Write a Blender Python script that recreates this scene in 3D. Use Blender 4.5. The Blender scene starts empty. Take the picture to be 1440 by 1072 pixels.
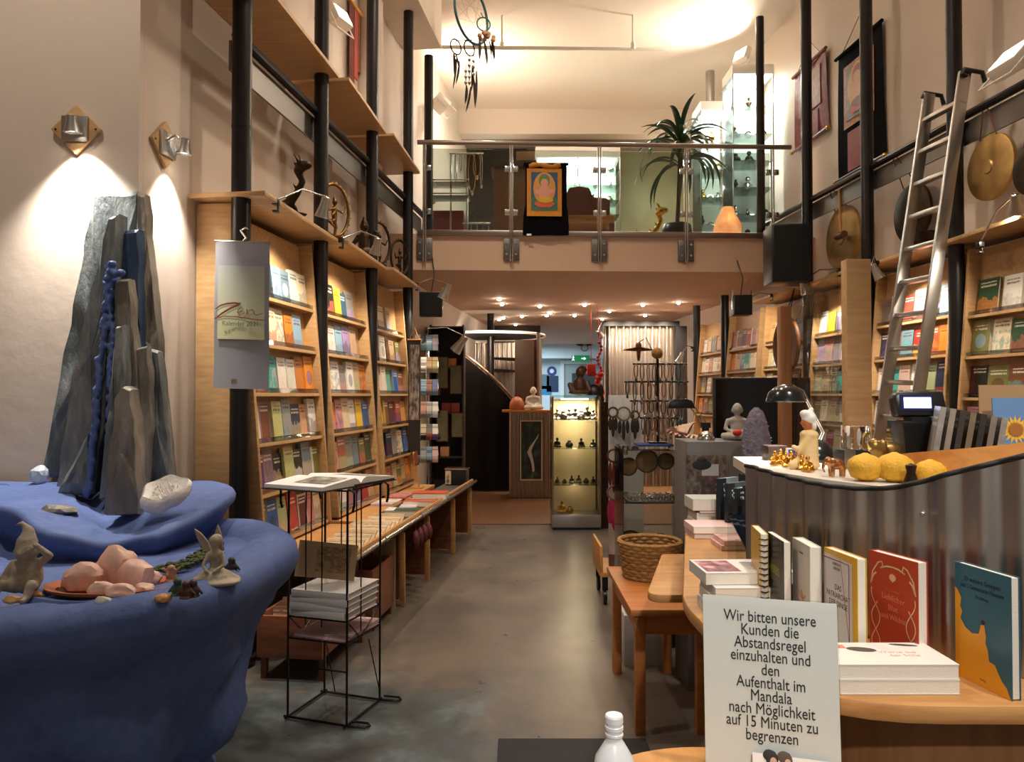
import bpy, bmesh, math, random
from mathutils import Vector, Matrix, Euler, noise as mnoise
PI = math.pi
SC = bpy.context.scene
COL = SC.collection
F = 1060.0
HOR = 556.0
PITCH = math.atan((HOR - 536.0) / F)
CAMZ = 1.5
# ---------------------------------------------------------------- camera
cam = bpy.data.cameras.new('camera'); cam.sensor_width = 36; cam.lens = 36 * F / 1440
cam.clip_start = .05; cam.clip_end = 100
camo = bpy.data.objects.new('camera', cam); COL.objects.link(camo)
camo.location = (0, 0, CAMZ); camo.rotation_euler = (PI / 2 + PITCH, 0, 0)
SC.camera = camo
# ---------------------------------------------------------------- world and exposure
SC.view_settings.view_transform = 'Standard'; SC.view_settings.look = 'None'
SC.view_settings.gamma = 1; SC.view_settings.use_curve_mapping = False
SC.view_settings.exposure = 0.75
wd = bpy.data.worlds.new('evening_street'); SC.world = wd; wd.use_nodes = True
wd.node_tree.nodes['Background'].inputs[0].default_value = (1.0, .86, .72, 1)
wd.node_tree.nodes['Background'].inputs[1].default_value = .15

def P(px, py, Y):
    """pixel of the photograph at distance Y -> point"""
    x = (px - 720) / F; u = (536 - py) / F
    d = Vector((x, math.cos(PITCH) - u * math.sin(PITCH), math.sin(PITCH) + u * math.cos(PITCH)))
    return Vector((0, 0, CAMZ)) + d * (Y / d.y)
def PZ(px, py, z):
    x = (px - 720) / F; u = (536 - py) / F
    d = Vector((x, math.cos(PITCH) - u * math.sin(PITCH), math.sin(PITCH) + u * math.cos(PITCH)))
    return Vector((0, 0, CAMZ)) + d * ((z - CAMZ) / d.z)

WARM = (1.0, .84, .66); WHITE = (1.0, .93, .84); COOL = (.72, .88, 1.0)
def aim(o, target):
    d = Vector(target) - o.location
    o.rotation_euler = d.to_track_quat('-Z', 'Y').to_euler()
def spot(name, loc, target, power, angle=70, blend=.5, color=WARM, size=.03):
    l = bpy.data.lights.new(name, 'SPOT'); l.energy = power; l.spot_size = math.radians(angle); l.spot_blend = blend
    l.color = color; l.shadow_soft_size = size
    o = bpy.data.objects.new(name, l); COL.objects.link(o); o.location = loc; aim(o, target); return o
def point(name, loc, power, color=WARM, size=.03):
    l = bpy.data.lights.new(name, 'POINT'); l.energy = power; l.color = color; l.shadow_soft_size = size
    o = bpy.data.objects.new(name, l); COL.objects.link(o); o.location = loc; return o
def area(name, loc, target, power, sx, sy, color=WARM):
    l = bpy.data.lights.new(name, 'AREA'); l.energy = power; l.shape = 'RECTANGLE'; l.size = sx; l.size_y = sy; l.color = color
    o = bpy.data.objects.new(name, l); COL.objects.link(o); o.location = loc; aim(o, target); return o
# unseen fill spots, added to brighten the shop and the gallery
for lx, ly, lp in ((1.5, .2, 330), (-2.3, 2.5, 150), (.2, 3.8, 140), (1.6, 4.6, 140), (-.4, 6.0, 120)): spot('shop_fill_light', (lx, ly, 5.6), (lx * .9 + .1, ly + .5 + (.8 if ly < 1 else 0), 0), lp, 62 if ly < 1 else 120, .9, WHITE if ly < 1 else (1, .87, .71), .12)
spot('front_fill_light', (.25, -1.6, 3.3), (.85, 1.6, 1.0), 150, 44, .8, (1, .96, .92), .06)  # unseen front spot, added to brighten the notice and the counter
for lx in (-.3, 1.6): spot('gallery_fill_light', (lx, 9.9, 5.9), (lx, 10.2, 3), 90, 150, .9, WHITE, .06)  # unseen spots added to lighten the gallery
area('back_room_light', (.4, 18.2, 2.78), (.4, 18.2, 0), 90, 1.8, 1.8, COOL)

# ---------------------------------------------------------------- materials
def lin(c):
    if isinstance(c, str):
        c = c.lstrip('#'); c = [int(c[i:i + 2], 16) / 255 for i in (0, 2, 4)]
        c = [x / 12.92 if x <= .04045 else ((x + .055) / 1.055) ** 2.4 for x in c]
    return (c[0], c[1], c[2], 1.0)
class NT:
    def __init__(s, name):
        s.m = bpy.data.materials.new(name); s.m.use_nodes = True; s.t = s.m.node_tree
        s.b = s.t.nodes['Principled BSDF']; s.out = s.t.nodes['Material Output']
    def n(s, ty, **kw):
        nd = s.t.nodes.new('ShaderNode' + ty)
        for k, v in kw.items(): setattr(nd, k, v)
        return nd
    def lk(s, a, b): s.t.links.new(a, b)
    def put(s, sock, v):
        if isinstance(v, bpy.types.NodeSocket): s.lk(v, sock)
        elif v is not None: sock.default_value = v
    def ma(s, op, a, b=None, c=None):
        nd = s.n('Math', operation=op)
        for i, v in enumerate((a, b, c)):
            if v is not None: s.put(nd.inputs[i], v)
        return nd.outputs[0]
    def mix(s, f, a, b):
        nd = s.n('Mix', data_type='RGBA'); s.put(nd.inputs[0], f); s.put(nd.inputs[6], a); s.put(nd.inputs[7], b); return nd.outputs[2]
    def co(s, kind='Object', scale=None):
        tc = s.n('TexCoord').outputs[kind]
        if scale is None: return tc
        mp = s.n('Mapping'); s.lk(tc, mp.inputs[0]); mp.inputs['Scale'].default_value = scale; return mp.outputs[0]
    def noise(s, vec, sc, det=3, rough=.55):
        nd = s.n('TexNoise'); s.put(nd.inputs['Vector'], vec); nd.inputs['Scale'].default_value = sc
        nd.inputs['Detail'].default_value = det; nd.inputs['Roughness'].default_value = rough; return nd.outputs[0]
    def ramp(s, f, stops):
        nd = s.n('ValToRGB'); s.put(nd.inputs[0], f); e = nd.color_ramp.elements
        while len(e) < len(stops): e.new(.5)
        for i, (p, c) in enumerate(stops): e[i].position = p; e[i].color = lin(c)
        return nd.outputs[0]
    def bump(s, h, st, dist=.01):
        nd = s.n('Bump'); s.put(nd.inputs['Height'], h); nd.inputs['Strength'].default_value = st; nd.inputs['Distance'].default_value = dist
        s.lk(nd.outputs[0], s.b.inputs['Normal'])
    def base(s, c, rough=.5, metal=0, spec=.5):
        s.put(s.b.inputs['Base Color'], c); s.put(s.b.inputs['Roughness'], rough); s.b.inputs['Metallic'].default_value = metal
        s.b.inputs['Specular IOR Level'].default_value = spec
MATS = {}
def mat(name, c, rough=.5, metal=0, spec=.5, var=0, vs=6, bump=0, bs=40, coat=0, kind='Object'):
    """plain material with a little uneven tone (var) and relief (bump)"""
    if name in MATS: return MATS[name]
    n = NT(name); c = lin(c)
    if var:
        f = n.noise(n.co(kind), vs)
        dark = tuple(x * (1 - var) for x in c[:3]) + (1,); lite = tuple(min(1, x * (1 + var * .7)) for x in c[:3]) + (1,)
        n.base(n.ramp(f, [(.3, dark), (.7, lite)]), rough, metal, spec)
    else: n.base(c, rough, metal, spec)
    if bump: n.bump(n.noise(n.co(kind), bs, 4), bump)
    if coat: n.b.inputs['Coat Weight'].default_value = coat; n.b.inputs['Coat Roughness'].default_value = .1
    MATS[name] = n.m; return n.m
def wood(name, c1, c2, scale=(1, 14, 14), rough=.42):
    if name in MATS: return MATS[name]
    n = NT(name); v = n.co('Object', scale); f = n.noise(v, 3.0, 5, .6)
    n.base(n.ramp(f, [(.32, c1), (.68, c2)]), rough, 0, .4); MATS[name] = n.m; return n.m
def emit(name, c, st, base='#ffffff'):
    if name in MATS: return MATS[name]
    n = NT(name); n.base(lin(base)); n.b.inputs['Emission Color'].default_value = lin(c); n.b.inputs['Emission Strength'].default_value = st
    MATS[name] = n.m; return n.m
def glass(name, tint='#e8f2ee', refl=.9, rough=.02):
    if name in MATS: return MATS[name]
    n = NT(name); t = n.t; t.nodes.remove(n.b)
    tr = n.n('BsdfTransparent'); tr.inputs[0].default_value = lin(tint)
    gl = n.n('BsdfGlossy'); gl.inputs['Roughness'].default_value = rough
    fr = n.n('Fresnel'); fr.inputs[0].default_value = 1.45
    mx = n.n('MixShader'); n.lk(n.ma('MULTIPLY', fr.outputs[0], refl), mx.inputs[0])
    n.lk(tr.outputs[0], mx.inputs[1]); n.lk(gl.outputs[0], mx.inputs[2]); n.lk(mx.outputs[0], n.out.inputs[0])
    MATS[name] = n.m; return n.m

# ---------------------------------------------------------------- mesh building
class MB:
    def __init__(s, M=None): s.v = []; s.f = []; s.mi = []; s.M = M or Matrix(); s.cur = 0
    def add(s, vs, fs):
        o = len(s.v); s.v += [s.M @ Vector(v) for v in vs]
        s.f += [[i + o for i in f] for f in fs]; s.mi += [s.cur] * len(fs); return s
    def b(s, x0, x1, y0, y1, z0, z1):
        return s.add([(x, y, z) for z in (z0, z1) for y in (y0, y1) for x in (x0, x1)],
                     [(0, 2, 3, 1), (4, 5, 7, 6), (0, 1, 5, 4), (2, 6, 7, 3), (0, 4, 6, 2), (1, 3, 7, 5)])
    def box(s, c, d, R=None):
        c = Vector(c); R = R or Matrix.Identity(3); h = Vector(d) / 2
        vs = [c + R @ Vector((x * h.x, y * h.y, z * h.z)) for z in (-1, 1) for y in (-1, 1) for x in (-1, 1)]
        return s.add(vs, [(0, 2, 3, 1), (4, 5, 7, 6), (0, 1, 5, 4), (2, 6, 7, 3), (0, 4, 6, 2), (1, 3, 7, 5)])
    def loft(s, rings, cap=True, close=False):
        n = len(rings[0]); vs = [p for r in rings for p in r]; fs = []
        m = len(rings)
        for i in range(m if close else m - 1):
            for j in range(n):
                a = i * n + j; b = i * n + (j + 1) % n; c = ((i + 1) % m) * n + (j + 1) % n; d = ((i + 1) % m) * n + j
                fs.append((a, b, c, d))
        if cap and not close: fs.append(tuple(range(n))[::-1]); fs.append(tuple(range((m - 1) * n, m * n)))
        return s.add(vs, fs)
    def cyl(s, a, b, r, r2=None, n=12):
        a = Vector(a); b = Vector(b); r2 = r if r2 is None else r2
        q = (b - a).to_track_quat('Z', 'Y').to_matrix()
        def ring(c, rr): return [c + q @ Vector((rr * math.cos(2 * PI * k / n), rr * math.sin(2 * PI * k / n), 0)) for k in range(n)]
        return s.loft([ring(a, r), ring(b, max(r2, 1e-4))])
    def tube(s, pts, r, n=8, closed=False):
        pts = [Vector(p) for p in pts]; rings = []; m = len(pts); up = None
        rr = r if isinstance(r, (list, tuple)) else [r] * m
        for i, p in enumerate(pts):
            if closed: t = pts[(i + 1) % m] - pts[i - 1]
            else: t = pts[min(i + 1, m - 1)] - pts[max(i - 1, 0)]
            t.normalize()
            if up is None: up = t.orthogonal().normalized()
            up = (up - t * up.dot(t));
            up = up.normalized() if up.length > 1e-6 else t.orthogonal().normalized()
            sd = t.cross(up)
            rings.append([p + (up * math.cos(2 * PI * k / n) + sd * math.sin(2 * PI * k / n)) * rr[i] for k in range(n)])
        return s.loft(rings, True, closed)
    def lathe(s, prof, c=(0, 0, 0), n=24, sx=1, sy=1):
        c = Vector(c)
        return s.loft([[c + Vector((max(r, 1e-4) * sx * math.cos(2 * PI * k / n), max(r, 1e-4) * sy * math.sin(2 * PI * k / n), z)) for k in range(n)] for r, z in prof])
    def ell(s, c, r, R=None, n=12, m=8):
        c = Vector(c); R = R or Matrix.Identity(3)
        if not isinstance(r, (list, tuple)): r = (r, r, r)
        rings = []
        for i in range(m + 1):
            a = -PI / 2 + PI * i / m; ca = max(math.cos(a), .02)
            rings.append([c + R @ Vector((r[0] * ca * math.cos(2 * PI * k / n), r[1] * ca * math.sin(2 * PI * k / n), r[2] * math.sin(a))) for k in range(n)])
        return s.loft(rings)
    def cap(s, a, b, r, r2=None):      # capsule limb
        r2 = r if r2 is None else r2; a = Vector(a); b = Vector(b)
        s.cyl(a, b, r, r2, 10); s.ell(a, r, None, 10, 6); s.ell(b, r2, None, 10, 6); return s
    def prism(s, pts, off):
        off = Vector(off); p = [Vector(q) for q in pts]; n = len(p)
        fs = [tuple(range(n)), tuple(range(n, 2 * n))[::-1]] + [(i, i + n, (i + 1) % n + n, (i + 1) % n) for i in range(n)]
        return s.add(p + [q + off for q in p], fs)
    def sheet(s, rows):                # open grid surface
        n = len(rows[0]); vs = [p for r in rows for p in r]
        return s.add(vs, [(i * n + j, i * n + j + 1, (i + 1) * n + j + 1, (i + 1) * n + j) for i in range(len(rows) - 1) for j in range(n - 1)])
    def mesh(s, name):
        me = bpy.data.meshes.new(name); me.from_pydata([tuple(v) for v in s.v], [], s.f)
        me.polygons.foreach_set('material_index', s.mi); me.update()
        bm = bmesh.new(); bm.from_mesh(me); bmesh.ops.recalc_face_normals(bm, faces=bm.faces); bm.to_mesh(me); bm.free(); return me
ORG = {}
LABELS = {}
def smooth(me, ang=.7):
    me.polygons.foreach_set('use_smooth', [True] * len(me.polygons)); me.set_sharp_from_angle(angle=ang)
def tag(o, label, cat, group=None):
    if label in LABELS and not (group and LABELS[label] == group): print('DUPLICATE LABEL', label)
    LABELS[label] = group
    o['label'] = label; o['category'] = cat
    if group: o['group'] = group
    return o
def thing(name, label, cat, loc=(0, 0, 0), rot=None, group=None, world=True):
    """Empty at the thing's base; world=True: its parts are given in world coordinates"""
    o = bpy.data.objects.new(name, None); COL.objects.link(o); o.empty_display_size = .05
    o.location = loc
    if isinstance(rot, (int, float)): o.rotation_euler = (0, 0, rot)
    elif isinstance(rot, Matrix): o.matrix_world = Matrix.Translation(Vector(loc)) @ rot.to_4x4()
    if world and rot is None: ORG[o.name] = Vector(loc)
    return tag(o, label, cat, group)
def modmesh(ob, mods):
    COL.objects.link(ob)
    for ty, kw in mods:
        m = ob.modifiers.new(ty, ty)
        for k, v in kw.items(): setattr(m, k, v)
    dg = bpy.context.evaluated_depsgraph_get(); me = bpy.data.meshes.new_from_object(ob.evaluated_get(dg))
    old = ob.data; bpy.data.objects.remove(ob); 
    if old.users == 0:
        try: bpy.data.meshes.remove(old)
        except Exception: pass
    return me
def remesh(mb, voxel, sm=6, name='form'):
    me = mb.mesh(name)
    return modmesh(bpy.data.objects.new('tmp', me), [('REMESH', dict(mode='VOXEL', voxel_size=voxel)), ('SMOOTH', dict(factor=.5, iterations=sm))])
def obj(name, mb, m, parent=None, sm=None, bevel=0, label=None):
    """one mesh object; top-level ones get their origin at the base of their bounds"""
    me = mb.mesh(name) if isinstance(mb, MB) else mb
    if bevel:
        t = bpy.data.objects.new('tmp', me); me = modmesh(t, [('BEVEL', dict(width=bevel, segments=2, limit_method='ANGLE', angle_limit=.6))])
        if sm is None: sm = .6
    me.materials.clear()
    for x in (m if isinstance(m, (list, tuple)) else [m]): me.materials.append(x)
    o = bpy.data.objects.new(name, me); me.name = name; COL.objects.link(o)
    if sm: smooth(me, sm)
    if parent is not None:
        if parent.name in ORG:
            me.transform(Matrix.Translation(-ORG[parent.name])); ORG[o.name] = ORG[parent.name]
        o.parent = parent
    else:
        vs = [v.co for v in me.vertices]
        c = Vector(((min(v.x for v in vs) + max(v.x for v in vs)) / 2, (min(v.y for v in vs) + max(v.y for v in vs)) / 2, min(v.z for v in vs)))
        me.transform(Matrix.Translation(-c)); o.location = c; ORG[o.name] = c
    if label: o['label'] = label
    return o
def struct(name, mb, m, sm=None, bevel=0):
    o = obj(name, mb, m, None, sm, bevel); o['kind'] = 'structure'; return o
def copy_tree(o, parent=None):
    c = o.copy(); COL.objects.link(c)
    if parent is not None: c.parent = parent
    for ch in list(o.children): copy_tree(ch, c)
    return c
def text_mb(body, size, M, align='CENTER', space=1.0, extrude=.0004, sx=1.0):
    cu = bpy.data.curves.new('t', 'FONT'); cu.body = body; cu.size = size; cu.align_x = align; cu.space_line = space; cu.extrude = extrude
    cu.resolution_u = 3
    ob = bpy.data.objects.new('t', cu); me = modmesh(ob, [])
    mb = MB(); mb.v = [M @ Vector((v.co.x * sx, v.co.y, v.co.z)) for v in me.vertices]; mb.f = [list(p.vertices) for p in me.polygons]; mb.mi = [0] * len(mb.f)
    bpy.data.meshes.remove(me); bpy.data.curves.remove(cu); return mb
def rotm(ax, deg): return Matrix.Rotation(math.radians(deg), 3, ax)
# wall frames: local x points to the aisle, y runs along the wall (towards the picture's right), z up
AL = math.atan(.1283); AR = math.atan(.0802)
ML = Matrix.Translation((-2.06, 0, 0)) @ Matrix.Rotation(-AL, 4, 'Z')
MR = Matrix.Translation((3.70, 0, 0)) @ Matrix.Rotation(PI + AR, 4, 'Z')
def sL(Y): return Y / math.cos(AL)
def sR(Y): return -Y / math.cos(AR)
LY = [4.21, 5.38, 6.54, 7.72]
RY = [4.34, 5.51, 6.68, 7.81, 9.02, 10.19, 11.36]
# common materials
PLY = wood('plywood', '#b38b5e', '#c7a272'); BEECH = wood('beech', '#b07c48', '#c8955c'); DWOOD = wood('dark_wood', '#5a3220', '#7a4a2c')
PINE = wood('pine', '#c3803f', '#d59955'); STEEL = mat('black_steel', '#1d1a1a', .35, .3, var=.15)
CHROME = mat('chrome', '#c8c6c2', .18, 1); ALU = mat('aluminium', '#b9b7b4', .32, 1, var=.06, vs=20); BLACK = mat('black_plastic', '#121213', .38)
WIRE = mat('dark_wire', '#15181a', .35, .5); WHITE_M = mat('white_paint', '#e9e4dc', .5); PAGE = mat('page_paper', '#e6dfd0', .75, bump=.15, bs=300)
PAPER = mat('white_paper', '#f1f0ee', .6); GOLD = mat('gold_metal', '#c79a3c', .25, 1, var=.2, vs=30); SILVER = mat('silver_metal', '#cfcbc4', .2, 1, var=.2, vs=40)
BRASS = mat('brass_gong', '#b3925c', .5, .9, var=.22, vs=9); BRONZE = mat('dark_bronze', '#3a2c1f', .42, .8, var=.4, vs=25); GREYM = mat('grey_steel', '#77716c', .4, .8)
GL = glass('clear_glass'); GLB = glass('rail_glass', '#d9dfdb', 1.0); ACRYL = glass('acrylic', '#f4f6f6', .8)
INK = mat('ink', '#26262a', .6); RED = mat('red_cloth', '#9c2f2a', .8, var=.2, vs=20)
BULB = emit('lit_bulb', '#fff0d8', 25); SPOTBULB = emit('lit_spot_bulb', '#fff2dd', 12)
# ================================================================ the room
def wall_mat(name, c, var=.06):
    n = NT(name); f = n.noise(n.co('Object'), 1.2, 4); c = lin(c)
    n.base(n.ramp(f, [(.3, tuple(x * (1 - var) for x in c[:3])), (.7, c[:3])]) if False else n.mix(f, tuple(x * (1 - var * 2) for x in c[:3]) + (1,), c), .75, 0, .25)
    n.bump(n.noise(n.co('Object'), 7, 5), .12, .02); return n.m
PLASTER = wall_mat('cream_plaster', '#dacabb'); CEIL = wall_mat('ceiling_paint', '#e2d5c8', .03); SOFFIT = wall_mat('soffit_paint', '#d3b49c', .03)
BACKW = wall_mat('back_room_paint', '#cfe0e6', .03); DARKW = wall_mat('dark_wall_paint', '#3a302b', .05)
def floor_mat():
    n = NT('polished_concrete'); co = n.co('Object'); a = n.noise(co, .9, 5, .62); b = n.noise(co, 4.5, 6, .7)
    c1 = n.ramp(a, [(.32, '#47474a'), (.5, '#6b6058'), (.68, '#8f7f6e')]); c2 = n.ramp(b, [(.3, '#4d4a47'), (.7, '#85786a')])
    # teal-grey patches near the fountain
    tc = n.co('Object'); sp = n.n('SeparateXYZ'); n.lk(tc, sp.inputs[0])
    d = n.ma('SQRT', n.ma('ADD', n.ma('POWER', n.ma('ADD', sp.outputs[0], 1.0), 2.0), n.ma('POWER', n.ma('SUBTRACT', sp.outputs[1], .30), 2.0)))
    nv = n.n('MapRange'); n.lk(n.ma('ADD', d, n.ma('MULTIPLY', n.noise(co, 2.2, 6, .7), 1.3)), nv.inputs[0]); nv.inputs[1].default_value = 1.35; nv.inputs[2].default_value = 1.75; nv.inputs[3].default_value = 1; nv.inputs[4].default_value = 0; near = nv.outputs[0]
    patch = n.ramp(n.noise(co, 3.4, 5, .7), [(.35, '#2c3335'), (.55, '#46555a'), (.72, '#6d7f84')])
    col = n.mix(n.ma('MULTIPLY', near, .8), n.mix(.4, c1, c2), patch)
    n.base(col, n.ma('ADD', .2, n.ma('MULTIPLY', b, .22)), 0, .5); n.bump(n.noise(co, 1.6, 3), .12, .02); return n.m
m = MB(); m.b(-5, 5.2, -3, 8.75, -.1, 0); struct('floor', m, floor_mat())
m = MB(); m.b(-5, 5.2, 8.75, 20.8, -.1, .012); struct('floor_back', m, wood('floor_boards', '#6b4a33', '#835d40', (12, 1, 12), .35))
# left side wall, its near corner, and the wall that faces the street
m = MB(ML); m.b(-.49, -.29, sL(3.75) + .005, sL(14.6), 0, 6); struct('wall_left', m, PLASTER)
cx = (ML @ Vector((-.29, sL(3.75), 0))).x
m = MB(); m.b(-5, cx, 3.75, 3.95, 0, 6); struct('wall_front_left', m, PLASTER)
m = MB(); m.b(-5.2, -5, -3, 3.95, 0, 6); struct('wall_far_left', m, PLASTER)
m = MB(MR); m.b(-.5, -.3, sR(16), sR(-3), 0, 6); struct('wall_right', m, PLASTER)
m = MB(); m.b(-5.2, 5.5, -3, 11.75, 6, 6.2); struct('ceiling', m, CEIL)
# soffit along the top of the left wall
m = MB(ML); m.b(-.29, .16, sL(5.9), sL(8.55), 5.46, 6.0); struct('trim_1', m, PLASTER)
m = MB(ML); m.b(-.29, -.2, sL(7.0), sL(7.5), 2.63, 5.46); struct('trim_2', m, PLASTER, None, .01)
# gallery: beam, lower ceiling, back wall, white pillar
m = MB(); m.b(-3.2, 4.4, 11.75, 12.0, 5.6, 6.2); struct('beam_gallery', m, CEIL)
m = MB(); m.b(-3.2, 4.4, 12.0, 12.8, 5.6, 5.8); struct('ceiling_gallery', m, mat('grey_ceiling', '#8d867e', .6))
m = MB(); m.b(-3.2, 4.4, 12.6, 12.8, 3.24, 6); struct('wall_gallery_back', m, mat('olive_wall', '#c4bf9a', .7, var=.05))
m = MB(); m.b(-3.2, .25, 12.45, 12.6, 3.24, 5.6); struct('wall_gallery_left', m, DARKW)
a = P(604, 170, 11.6); b = P(640, 170, 11.6)
m = MB(); m.b(a.x, b.x, 11.5, 11.75, 3.24, 6); struct('pillar_gallery', m, CEIL)
YAW = math.atan(.16 / 3.8)                  # the gallery edge runs slightly away to the right
MG = Matrix.Translation((.4, 8.15, 0)) @ Matrix.Rotation(YAW, 4, 'Z')
q0, q1 = MG @ Vector((-2.6, 0, 2.85)), MG @ Vector((2.85, 0, 2.85)); m = MB(); m.prism([q0, q1, (4.0, q1.y, 2.85), (4.0, 20.8, 2.85), (-2.6, 20.8, 2.85)], (0, 0, .39)); struct('ceiling_slab', m, SOFFIT)
# ground floor behind: walls, beam, back room
m = MB(); m.b(-1.6, -1.45, 12.8, 14.6, 0, 2.85); struct('wall_back_left', m, DARKW)
m = MB(); m.b(-2.2, .55, 14.6, 14.8, 0, 2.85); struct('wall_stair_back', m, DARKW)
m = MB(); m.b(1.75, 4.2, 14.6, 14.8, 0, 2.85); struct('wall_back_right', m, PLASTER)
m = MB(); m.b(-1.5, 4.2, 20.6, 20.8, 0, 3.0); struct('wall_back', m, BACKW)
m = MB(); m.b(-1.7, -1.5, 14.8, 20.8, 0, 3.0); struct('wall_back_room_left', m, BACKW)
m = MB(); m.b(4.0, 4.2, 14.8, 20.8, 0, 3.0); struct('wall_back_room_right', m, BACKW)
m = MB(); m.b(-1.5, 4.0, 19.9, 20.6, 2.48, 2.85); struct('beam_back_room', m, BACKW)
# back room door
d0 = P(793, 512, 20.55); d1 = P(850, 512, 20.55)
m = MB()
for x0, x1, z0, z1 in ((d0.x - .1, d0.x, 0, d0.z), (d1.x, d1.x + .1, 0, d0.z), (d0.x - .1, d1.x + .1, d0.z, d0.z + .1)): m.b(x0, x1, 20.5, 20.6, z0, z1)
dr = struct('door_1', m, mat('door_frame_paint', '#e4eaea', .4))
m = MB(); m.b(d0.x, d1.x, 20.56, 20.6, 0.012, d0.z); obj('door_leaf', m, mat('door_paint', '#9fb0b4', .4), dr)
m = MB(); m.b(d0.x + .22, d1.x - .12, 20.545, 20.56, 1.55, 2.1); obj('door_window', m, mat('door_glass', '#40525a', .15), dr)

# ================================================================ black poles and beams
def pole(M, d, s, z0, z1, r, label, grp):
    t = thing('steel_pole', label, 'pole', M @ Vector((d, s, z0)), group=grp)
    m = MB(M); m.cyl((d, s, z0), (d, s, z1), r, n=20); obj('shaft', m, STEEL, t, .6)
    for z in (1.75, 3.0, 4.2):
        if z0 < z < z1: m = MB(M); m.cyl((d, s, z), (d, s, z + .012), r * 1.03, n=20); obj('joint_ring', m, STEEL, t, .6)
    m = MB(M); m.cyl((d, s, z0), (d, s, z0 + .02), r * (1.7 if z0 == 0 else 1.15), n=20); obj('base_plate', m, STEEL, t, .6)
names = ['behind the hanging grey calendar', 'second from the camera on the left wall', 'third from the camera on the left wall', 'fourth on the left wall, just before the gallery']
for k, Y in enumerate(LY):
    pole(ML, 0, sL(Y), 0, 6 if k < 1 else (6 if k == 1 else 5.46), .052 if k else .054, 'black steel pole ' + names[k], 'steel poles along the left wall')
pole(ML, 0, sL(8.6), 3.24, 5.40, .052, 'black steel pole at the left end of the gallery rail', 'steel poles along the left wall')
rn = ['behind the top of the aluminium ladder', 'between the tall plywood post and the black thangka', 'beside the narrow red thangka', None, 'under the gallery behind the hanging black loudspeaker', 'farthest on the right wall, under the gallery']
for k, Y in enumerate(RY[1:]):
    if rn[k]: pole(MR, 0, sR(Y), .6, 6 if k < 3 else 2.85, .054, 'black steel pole ' + rn[k], 'steel poles along the right wall')
gx = P(1070, 300, 8.6)
pole(Matrix.Translation((gx.x, 8.6, 0)), 0, 0, 3.24, 5.85, .047, 'black steel pole standing inside the gallery glass', 'steel poles along the right wall')
def beam(M, s0, s1, label):
    t = thing('steel_beam', label, 'beam', M @ Vector((0, (s0 + s1) / 2, 3.3)))
    m = MB(M); m.cyl((-.03, s0, 3.53), (-.03, s1, 3.53), .03, n=10); obj('rail', m, STEEL, t, .6)
    m = MB(M); m.b(-.075, -.06, s0, s1, 3.33, 3.50); obj('flat_bar', m, GREYM, t)
beam(ML, sL(4.2), sL(8.5), 'black rail with a flat grey steel bar running along the left poles')
beam(MR, sR(8.9), sR(2.2), 'black rail with a flat grey steel bar running along the right poles')
# ================================================================ plywood boards above the bookcases
def board(M, s0, s1, z, dn, df, label, grp, polepos=()):
    m = MB(M)
    m.prism([(-.28, s0, z), (dn, s0, z), (df, s1, z), (-.28, s1, z)], (0, 0, .028))
    o = obj('wall_board', m, PLY, None, None, .003); tag(o, label, 'shelf', grp); return o
seg = [(3.1, 5.44), (5.48, 6.60), (6.64, 7.78)]
ord3 = ['nearest', 'middle', 'farthest']
for k, (a, b) in enumerate(seg):
    board(ML, sL(a if k else 4.15), sL(b), 2.60, .17, .11, ['plywood board with the dark dragon statue over the near left bookcase', 'plywood board with a clamp lamp over the middle left bookcase', 'short plywood board over the far left bookcase'][k], 'lower boards on the left wall')
    board(ML, sL(a), sL(b), 3.80 - .004 * k, .17, .11, '%s of the three high plywood boards on the left wall' % ord3[k], 'high boards on the left wall')
rb = [(RY[i + 1] - .06 if i == 99 else RY[i], RY[i + 1]) for i in range(4)]
rl = ['plywood board over the garden books at the right edge', 'plywood board behind the ladder carrying a singing bowl', 'plywood board under the gong with the wooden beater', 'plywood board next to the big black loudspeaker']
for k, (a, b) in enumerate(rb):
    board(MR, sR(b + .05), sR(a + .09), 2.60, .11, .17, rl[k], 'boards on the right wall')
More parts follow.
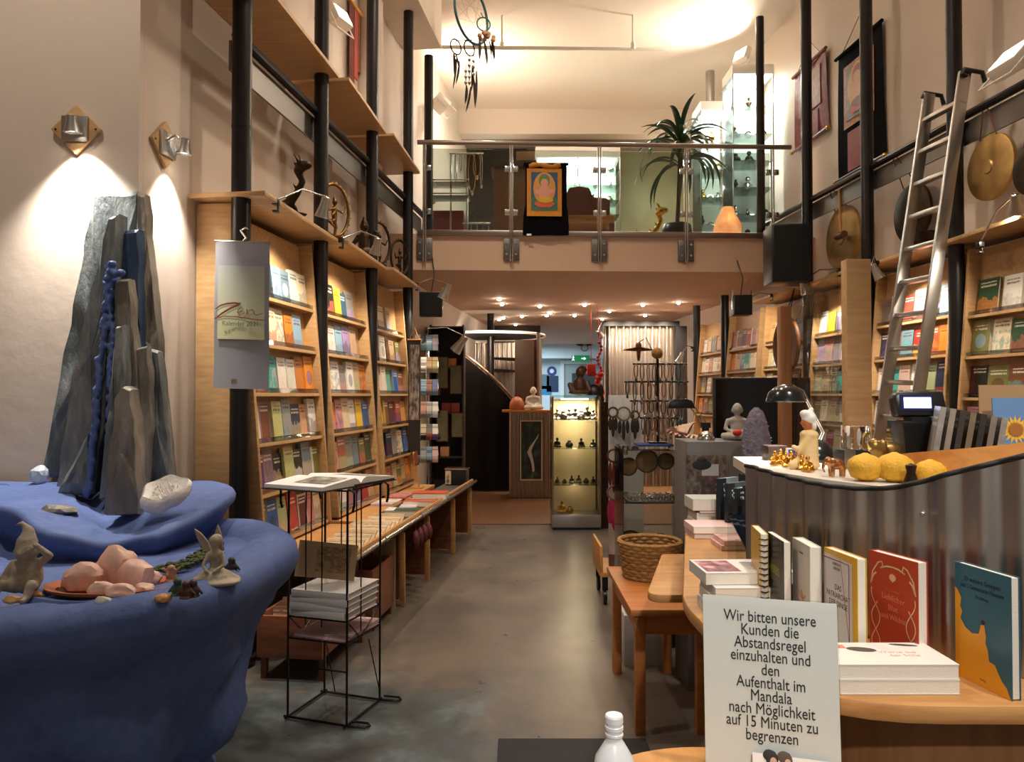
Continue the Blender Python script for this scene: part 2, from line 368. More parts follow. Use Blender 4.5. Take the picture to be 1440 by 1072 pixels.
# ================================================================ books
rnd = random.Random(7)
PALETTE = [('cream', '#e8d8b8'), ('brown', '#7a4a30'), ('light green', '#a9b98a'), ('grey blue', '#6f8796'), ('navy', '#1f2a44'), ('pink', '#c98c88'), ('white', '#ece8df'),
           ('orange', '#e08a2e'), ('turquoise', '#3fa39a'), ('purple', '#5d3a78'), ('black', '#1f1d1f'), ('red', '#b5302c'), ('yellow', '#e6c235'), ('dark green', '#2f5138'),
           ('light blue', '#8fb4cc'), ('grey', '#8a8782'), ('beige', '#cbb08a'), ('terracotta', '#a9573a'), ('blue', '#2a5fa8'), ('olive', '#77743c'), ('lilac', '#a98fbf'), ('maroon', '#5c1f26')]
PD = dict(PALETTE)
def lin_(c): return lin(c) if isinstance(c, str) else (c[0], c[1], c[2], 1)
def cover(kind, c1, c2, c3, seed, flat=False, ar=.65):
    """printed cover: block, picture and title bars in the book's own (generated) coordinates"""
    n = NT('printed_cover'); sp = n.n('SeparateXYZ'); n.lk(n.co('Generated'), sp.inputs[0])
    u, v = (sp.outputs[1], sp.outputs[2]) if not flat else (sp.outputs[0], sp.outputs[1])
    c1, c2, c3 = lin(c1), lin_(c2), lin(c3); cmb = n.n('CombineXYZ'); n.lk(u, cmb.inputs[0]); n.lk(v, cmb.inputs[1]); cmb.inputs[2].default_value = seed * 3.7
    uv = cmb.outputs[0]
    if kind == 0: f = n.ma('LESS_THAN', v, .2 + .35 * ((seed * .37) % 1))
    elif kind == 1: f = n.ma('MULTIPLY', n.ma('GREATER_THAN', n.noise(uv, 4.5, 3), .52), n.ma('LESS_THAN', v, .68))
    elif kind == 2:
        f = n.ma('LESS_THAN', n.ma('SQRT', n.ma('ADD', n.ma('POWER', n.ma('MULTIPLY', n.ma('SUBTRACT', u, .5), ar), 2.0), n.ma('POWER', n.ma('SUBTRACT', v, .42), 2.0))), .2)
    elif kind == 3: f = n.ma('GREATER_THAN', n.ma('MAXIMUM', n.ma('DIVIDE', n.ma('ABSOLUTE', n.ma('SUBTRACT', u, .5)), .41), n.ma('DIVIDE', n.ma('ABSOLUTE', n.ma('SUBTRACT', v, .5)), .44)), 1.0)
    elif kind == 4: f = n.ma('LESS_THAN', v, n.ma('MULTIPLY', n.noise(uv, 3.2, 4), .85))
    elif kind == 5: f = n.ma('LESS_THAN', u, .28)
    else: f = n.noise(uv, 3.0, 4)
    if kind in (1, 4, 6):
        g = n.noise(uv, 9, 4); c2 = n.mix(g, tuple(x * .45 for x in c2[:3]) + (1,), tuple(min(1, x * 1.5 + .03) for x in c2[:3]) + (1,))
    col = n.mix(f, c1, c2)
    words = n.ma('GREATER_THAN', n.noise(uv, 26, 1), .44)
    a, b = .74 + .08 * ((seed * .61) % 1), .055
    band = n.ma('LESS_THAN', n.ma('ABSOLUTE', n.ma('SUBTRACT', v, a)), b / 2)
    band2 = n.ma('LESS_THAN', n.ma('ABSOLUTE', n.ma('SUBTRACT', v, a + .095)), b / 3)
    band3 = n.ma('LESS_THAN', n.ma('ABSOLUTE', n.ma('SUBTRACT', v, .09)), .014)
    ins = n.ma('LESS_THAN', n.ma('ABSOLUTE', n.ma('SUBTRACT', u, .5)), .33 + .07 * ((seed * .23) % 1))
    t = n.ma('MULTIPLY', n.ma('MULTIPLY', n.ma('MAXIMUM', n.ma('MAXIMUM', band, band2), band3), ins), words)
    col = n.mix(n.ma('MULTIPLY', t, .85), col, c3)
    n.base(col, .38, 0, .4); return n.m
_cv = {}
def rand_cover(cname, k=None, flat=False):
    c1 = PD[cname]; k = rnd.choice((0, 1, 1, 3, 4, 4, 5, 6, 6, 6, 2)) if k is None else k
    dark = sum(lin(c1)[:3]) < .55
    q1 = lin(c1); q2 = lin(rnd.choice([h for nme, h in PALETTE if nme != cname])); c2 = tuple(a * .45 + b * .55 for a, b in zip(q1[:3], q2[:3])); c3 = '#efe6cf' if dark else rnd.choice(['#2a2320', '#3b2a22', '#7a2420', '#22304a'])
    return cover(k, c1, c2, c3, rnd.random() * 20, flat)
ORDN = ['first', 'second', 'third', 'fourth', 'fifth', 'sixth', 'seventh', 'eighth', 'ninth', 'tenth']
def book_mb(w, h, t, M=None):
    """upright book seen from its front: thickness along x (front cover at +x), width y, height z; slot 0 cover, 1 pages"""
    m = MB(M); c = .0022
    m.cur = 1; m.b(c, t - c, -w / 2 + c, w / 2 - .003, .003, h - .003)
    m.cur = 0; m.b(t - c, t, -w / 2, w / 2, 0, h); m.b(0, c, -w / 2, w / 2, 0, h); m.b(c, t - c, -w / 2, -w / 2 + c, 0, h)
    return m
def bookcase(M, s0, s1, cname, zbot, zs, tilt, d0, grp, rowspec, labelcase, dleft=True, lip=True):
    """leaning display case; frame: x to the aisle, y along the wall"""
    C = M @ Matrix.Translation((d0, 0, zbot)) @ Matrix.Rotation(-tilt, 4, 'Y')
    t = thing('bookcase', labelcase, 'bookcase', M @ Vector((d0, (s0 + s1) / 2, zbot)), group=grp)
    L = 2.56 - zbot
    for y in (s0, s1 - .028):
        m = MB(C); m.b(-.165, .075, y, y + .028, .018, L); obj('side_panel', m, PLY, t, None, .002)
    m = MB(C); m.b(-.03, -.015, s0 + .028, s1 - .028, .018, L); obj('back_panel', m, PLY, t)
    for z in zs:
        m = MB(C); m.b(-.015, .062, s0 + .028, s1 - .028, max(.006, z - zbot - .02), z - zbot); obj('shelf', m, PLY, t)
        if lip:
            m = MB(C); m.b(.056, .059, s0 + .03, s1 - .03, z - zbot, z - zbot + .03); obj('shelf_lip', m, ACRYL, t)
    for ri, (z, cols) in enumerate(zip(zs, rowspec)):
        n = len(cols); y = s0 + .036; avail = s1 - s0 - .075
        ws = [rnd.uniform(.15, .18) * (1.15 if 'garden' in cname else 1) for _ in cols]; tot = sum(ws)
        if tot > avail: ws = [w * avail / tot for w in ws]; gap = 0
        else: gap = (avail - tot) / max(n, 1)
        for bi, cn in enumerate(cols):
            w = ws[bi]
            if cn is None: y += w + gap; continue
            h = rnd.uniform(.218, .260) if w > .11 else rnd.uniform(.205, .245); tk = rnd.uniform(.012, .03)
            lean = math.radians(3.5)
            B = C @ Matrix.Translation((-.004 + .010, y + w / 2 + gap / 2, z - zbot + .0005)) @ Matrix.Rotation(-lean * .6, 4, 'Y')
            me = book_mb(w - .006, h, tk).mesh('book')
            me.materials.append(rand_cover(cn)); me.materials.append(PAGE)
            o = bpy.data.objects.new('book', me); COL.objects.link(o); o.matrix_world = B
            tag(o, '%s book, %s from left, %s row, %s' % (cn, ORDN[bi], ['top', 'second', 'third', 'fourth', 'fifth', 'sixth', 'seventh'][ri], cname), 'book', 'books in the ' + cname)
            y += w + gap
    return t
R6 = [2.10, 1.806, 1.512, 1.218, .924, .63]
lc = [
 [['grey', 'white', 'black', 'light blue', 'grey blue', 'white', 'cream'], ['cream', 'white', 'cream', 'cream', 'orange', 'light blue', None], ['pink', 'red', 'turquoise', 'white', 'white', 'orange', 'orange'],
  ['cream', 'brown', 'light green', 'grey blue', 'navy', 'pink', 'white'], ['purple', 'purple', 'black', 'light green', 'black', 'grey blue', 'olive'], ['olive', 'blue', 'light green', 'red', 'maroon', 'pink', 'cream']],
 [['white', 'black', 'yellow', 'dark green', 'grey', None], ['black', 'white', 'light blue', 'lilac', 'beige', None], ['cream', 'white', 'grey', 'white', 'beige', 'orange'],
  ['orange', 'pink', 'cream', 'white', 'yellow', 'blue'], ['pink', 'terracotta', 'grey', 'grey blue', 'olive', 'dark green'], ['black', 'white', 'pink', 'black', 'red', 'beige']],
 [['pink', 'cream', 'beige', None], ['red', 'white', 'beige', 'olive'], ['light green', 'white', 'turquoise', 'blue', 'brown'], ['orange', 'brown', 'maroon', 'terracotta', 'orange'],
  ['white', 'navy', 'grey', 'cream', 'blue'], ['dark green', 'orange', 'beige', 'olive', 'beige', 'orange']]]
ln = ['near left bookcase', 'middle left bookcase', 'far left bookcase']
ll = ['plywood bookcase beside the hanging grey calendar', 'plywood bookcase under the board with the clamp lamp', 'plywood bookcase next to the card spinner']
for k in range(3):
    bookcase(ML, sL(LY[k]) + .07, sL(LY[k + 1]) - .07, ln[k], .60, R6, math.atan(.08), .045, 'bookcases on the left wall', lc[k], ll[k])
rc = [
 [['dark green', 'white', 'light green', 'olive'], ['olive', 'cream', 'dark green', 'beige', 'dark green'], ['black', 'olive', 'brown', 'grey', 'beige'], ['pink', 'white', 'red', 'beige', 'olive'], ['cream', 'olive', 'red', 'beige', 'grey']],
 [['grey', 'white', 'red', 'pink', 'black', 'light blue'], ['navy', 'black', 'grey blue', 'red', 'terracotta', 'orange'], ['white', 'turquoise', 'beige', 'white', 'light green', 'navy'], ['white', 'grey', 'black', 'white', 'turquoise', 'light blue'], ['orange', 'yellow', 'red', 'pink', 'orange', 'cream']],
 [['white', 'yellow', 'maroon', 'cream', 'red', 'white'], ['lilac', 'pink', 'grey', 'white', 'grey', 'navy'], ['beige', 'beige', 'olive', 'turquoise', 'blue', 'brown'], ['olive', 'cream', 'beige', 'grey', 'terracotta', 'brown'], ['grey', 'cream', 'red', 'beige', 'brown', 'olive']],
 [['orange', 'beige', 'red', 'pink', 'light blue', 'grey'], ['cream', 'white', 'red', 'pink', 'grey blue', 'white'], ['white', 'cream', 'lilac', 'beige', 'red', None]],
 [['pink', 'maroon', 'purple', 'red', 'pink', 'beige'], ['orange', 'beige', 'light blue', 'turquoise', 'cream', 'white'], ['orange', 'terracotta', 'beige', 'grey']],
 [['white', 'cream', 'grey', 'beige', 'grey blue'], ['cream', 'white', 'beige', 'white', 'cream', 'beige'], ['grey', 'white', 'light green', 'grey'], ['orange', 'terracotta', 'olive', 'orange', 'red']]]
rnn = ['garden bookcase', 'case behind ladder', 'case behind glass pane', 'case left of wood mask', 'case above black screen', 'far case under gallery']
rll = ['plywood bookcase at the right edge with large green picture books', 'plywood bookcase standing behind the aluminium ladder', 'plywood bookcase seen through the glass pane by the plywood post', 'plywood bookcase left of the wood mask, half behind the black screen', 'plywood bookcase above the left part of the black screen', 'farthest plywood bookcase on the right wall under the gallery']
for k in range(6):
    a, b = RY[k], RY[k + 1]
    bookcase(MR, sR(b) + .07, sR(a) - .07, rnn[k], .60, [z + (-.03 if k == 0 else 0) for z in R6[:len(rc[k])]], math.atan(.08), .045, 'bookcases on the right wall', rc[k], rll[k])
# bases under the left cases: ledge plank along the wall
for k, nm in enumerate(('near', 'middle', 'far')):
    m = MB(ML); m.b(-.27, .30, sL(LY[k]) + .062, sL(LY[k + 1]) - .062, .56, .5985)
    o = obj('ledge_plank', m, BEECH, None, None, .003); tag(o, 'light wood ledge plank under the %s left bookcase' % nm, 'ledge', 'ledges under the left bookcases')
m = MB(ML); m.b(-.27, -.10, sL(4.32), sL(7.6), 0, .56); o = obj('ledge_plinth', m, DWOOD); tag(o, 'dark wooden plinth beneath the long ledge on the left wall', 'plinth')
m = MB(MR); m.b(-.27, .25, sR(11.3), sR(3.2), 0, .598); o = obj('wall_cupboard', m, BEECH, None, None, .004); tag(o, 'low wooden cupboard run beneath the right wall bookcases', 'cupboard')
# plywood end panel of the first case, towards the camera
m = MB(ML); m.b(-.285, -.075, sL(4.21) + .03, sL(4.21) + .055, 0.0, 2.59); o = obj('end_panel', m, PLY, None, None, .003); tag(o, 'tall plywood end panel behind the pole with the calendar', 'panel')
# ================================================================ lamps
def hit(px, py, p0, n):
    o = Vector((0, 0, CAMZ)); d = P(px, py, 1.0) - o; n = Vector(n); return o + d * ((Vector(p0) - o).dot(n) / d.dot(n))
NL = (ML.to_3x3() @ Vector((1, 0, 0))); NR = (MR.to_3x3() @ Vector((1, 0, 0)))
def onL(px, py, d): return hit(px, py, ML @ Vector((d, 0, 0)), NL)
def onR(px, py, d): return hit(px, py, MR @ Vector((d, 0, 0)), NR)
NG = MG.to_3x3() @ Vector((0, 1, 0))
def onG(px, py, dy=-.04): return hit(px, py, MG @ Vector((0, dy, 0)), NG)
CONE = mat('satin_lamp_metal', '#b9b3aa', .3, .9)
def lamp_head(t, c, target, r=.045, ln=.12, on=True, m_=None, wattage=0, ang=95, color=WARM, open_=1.0):
    c = Vector(c); d = (Vector(target) - c).normalized(); q = d.to_track_quat('Z', 'Y').to_matrix().to_4x4()
    M = Matrix.Translation(c) @ q
    m = MB(M); m.loft([[Vector((rr * math.cos(2 * PI * k / 20), rr * math.sin(2 * PI * k / 20), z)) for k in range(20)] for rr, z in
        ((r * .45, -ln), (r * .6, -ln + .005), (r * .62, -ln * .6), (r, 0), (r * .93, 0), (r * .55, -ln * .55), (r * .3, -ln * .9))], False)
    obj('lamp_shade', m, m_ or CONE, t, .7)
    m = MB(M); m.ell((0, 0, -.022), (r * .8, r * .8, .014)); obj('bulb', m, SPOTBULB if on else mat('frosted_bulb', '#d8d4cc', .3), t, 1)
    if wattage: spot('clamp_lamp_light', c + d * .004, target, wattage, ang, .6, color, .02)
def clamp_lamp(base, c, target, label, on=True, watt=0, ang=95, r=.045, ln=.13, grp=None, color=WARM):
    base = Vector(base); c = Vector(c); t = thing('clamp_lamp', label, 'lamp', base, group=grp)
    d = (Vector(target) - c).normalized(); tail = c - d * ln
    m = MB(); m.box(base + Vector((0, 0, .018)), (.035, .05, .035)); m.box(base + Vector((0.012, 0, -.012)), (.008, .02, .06)); m.box(base + Vector((0, 0, -.036)), (.03, .045, .012)); obj('clamp', m, BLACK, t, None, .003)
    mid = (base + tail) / 2 + Vector((0, 0, .07))
    m = MB(); m.tube([base + Vector((0, 0, .03)), mid, tail], .006); obj('arm', m, CHROME, t, .8)
    lamp_head(t, c, target, r, ln, on, None, watt, ang, color); return t
# wall spots over the fountain
def wall_spot(c, M3, label, watt=105, ang=94):
    c = Vector(c); t = thing('wall_lamp', label, 'lamp', c, group='wall lamps over the fountain')
    B = Matrix.Translation(c) @ M3.to_4x4()           # local: x along wall, y out of the wall, z up
    h = .125; m = MB(B); m.prism([(0, .001, -h), (h, .001, 0), (0, .001, h), (-h, .001, 0)], (0, .02, 0)); obj('wood_plate', m, PLY, t, None, .002)
    m = MB(B); m.b(-.065, .065, .021, .036, -.065, .065); obj('metal_plate', m, ALU, t, None, .003)
    m = MB(B); m.tube([(.02, .036, .02), (.0, .07, .05), (-.03, .085, .03)], .006); obj('arm', m, CHROME, t, .8)
    h0 = B @ Vector((-.03, .10, -.045)); tg = B @ Vector((-.03, .0, -1.0))
    lamp_head(t, h0, tg, .04, .085, True, ALU)
    spot('wall_lamp_light', h0, tg, watt, ang, 1.0, WHITE, .02)
    for sx in (-1, 1):
        m = MB(B); m.cyl((sx * h * .8, .0, 0), (sx * h * .8, .024, 0), .005); obj('screw', m, BLACK, t)
wall_spot((P(110, 184, 3.75).x, 3.749, P(110, 184, 3.75).z), Matrix(((-1, 0, 0), (0, -1, 0), (0, 0, 1))), 'wall spotlight on wood diamond on the wall facing the street')
w2 = onL(229, 204, -.29)
wall_spot(w2 + NL * .001, Matrix((Vector((NL.y, -NL.x, 0)) * 1, NL, (0, 0, 1))).transposed(), 'wall spotlight on wood diamond on the side wall near the pole', 62, 72)
# clamp lamps along the boards
b1 = onL(388, 291, .14); c1 = P(455, 305, b1.y + .55)
clamp_lamp(onL(388, 289, .145), onL(452, 306, .28), onL(400, 520, .0), 'silver clamp lamp beside the dragon statue on the near board', True, 34, 110)
clamp_lamp(onL(480, 342, .14), onL(527, 358, .28), onL(490, 520, .0), 'silver clamp lamp at the end of the middle left board', True, 30, 110)
clamp_lamp(ML @ Vector((.10, sL(7.70), 2.612)), P(622, 420, 7.55), P(560, 560, 7.6), 'lit clamp lamp above the small left loudspeaker', True, 26, 110, .055, .16)
clamp_lamp(P(600, 466, 8.0), P(640, 494, 8.15), P(592, 560, 8.3), 'large lit clamp lamp beside the card spinner', True, 18, 110, .065, .2)
clamp_lamp(onR(1378, 348, .15), onR(1428, 300, .16), onR(1428, 420, -.05), 'lit clamp lamp over the garden books at the right edge', True, 40, 120)
clamp_lamp(onR(1180, 383, .15), onR(1133, 414, .2), onR(1165, 520, 0), 'silver clamp lamp on the board right of the big loudspeaker', True, 30, 115)
clamp_lamp(onR(1085, 418, .15), P(1050, 436, 8.35), onR(1060, 520, 0), 'lit clamp lamp over the case beside the right small loudspeaker', True, 22, 110, .055, .15)
clamp_lamp(MR @ Vector((.075, sR(11.36), 2.2)), P(954, 510, 11.0), P(915, 600, 11.0), 'lit clamp lamp shining on the necklace stand', True, 14, 110, .055, .16)
clamp_lamp(Vector((1.53, 12.26, 2.69)), P(846, 474, 11.9), P(880, 530, 12.4), 'lit spot lamp at the left edge of the bright corrugated wall', True, 20, 130, .055, .14)
clamp_lamp(onR(1232, 373, .15), onR(1238, 392, .26), onR(1290, 480, 0), 'clamp lamp on the board behind the ladder', True, 30, 120)
# recessed ceiling stars under the gallery
stars = [(636, 437), (650, 452), (702, 420), (706, 427), (759, 430), (774, 439), (769, 443), (808, 443), (822, 428), (857, 437), (847, 448), (708, 446), (702, 449), (734, 444), (725, 456), (904, 428), (954, 425), (907, 443)]
first = None
for i, (x, y) in enumerate(stars):
    p = PZ(x, y, 2.85)
    if first is None:
        first = thing('ceiling_spotlight', 'small lit halogen spot in the ceiling under the gallery', 'ceiling light', p, group='ceiling spots under the gallery')
        m = MB(); m.lathe([(.045, 2.85), (.05, 2.846), (.03, 2.843), (.028, 2.85)], (p.x, p.y, 0), 16); obj('bezel', m, CHROME, first, .8)
        m = MB(); m.ell((p.x, p.y, 2.838), (.03, .03, .02)); obj('bulb', m, BULB, first, 1)
    else: c = copy_tree(first); c.location = p
    spot('halogen_light', (p.x, p.y, 2.80), (p.x, p.y, 0), 10, 140, .5, WARM, .03)
    point('halogen_glow', (p.x, p.y, 2.79), .6, WARM, .03)
# big floodlights
def flood(c, target, label, watt, w=.2, h=.15, dd=.1, ang=110, color=WARM):
    c = Vector(c); t = thing('floodlight', label, 'floodlight', c); q = (Vector(target) - c).to_track_quat('Z', 'Y').to_matrix()
    M = Matrix.Translation(c) @ q.to_4x4(); m = MB(M); m.b(-w / 2, w / 2, -h / 2, h / 2, -dd, -.004); obj('housing', m, WHITE_M, t, None, .006)
    m = MB(M); m.b(-w * .42, w * .42, -h * .4, h * .4, -.005, .001); obj('lens', m, emit('flood_lens', '#fff0da', 4), t)
    m = MB(M); m.tube([(-w * .55, 0, -dd * .5), (-w * .55, -h, -dd * .5), (w * .55, -h, -dd * .5), (w * .55, 0, -dd * .5)], .006); obj('bracket', m, WHITE_M, t)
    m = MB(M)
    for k in range(4): m.b(-w * .45, w * .45, -h * .35 + k * h * .22, -h * .3 + k * h * .22, -dd - .012, -dd)
    obj('cooling_fins', m, WHITE_M, t)
    spot('floodlight_light', c + (Vector(target) - c).normalized() * .02, target, watt, max(ang, 150), 1.0, color, .06)
flood(onL(483, 20, -.1), (1.2, 5.0, 6.0), 'white floodlight beside the red hanging on the upper left', 95)
flood(onR(1418, 76, .15), (.6, 4.6, 6.0), 'white floodlight on the wall at the upper right edge', 120, .26, .2)
flood(P(622, 142, 9.6), P(690, 60, 9.9), 'white floodlight below the glowing patch of the gallery ceiling', 120, .28, .2, .1, 100)
flood(P(1040, 76, 9.3), (2.2, 9.0, 6.0), 'white floodlight on top of the tall glass showcase', 190, .22, .16, .08, 125)
# ================================================================ gallery rail
t = thing('glass_railing', 'steel and glass railing along the edge of the gallery', 'railing', MG @ Vector((.6, 0, 2.95)))
hz = P(720, 203, 8.12).z
m = MB(MG); m.cyl((-1.42, -.04, hz), (2.66, -.04, hz), .026, n=16); obj('handrail', m, mat('rail_steel', '#9b8f86', .3, .9), t, .7)
m = MB(MG); m.b(-1.42, 2.50, -.045, -.02, 3.215, 3.275); obj('lower_rail', m, mat('rail_steel', '#9b8f86', .3, .9), t, None, .004)
px = [onG(x, 260).x for x in (597, 719, 843, 965, 1086)]
iv = MG.inverted(); lx = [(iv @ onG(x, 260)).x for x in (597, 719, 843, 965, 1086)]
for k, x in enumerate(lx):
    for dx in (-.012, .012):
        m = MB(MG); m.cyl((x + dx, -.045, 2.93), (x + dx, -.045, hz - .02), .009, n=10); obj('post', m, CHROME, t, .7)
    m = MB(MG); m.b(x - .085, x + .085, -.03, -.002, 2.96, 3.19); pl = obj('fixing_plate', m, GREYM, t, None, .002)
    for dx in (-.05, .05):
        for z in (3.02, 3.14):
            m = MB(MG); m.cyl((x + dx, -.042, z), (x + dx, -.03, z), .012, n=10); obj('bolt', m, CHROME, pl, .6)
    for z in (3.47, 3.94):
        for dx in (-.045, .045):
            if (k == 0 and dx < 0) or (k == 4 and dx > 0 and False): continue
            m = MB(MG); m.b(x + dx - .026, x + dx + .026, -.06, -.025, z - .03, z + .03); obj('glass_clamp', m, CHROME, t, None, .004)
    if k < 4:
        m = MB(MG); m.b(x + .03, lx[k + 1] - .03, -.046, -.038, 3.28, 4.15); obj('glass_panel', m, GLB, t)
# painted hangings ------------------------------------------------------------
BLKCLOTH = mat('black_brocade', '#0c0a0d', .95, 0, .1, bump=.2, bs=200); GOLDCL = mat('orange_silk', '#d18a24', .55, var=.15, vs=30)
def deity(t, M, w, h, pal):
    """painting: sky, hills, seated round-bellied figure on a lotus, built as thin raised colour fields; local x right, z up, y towards the viewer is -"""
    def fld(nm, pts, c, dy):
        m = MB(M); m.prism([(x * w, -dy, z * h) for x, z in pts], (0, .0012, 0)); obj(nm, m, mat('pigment_' + c.strip('#'), c, .6), t)
    def el(cx, cz, rx, rz, n=18): return [(cx + rx * math.cos(2 * PI * k / n), cz + rz * math.sin(2 * PI * k / n)) for k in range(n)]
    fld('painted_sky', [(-.38, -.38), (.38, -.38), (.38, .42), (-.38, .42)], pal[0], .004)
    fld('painted_hills', [(-.38, -.38), (.38, -.38), (.38, -.14), (.2, -.05), (0, -.12), (-.2, -.04), (-.38, -.14)], pal[1], .006)
    fld('painted_halo', el(0, .08, .32, .34), pal[2], .0075); fld('painted_aura', el(0, .24, .16, .14), pal[3], .009)
    fld('painted_lotus', [(-.30, -.25), (-.16, -.32), (.16, -.32), (.30, -.25), (.2, -.17), (0, -.21), (-.2, -.17)], pal[4], .0105)
    fld('painted_body', el(0, -.02, .17, .17), pal[5], .012); fld('painted_head', el(0, .19, .11, .09), pal[5], .0135)
    fld('painted_arms', el(-.2, .0, .07, .05) , pal[5], .0115); fld('painted_arms', el(.2, .02, .07, .05), pal[5], .0115)
    fld('painted_legs', el(.03, -.17, .22, .06), pal[6], .0145)
a, b, c, d = [onG(x, y, -.075) for x, y in ((739, 231), (797, 231), (800, 331), (735, 331))]
t = thing('thangka', 'black cloth scroll with an orange framed deity painting hung over the glass railing', 'wall hanging', (c + d) / 2)
th = NG * .006
rows = []
for k in range(8):
    f = k / 7; s = .0 if f < .6 else (f - .6) * .25; l = a.lerp(d, f); r = b.lerp(c, f)
    if f < .62: l = a + (d - a) * f; l.x = a.x; r.x = b.x
    rows.append([l.lerp(r, j / 8) - NG * (.012 * math.sin(j * 1.4 + k * .3) * f) for j in range(9)])
m = MB(); m.sheet(rows); m.sheet([[p + th for p in r] for r in rows]); obj('cloth', m, BLKCLOTH, t, 1)
m = MB(); m.cyl(a + Vector((-.02, 0, 0)), b + Vector((.02, 0, 0)), .018, n=12); obj('top_rod', m, BLKCLOTH, t, .8)
q0, q1 = onG(744, 234, -.1), onG(788, 232, -.1)
m = MB(); m.tube([q0.lerp(q1, k / 8) + Vector((0, 0, .015 * math.sin(k * .8))) for k in range(9)], [.02 + .012 * math.sin(k * 1.1) ** 2 for k in range(9)]); obj('silk_veil', m, GOLDCL, t, .8)
pc = onG(765.5, 270.5, -.1); pw = (onG(790, 270, -.1) - onG(741, 270, -.1)).length; ph = onG(765, 237, -.1).z - onG(765, 304, -.1).z
MP = Matrix.Translation(pc) @ Matrix.Rotation(YAW, 4, 'Z')
m = MB(MP); m.b(-pw / 2, pw / 2, 0, .006, -ph / 2, ph / 2); obj('orange_border', m, GOLDCL, t)
deity(t, MP, pw, ph, ['#37587f', '#3f7064', '#d99a52', '#5f8a55', '#d0603a', '#e0a08a', '#d8a92f'])
a = onG(744, 330, -.095); m = MB(); m.box(a, (.05, .003, .02)); obj('price_tag', m, PAPER, t)
# thangkas on the right wall
def wall_scroll(x0, x1, yt, yb, label, cols, split, M=MR, on=onR, d=-.28, picture=True):
    A = iv_(M) @ on(x0, yt, d); B = iv_(M) @ on(x1, yt, d)
    zt = max(A.z, B.z) if False else on(x1, yt, d).z; zb = on(x0, yb, d).z; y0, y1 = sorted((A.y, B.y))
    t = thing('thangka', label, 'wall hanging', M @ Vector((d, (y0 + y1) / 2, zb)))
    rows = []
    for k in range(10):
        f = k / 9; sp = 1 + .10 * max(0, f - .55)
        rows.append([Vector((d + .006 + .012 * math.sin(3 * f + j), (y0 + y1) / 2 + (j / 8 - .5) * (y1 - y0) * sp, zt + (zb - zt) * f)) for j in range(9)])
    m = MB(M); m.sheet(rows); m.sheet([[p + Vector((.003, 0, 0)) for p in r] for r in rows]); obj('cloth', m, cols[0], t, 1)
    m = MB(M); m.cyl((d + .03, y0 - .04, zb), (d + .03, y1 + .04, zb), .016, n=12); ro = obj('lower_rod', m, DWOOD, t, .8)
    for yy in (y0 - .05, y1 + .05): m = MB(M); m.ell((d + .03, yy, zb), .024); obj('rod_knob', m, GOLD, ro, 1)
    m = MB(M); m.cyl((d + .03, y0 - .02, zt), (d + .03, y1 + .02, zt), .018, n=12); obj('top_rod', m, cols[0], t, .8)
    m = MB(M); m.tube([(d + .03, y0 + .1, zt), (d + .012, (y0 + y1) / 2, zt + .25), (d + .03, y1 - .1, zt)], .004); obj('hanging_cord', m, DWOOD, t)
    h = zt - zb; yc = (y0 + y1) / 2; w = y1 - y0
    m = MB(M); m.b(d + .024, d + .027, yc - w * .34, yc + w * .34, zt - h * split, zt - h * .12); obj('brocade_panel', m, cols[1], t)
    m = MB(M); m.b(d + .022, d + .025, yc - w * .26, yc + w * .26, zb + h * .03, zt - h * (split + .04)); obj('silk_skirt', m, cols[2], t)
    if picture:
        MP = M @ Matrix.Translation((d + .028, yc, zt - h * (.12 + split) / 2)) @ Matrix.Rotation(PI / 2, 4, 'Z')
        deity(t, MP, w * .72, h * (split - .12) * 1.05, ['#5d4a2a', '#6a6a58', '#b9822e', '#8a4a2a', '#a34a30', '#c08a50', '#7a4a3a'])
    return t
def iv_(M): return M.inverted()
REDBRO = mat('red_brocade', '#74281a', .7, var=.35, vs=18); BRNBRO = mat('brown_brocade', '#8a5a34', .7, var=.4, vs=25); ORBRO = mat('orange_brocade', '#a5642d', .65, var=.4, vs=22)
wall_scroll(1180, 1243, 30, 256, 'tall black thangka with a gold painting on the upper right wall', [BLKCLOTH, ORBRO, mat('red_silk', '#8d3428', .6, var=.2)], .62)
wall_scroll(1119, 1164, 68, 214, 'narrow red and brown thangka near the gallery on the right wall', [REDBRO, BRNBRO, REDBRO], .62, picture=False)
t = thing('prayer_hanging', 'red and gold cloth hanging high on the left wall', 'wall hanging', onL(507, 140, -.26))
zt = onL(506, 20, -.26).z; zb = onL(512, 140, -.26).z; yy = (ML.inverted() @ onL(506, 80, -.26)).y
for k, (c, w) in enumerate(((REDBRO, .14), (mat('scarlet_silk', '#b3321f', .6), .10), (BRNBRO, .12), (GOLDCL, .06), (REDBRO, .12))):
    m = MB(ML); y = yy - .28 + k * .125; m.b(-.27, -.262 + .004 * (k % 2), y, y + w, zb + .1 * (k % 3), zt); obj('cloth_strip', m, c, t)
m = MB(ML); m.cyl((-.26, yy - .32, zt), (-.26, yy + .36, zt), .02); obj('top_rod', m, GOLDCL, t, .8)
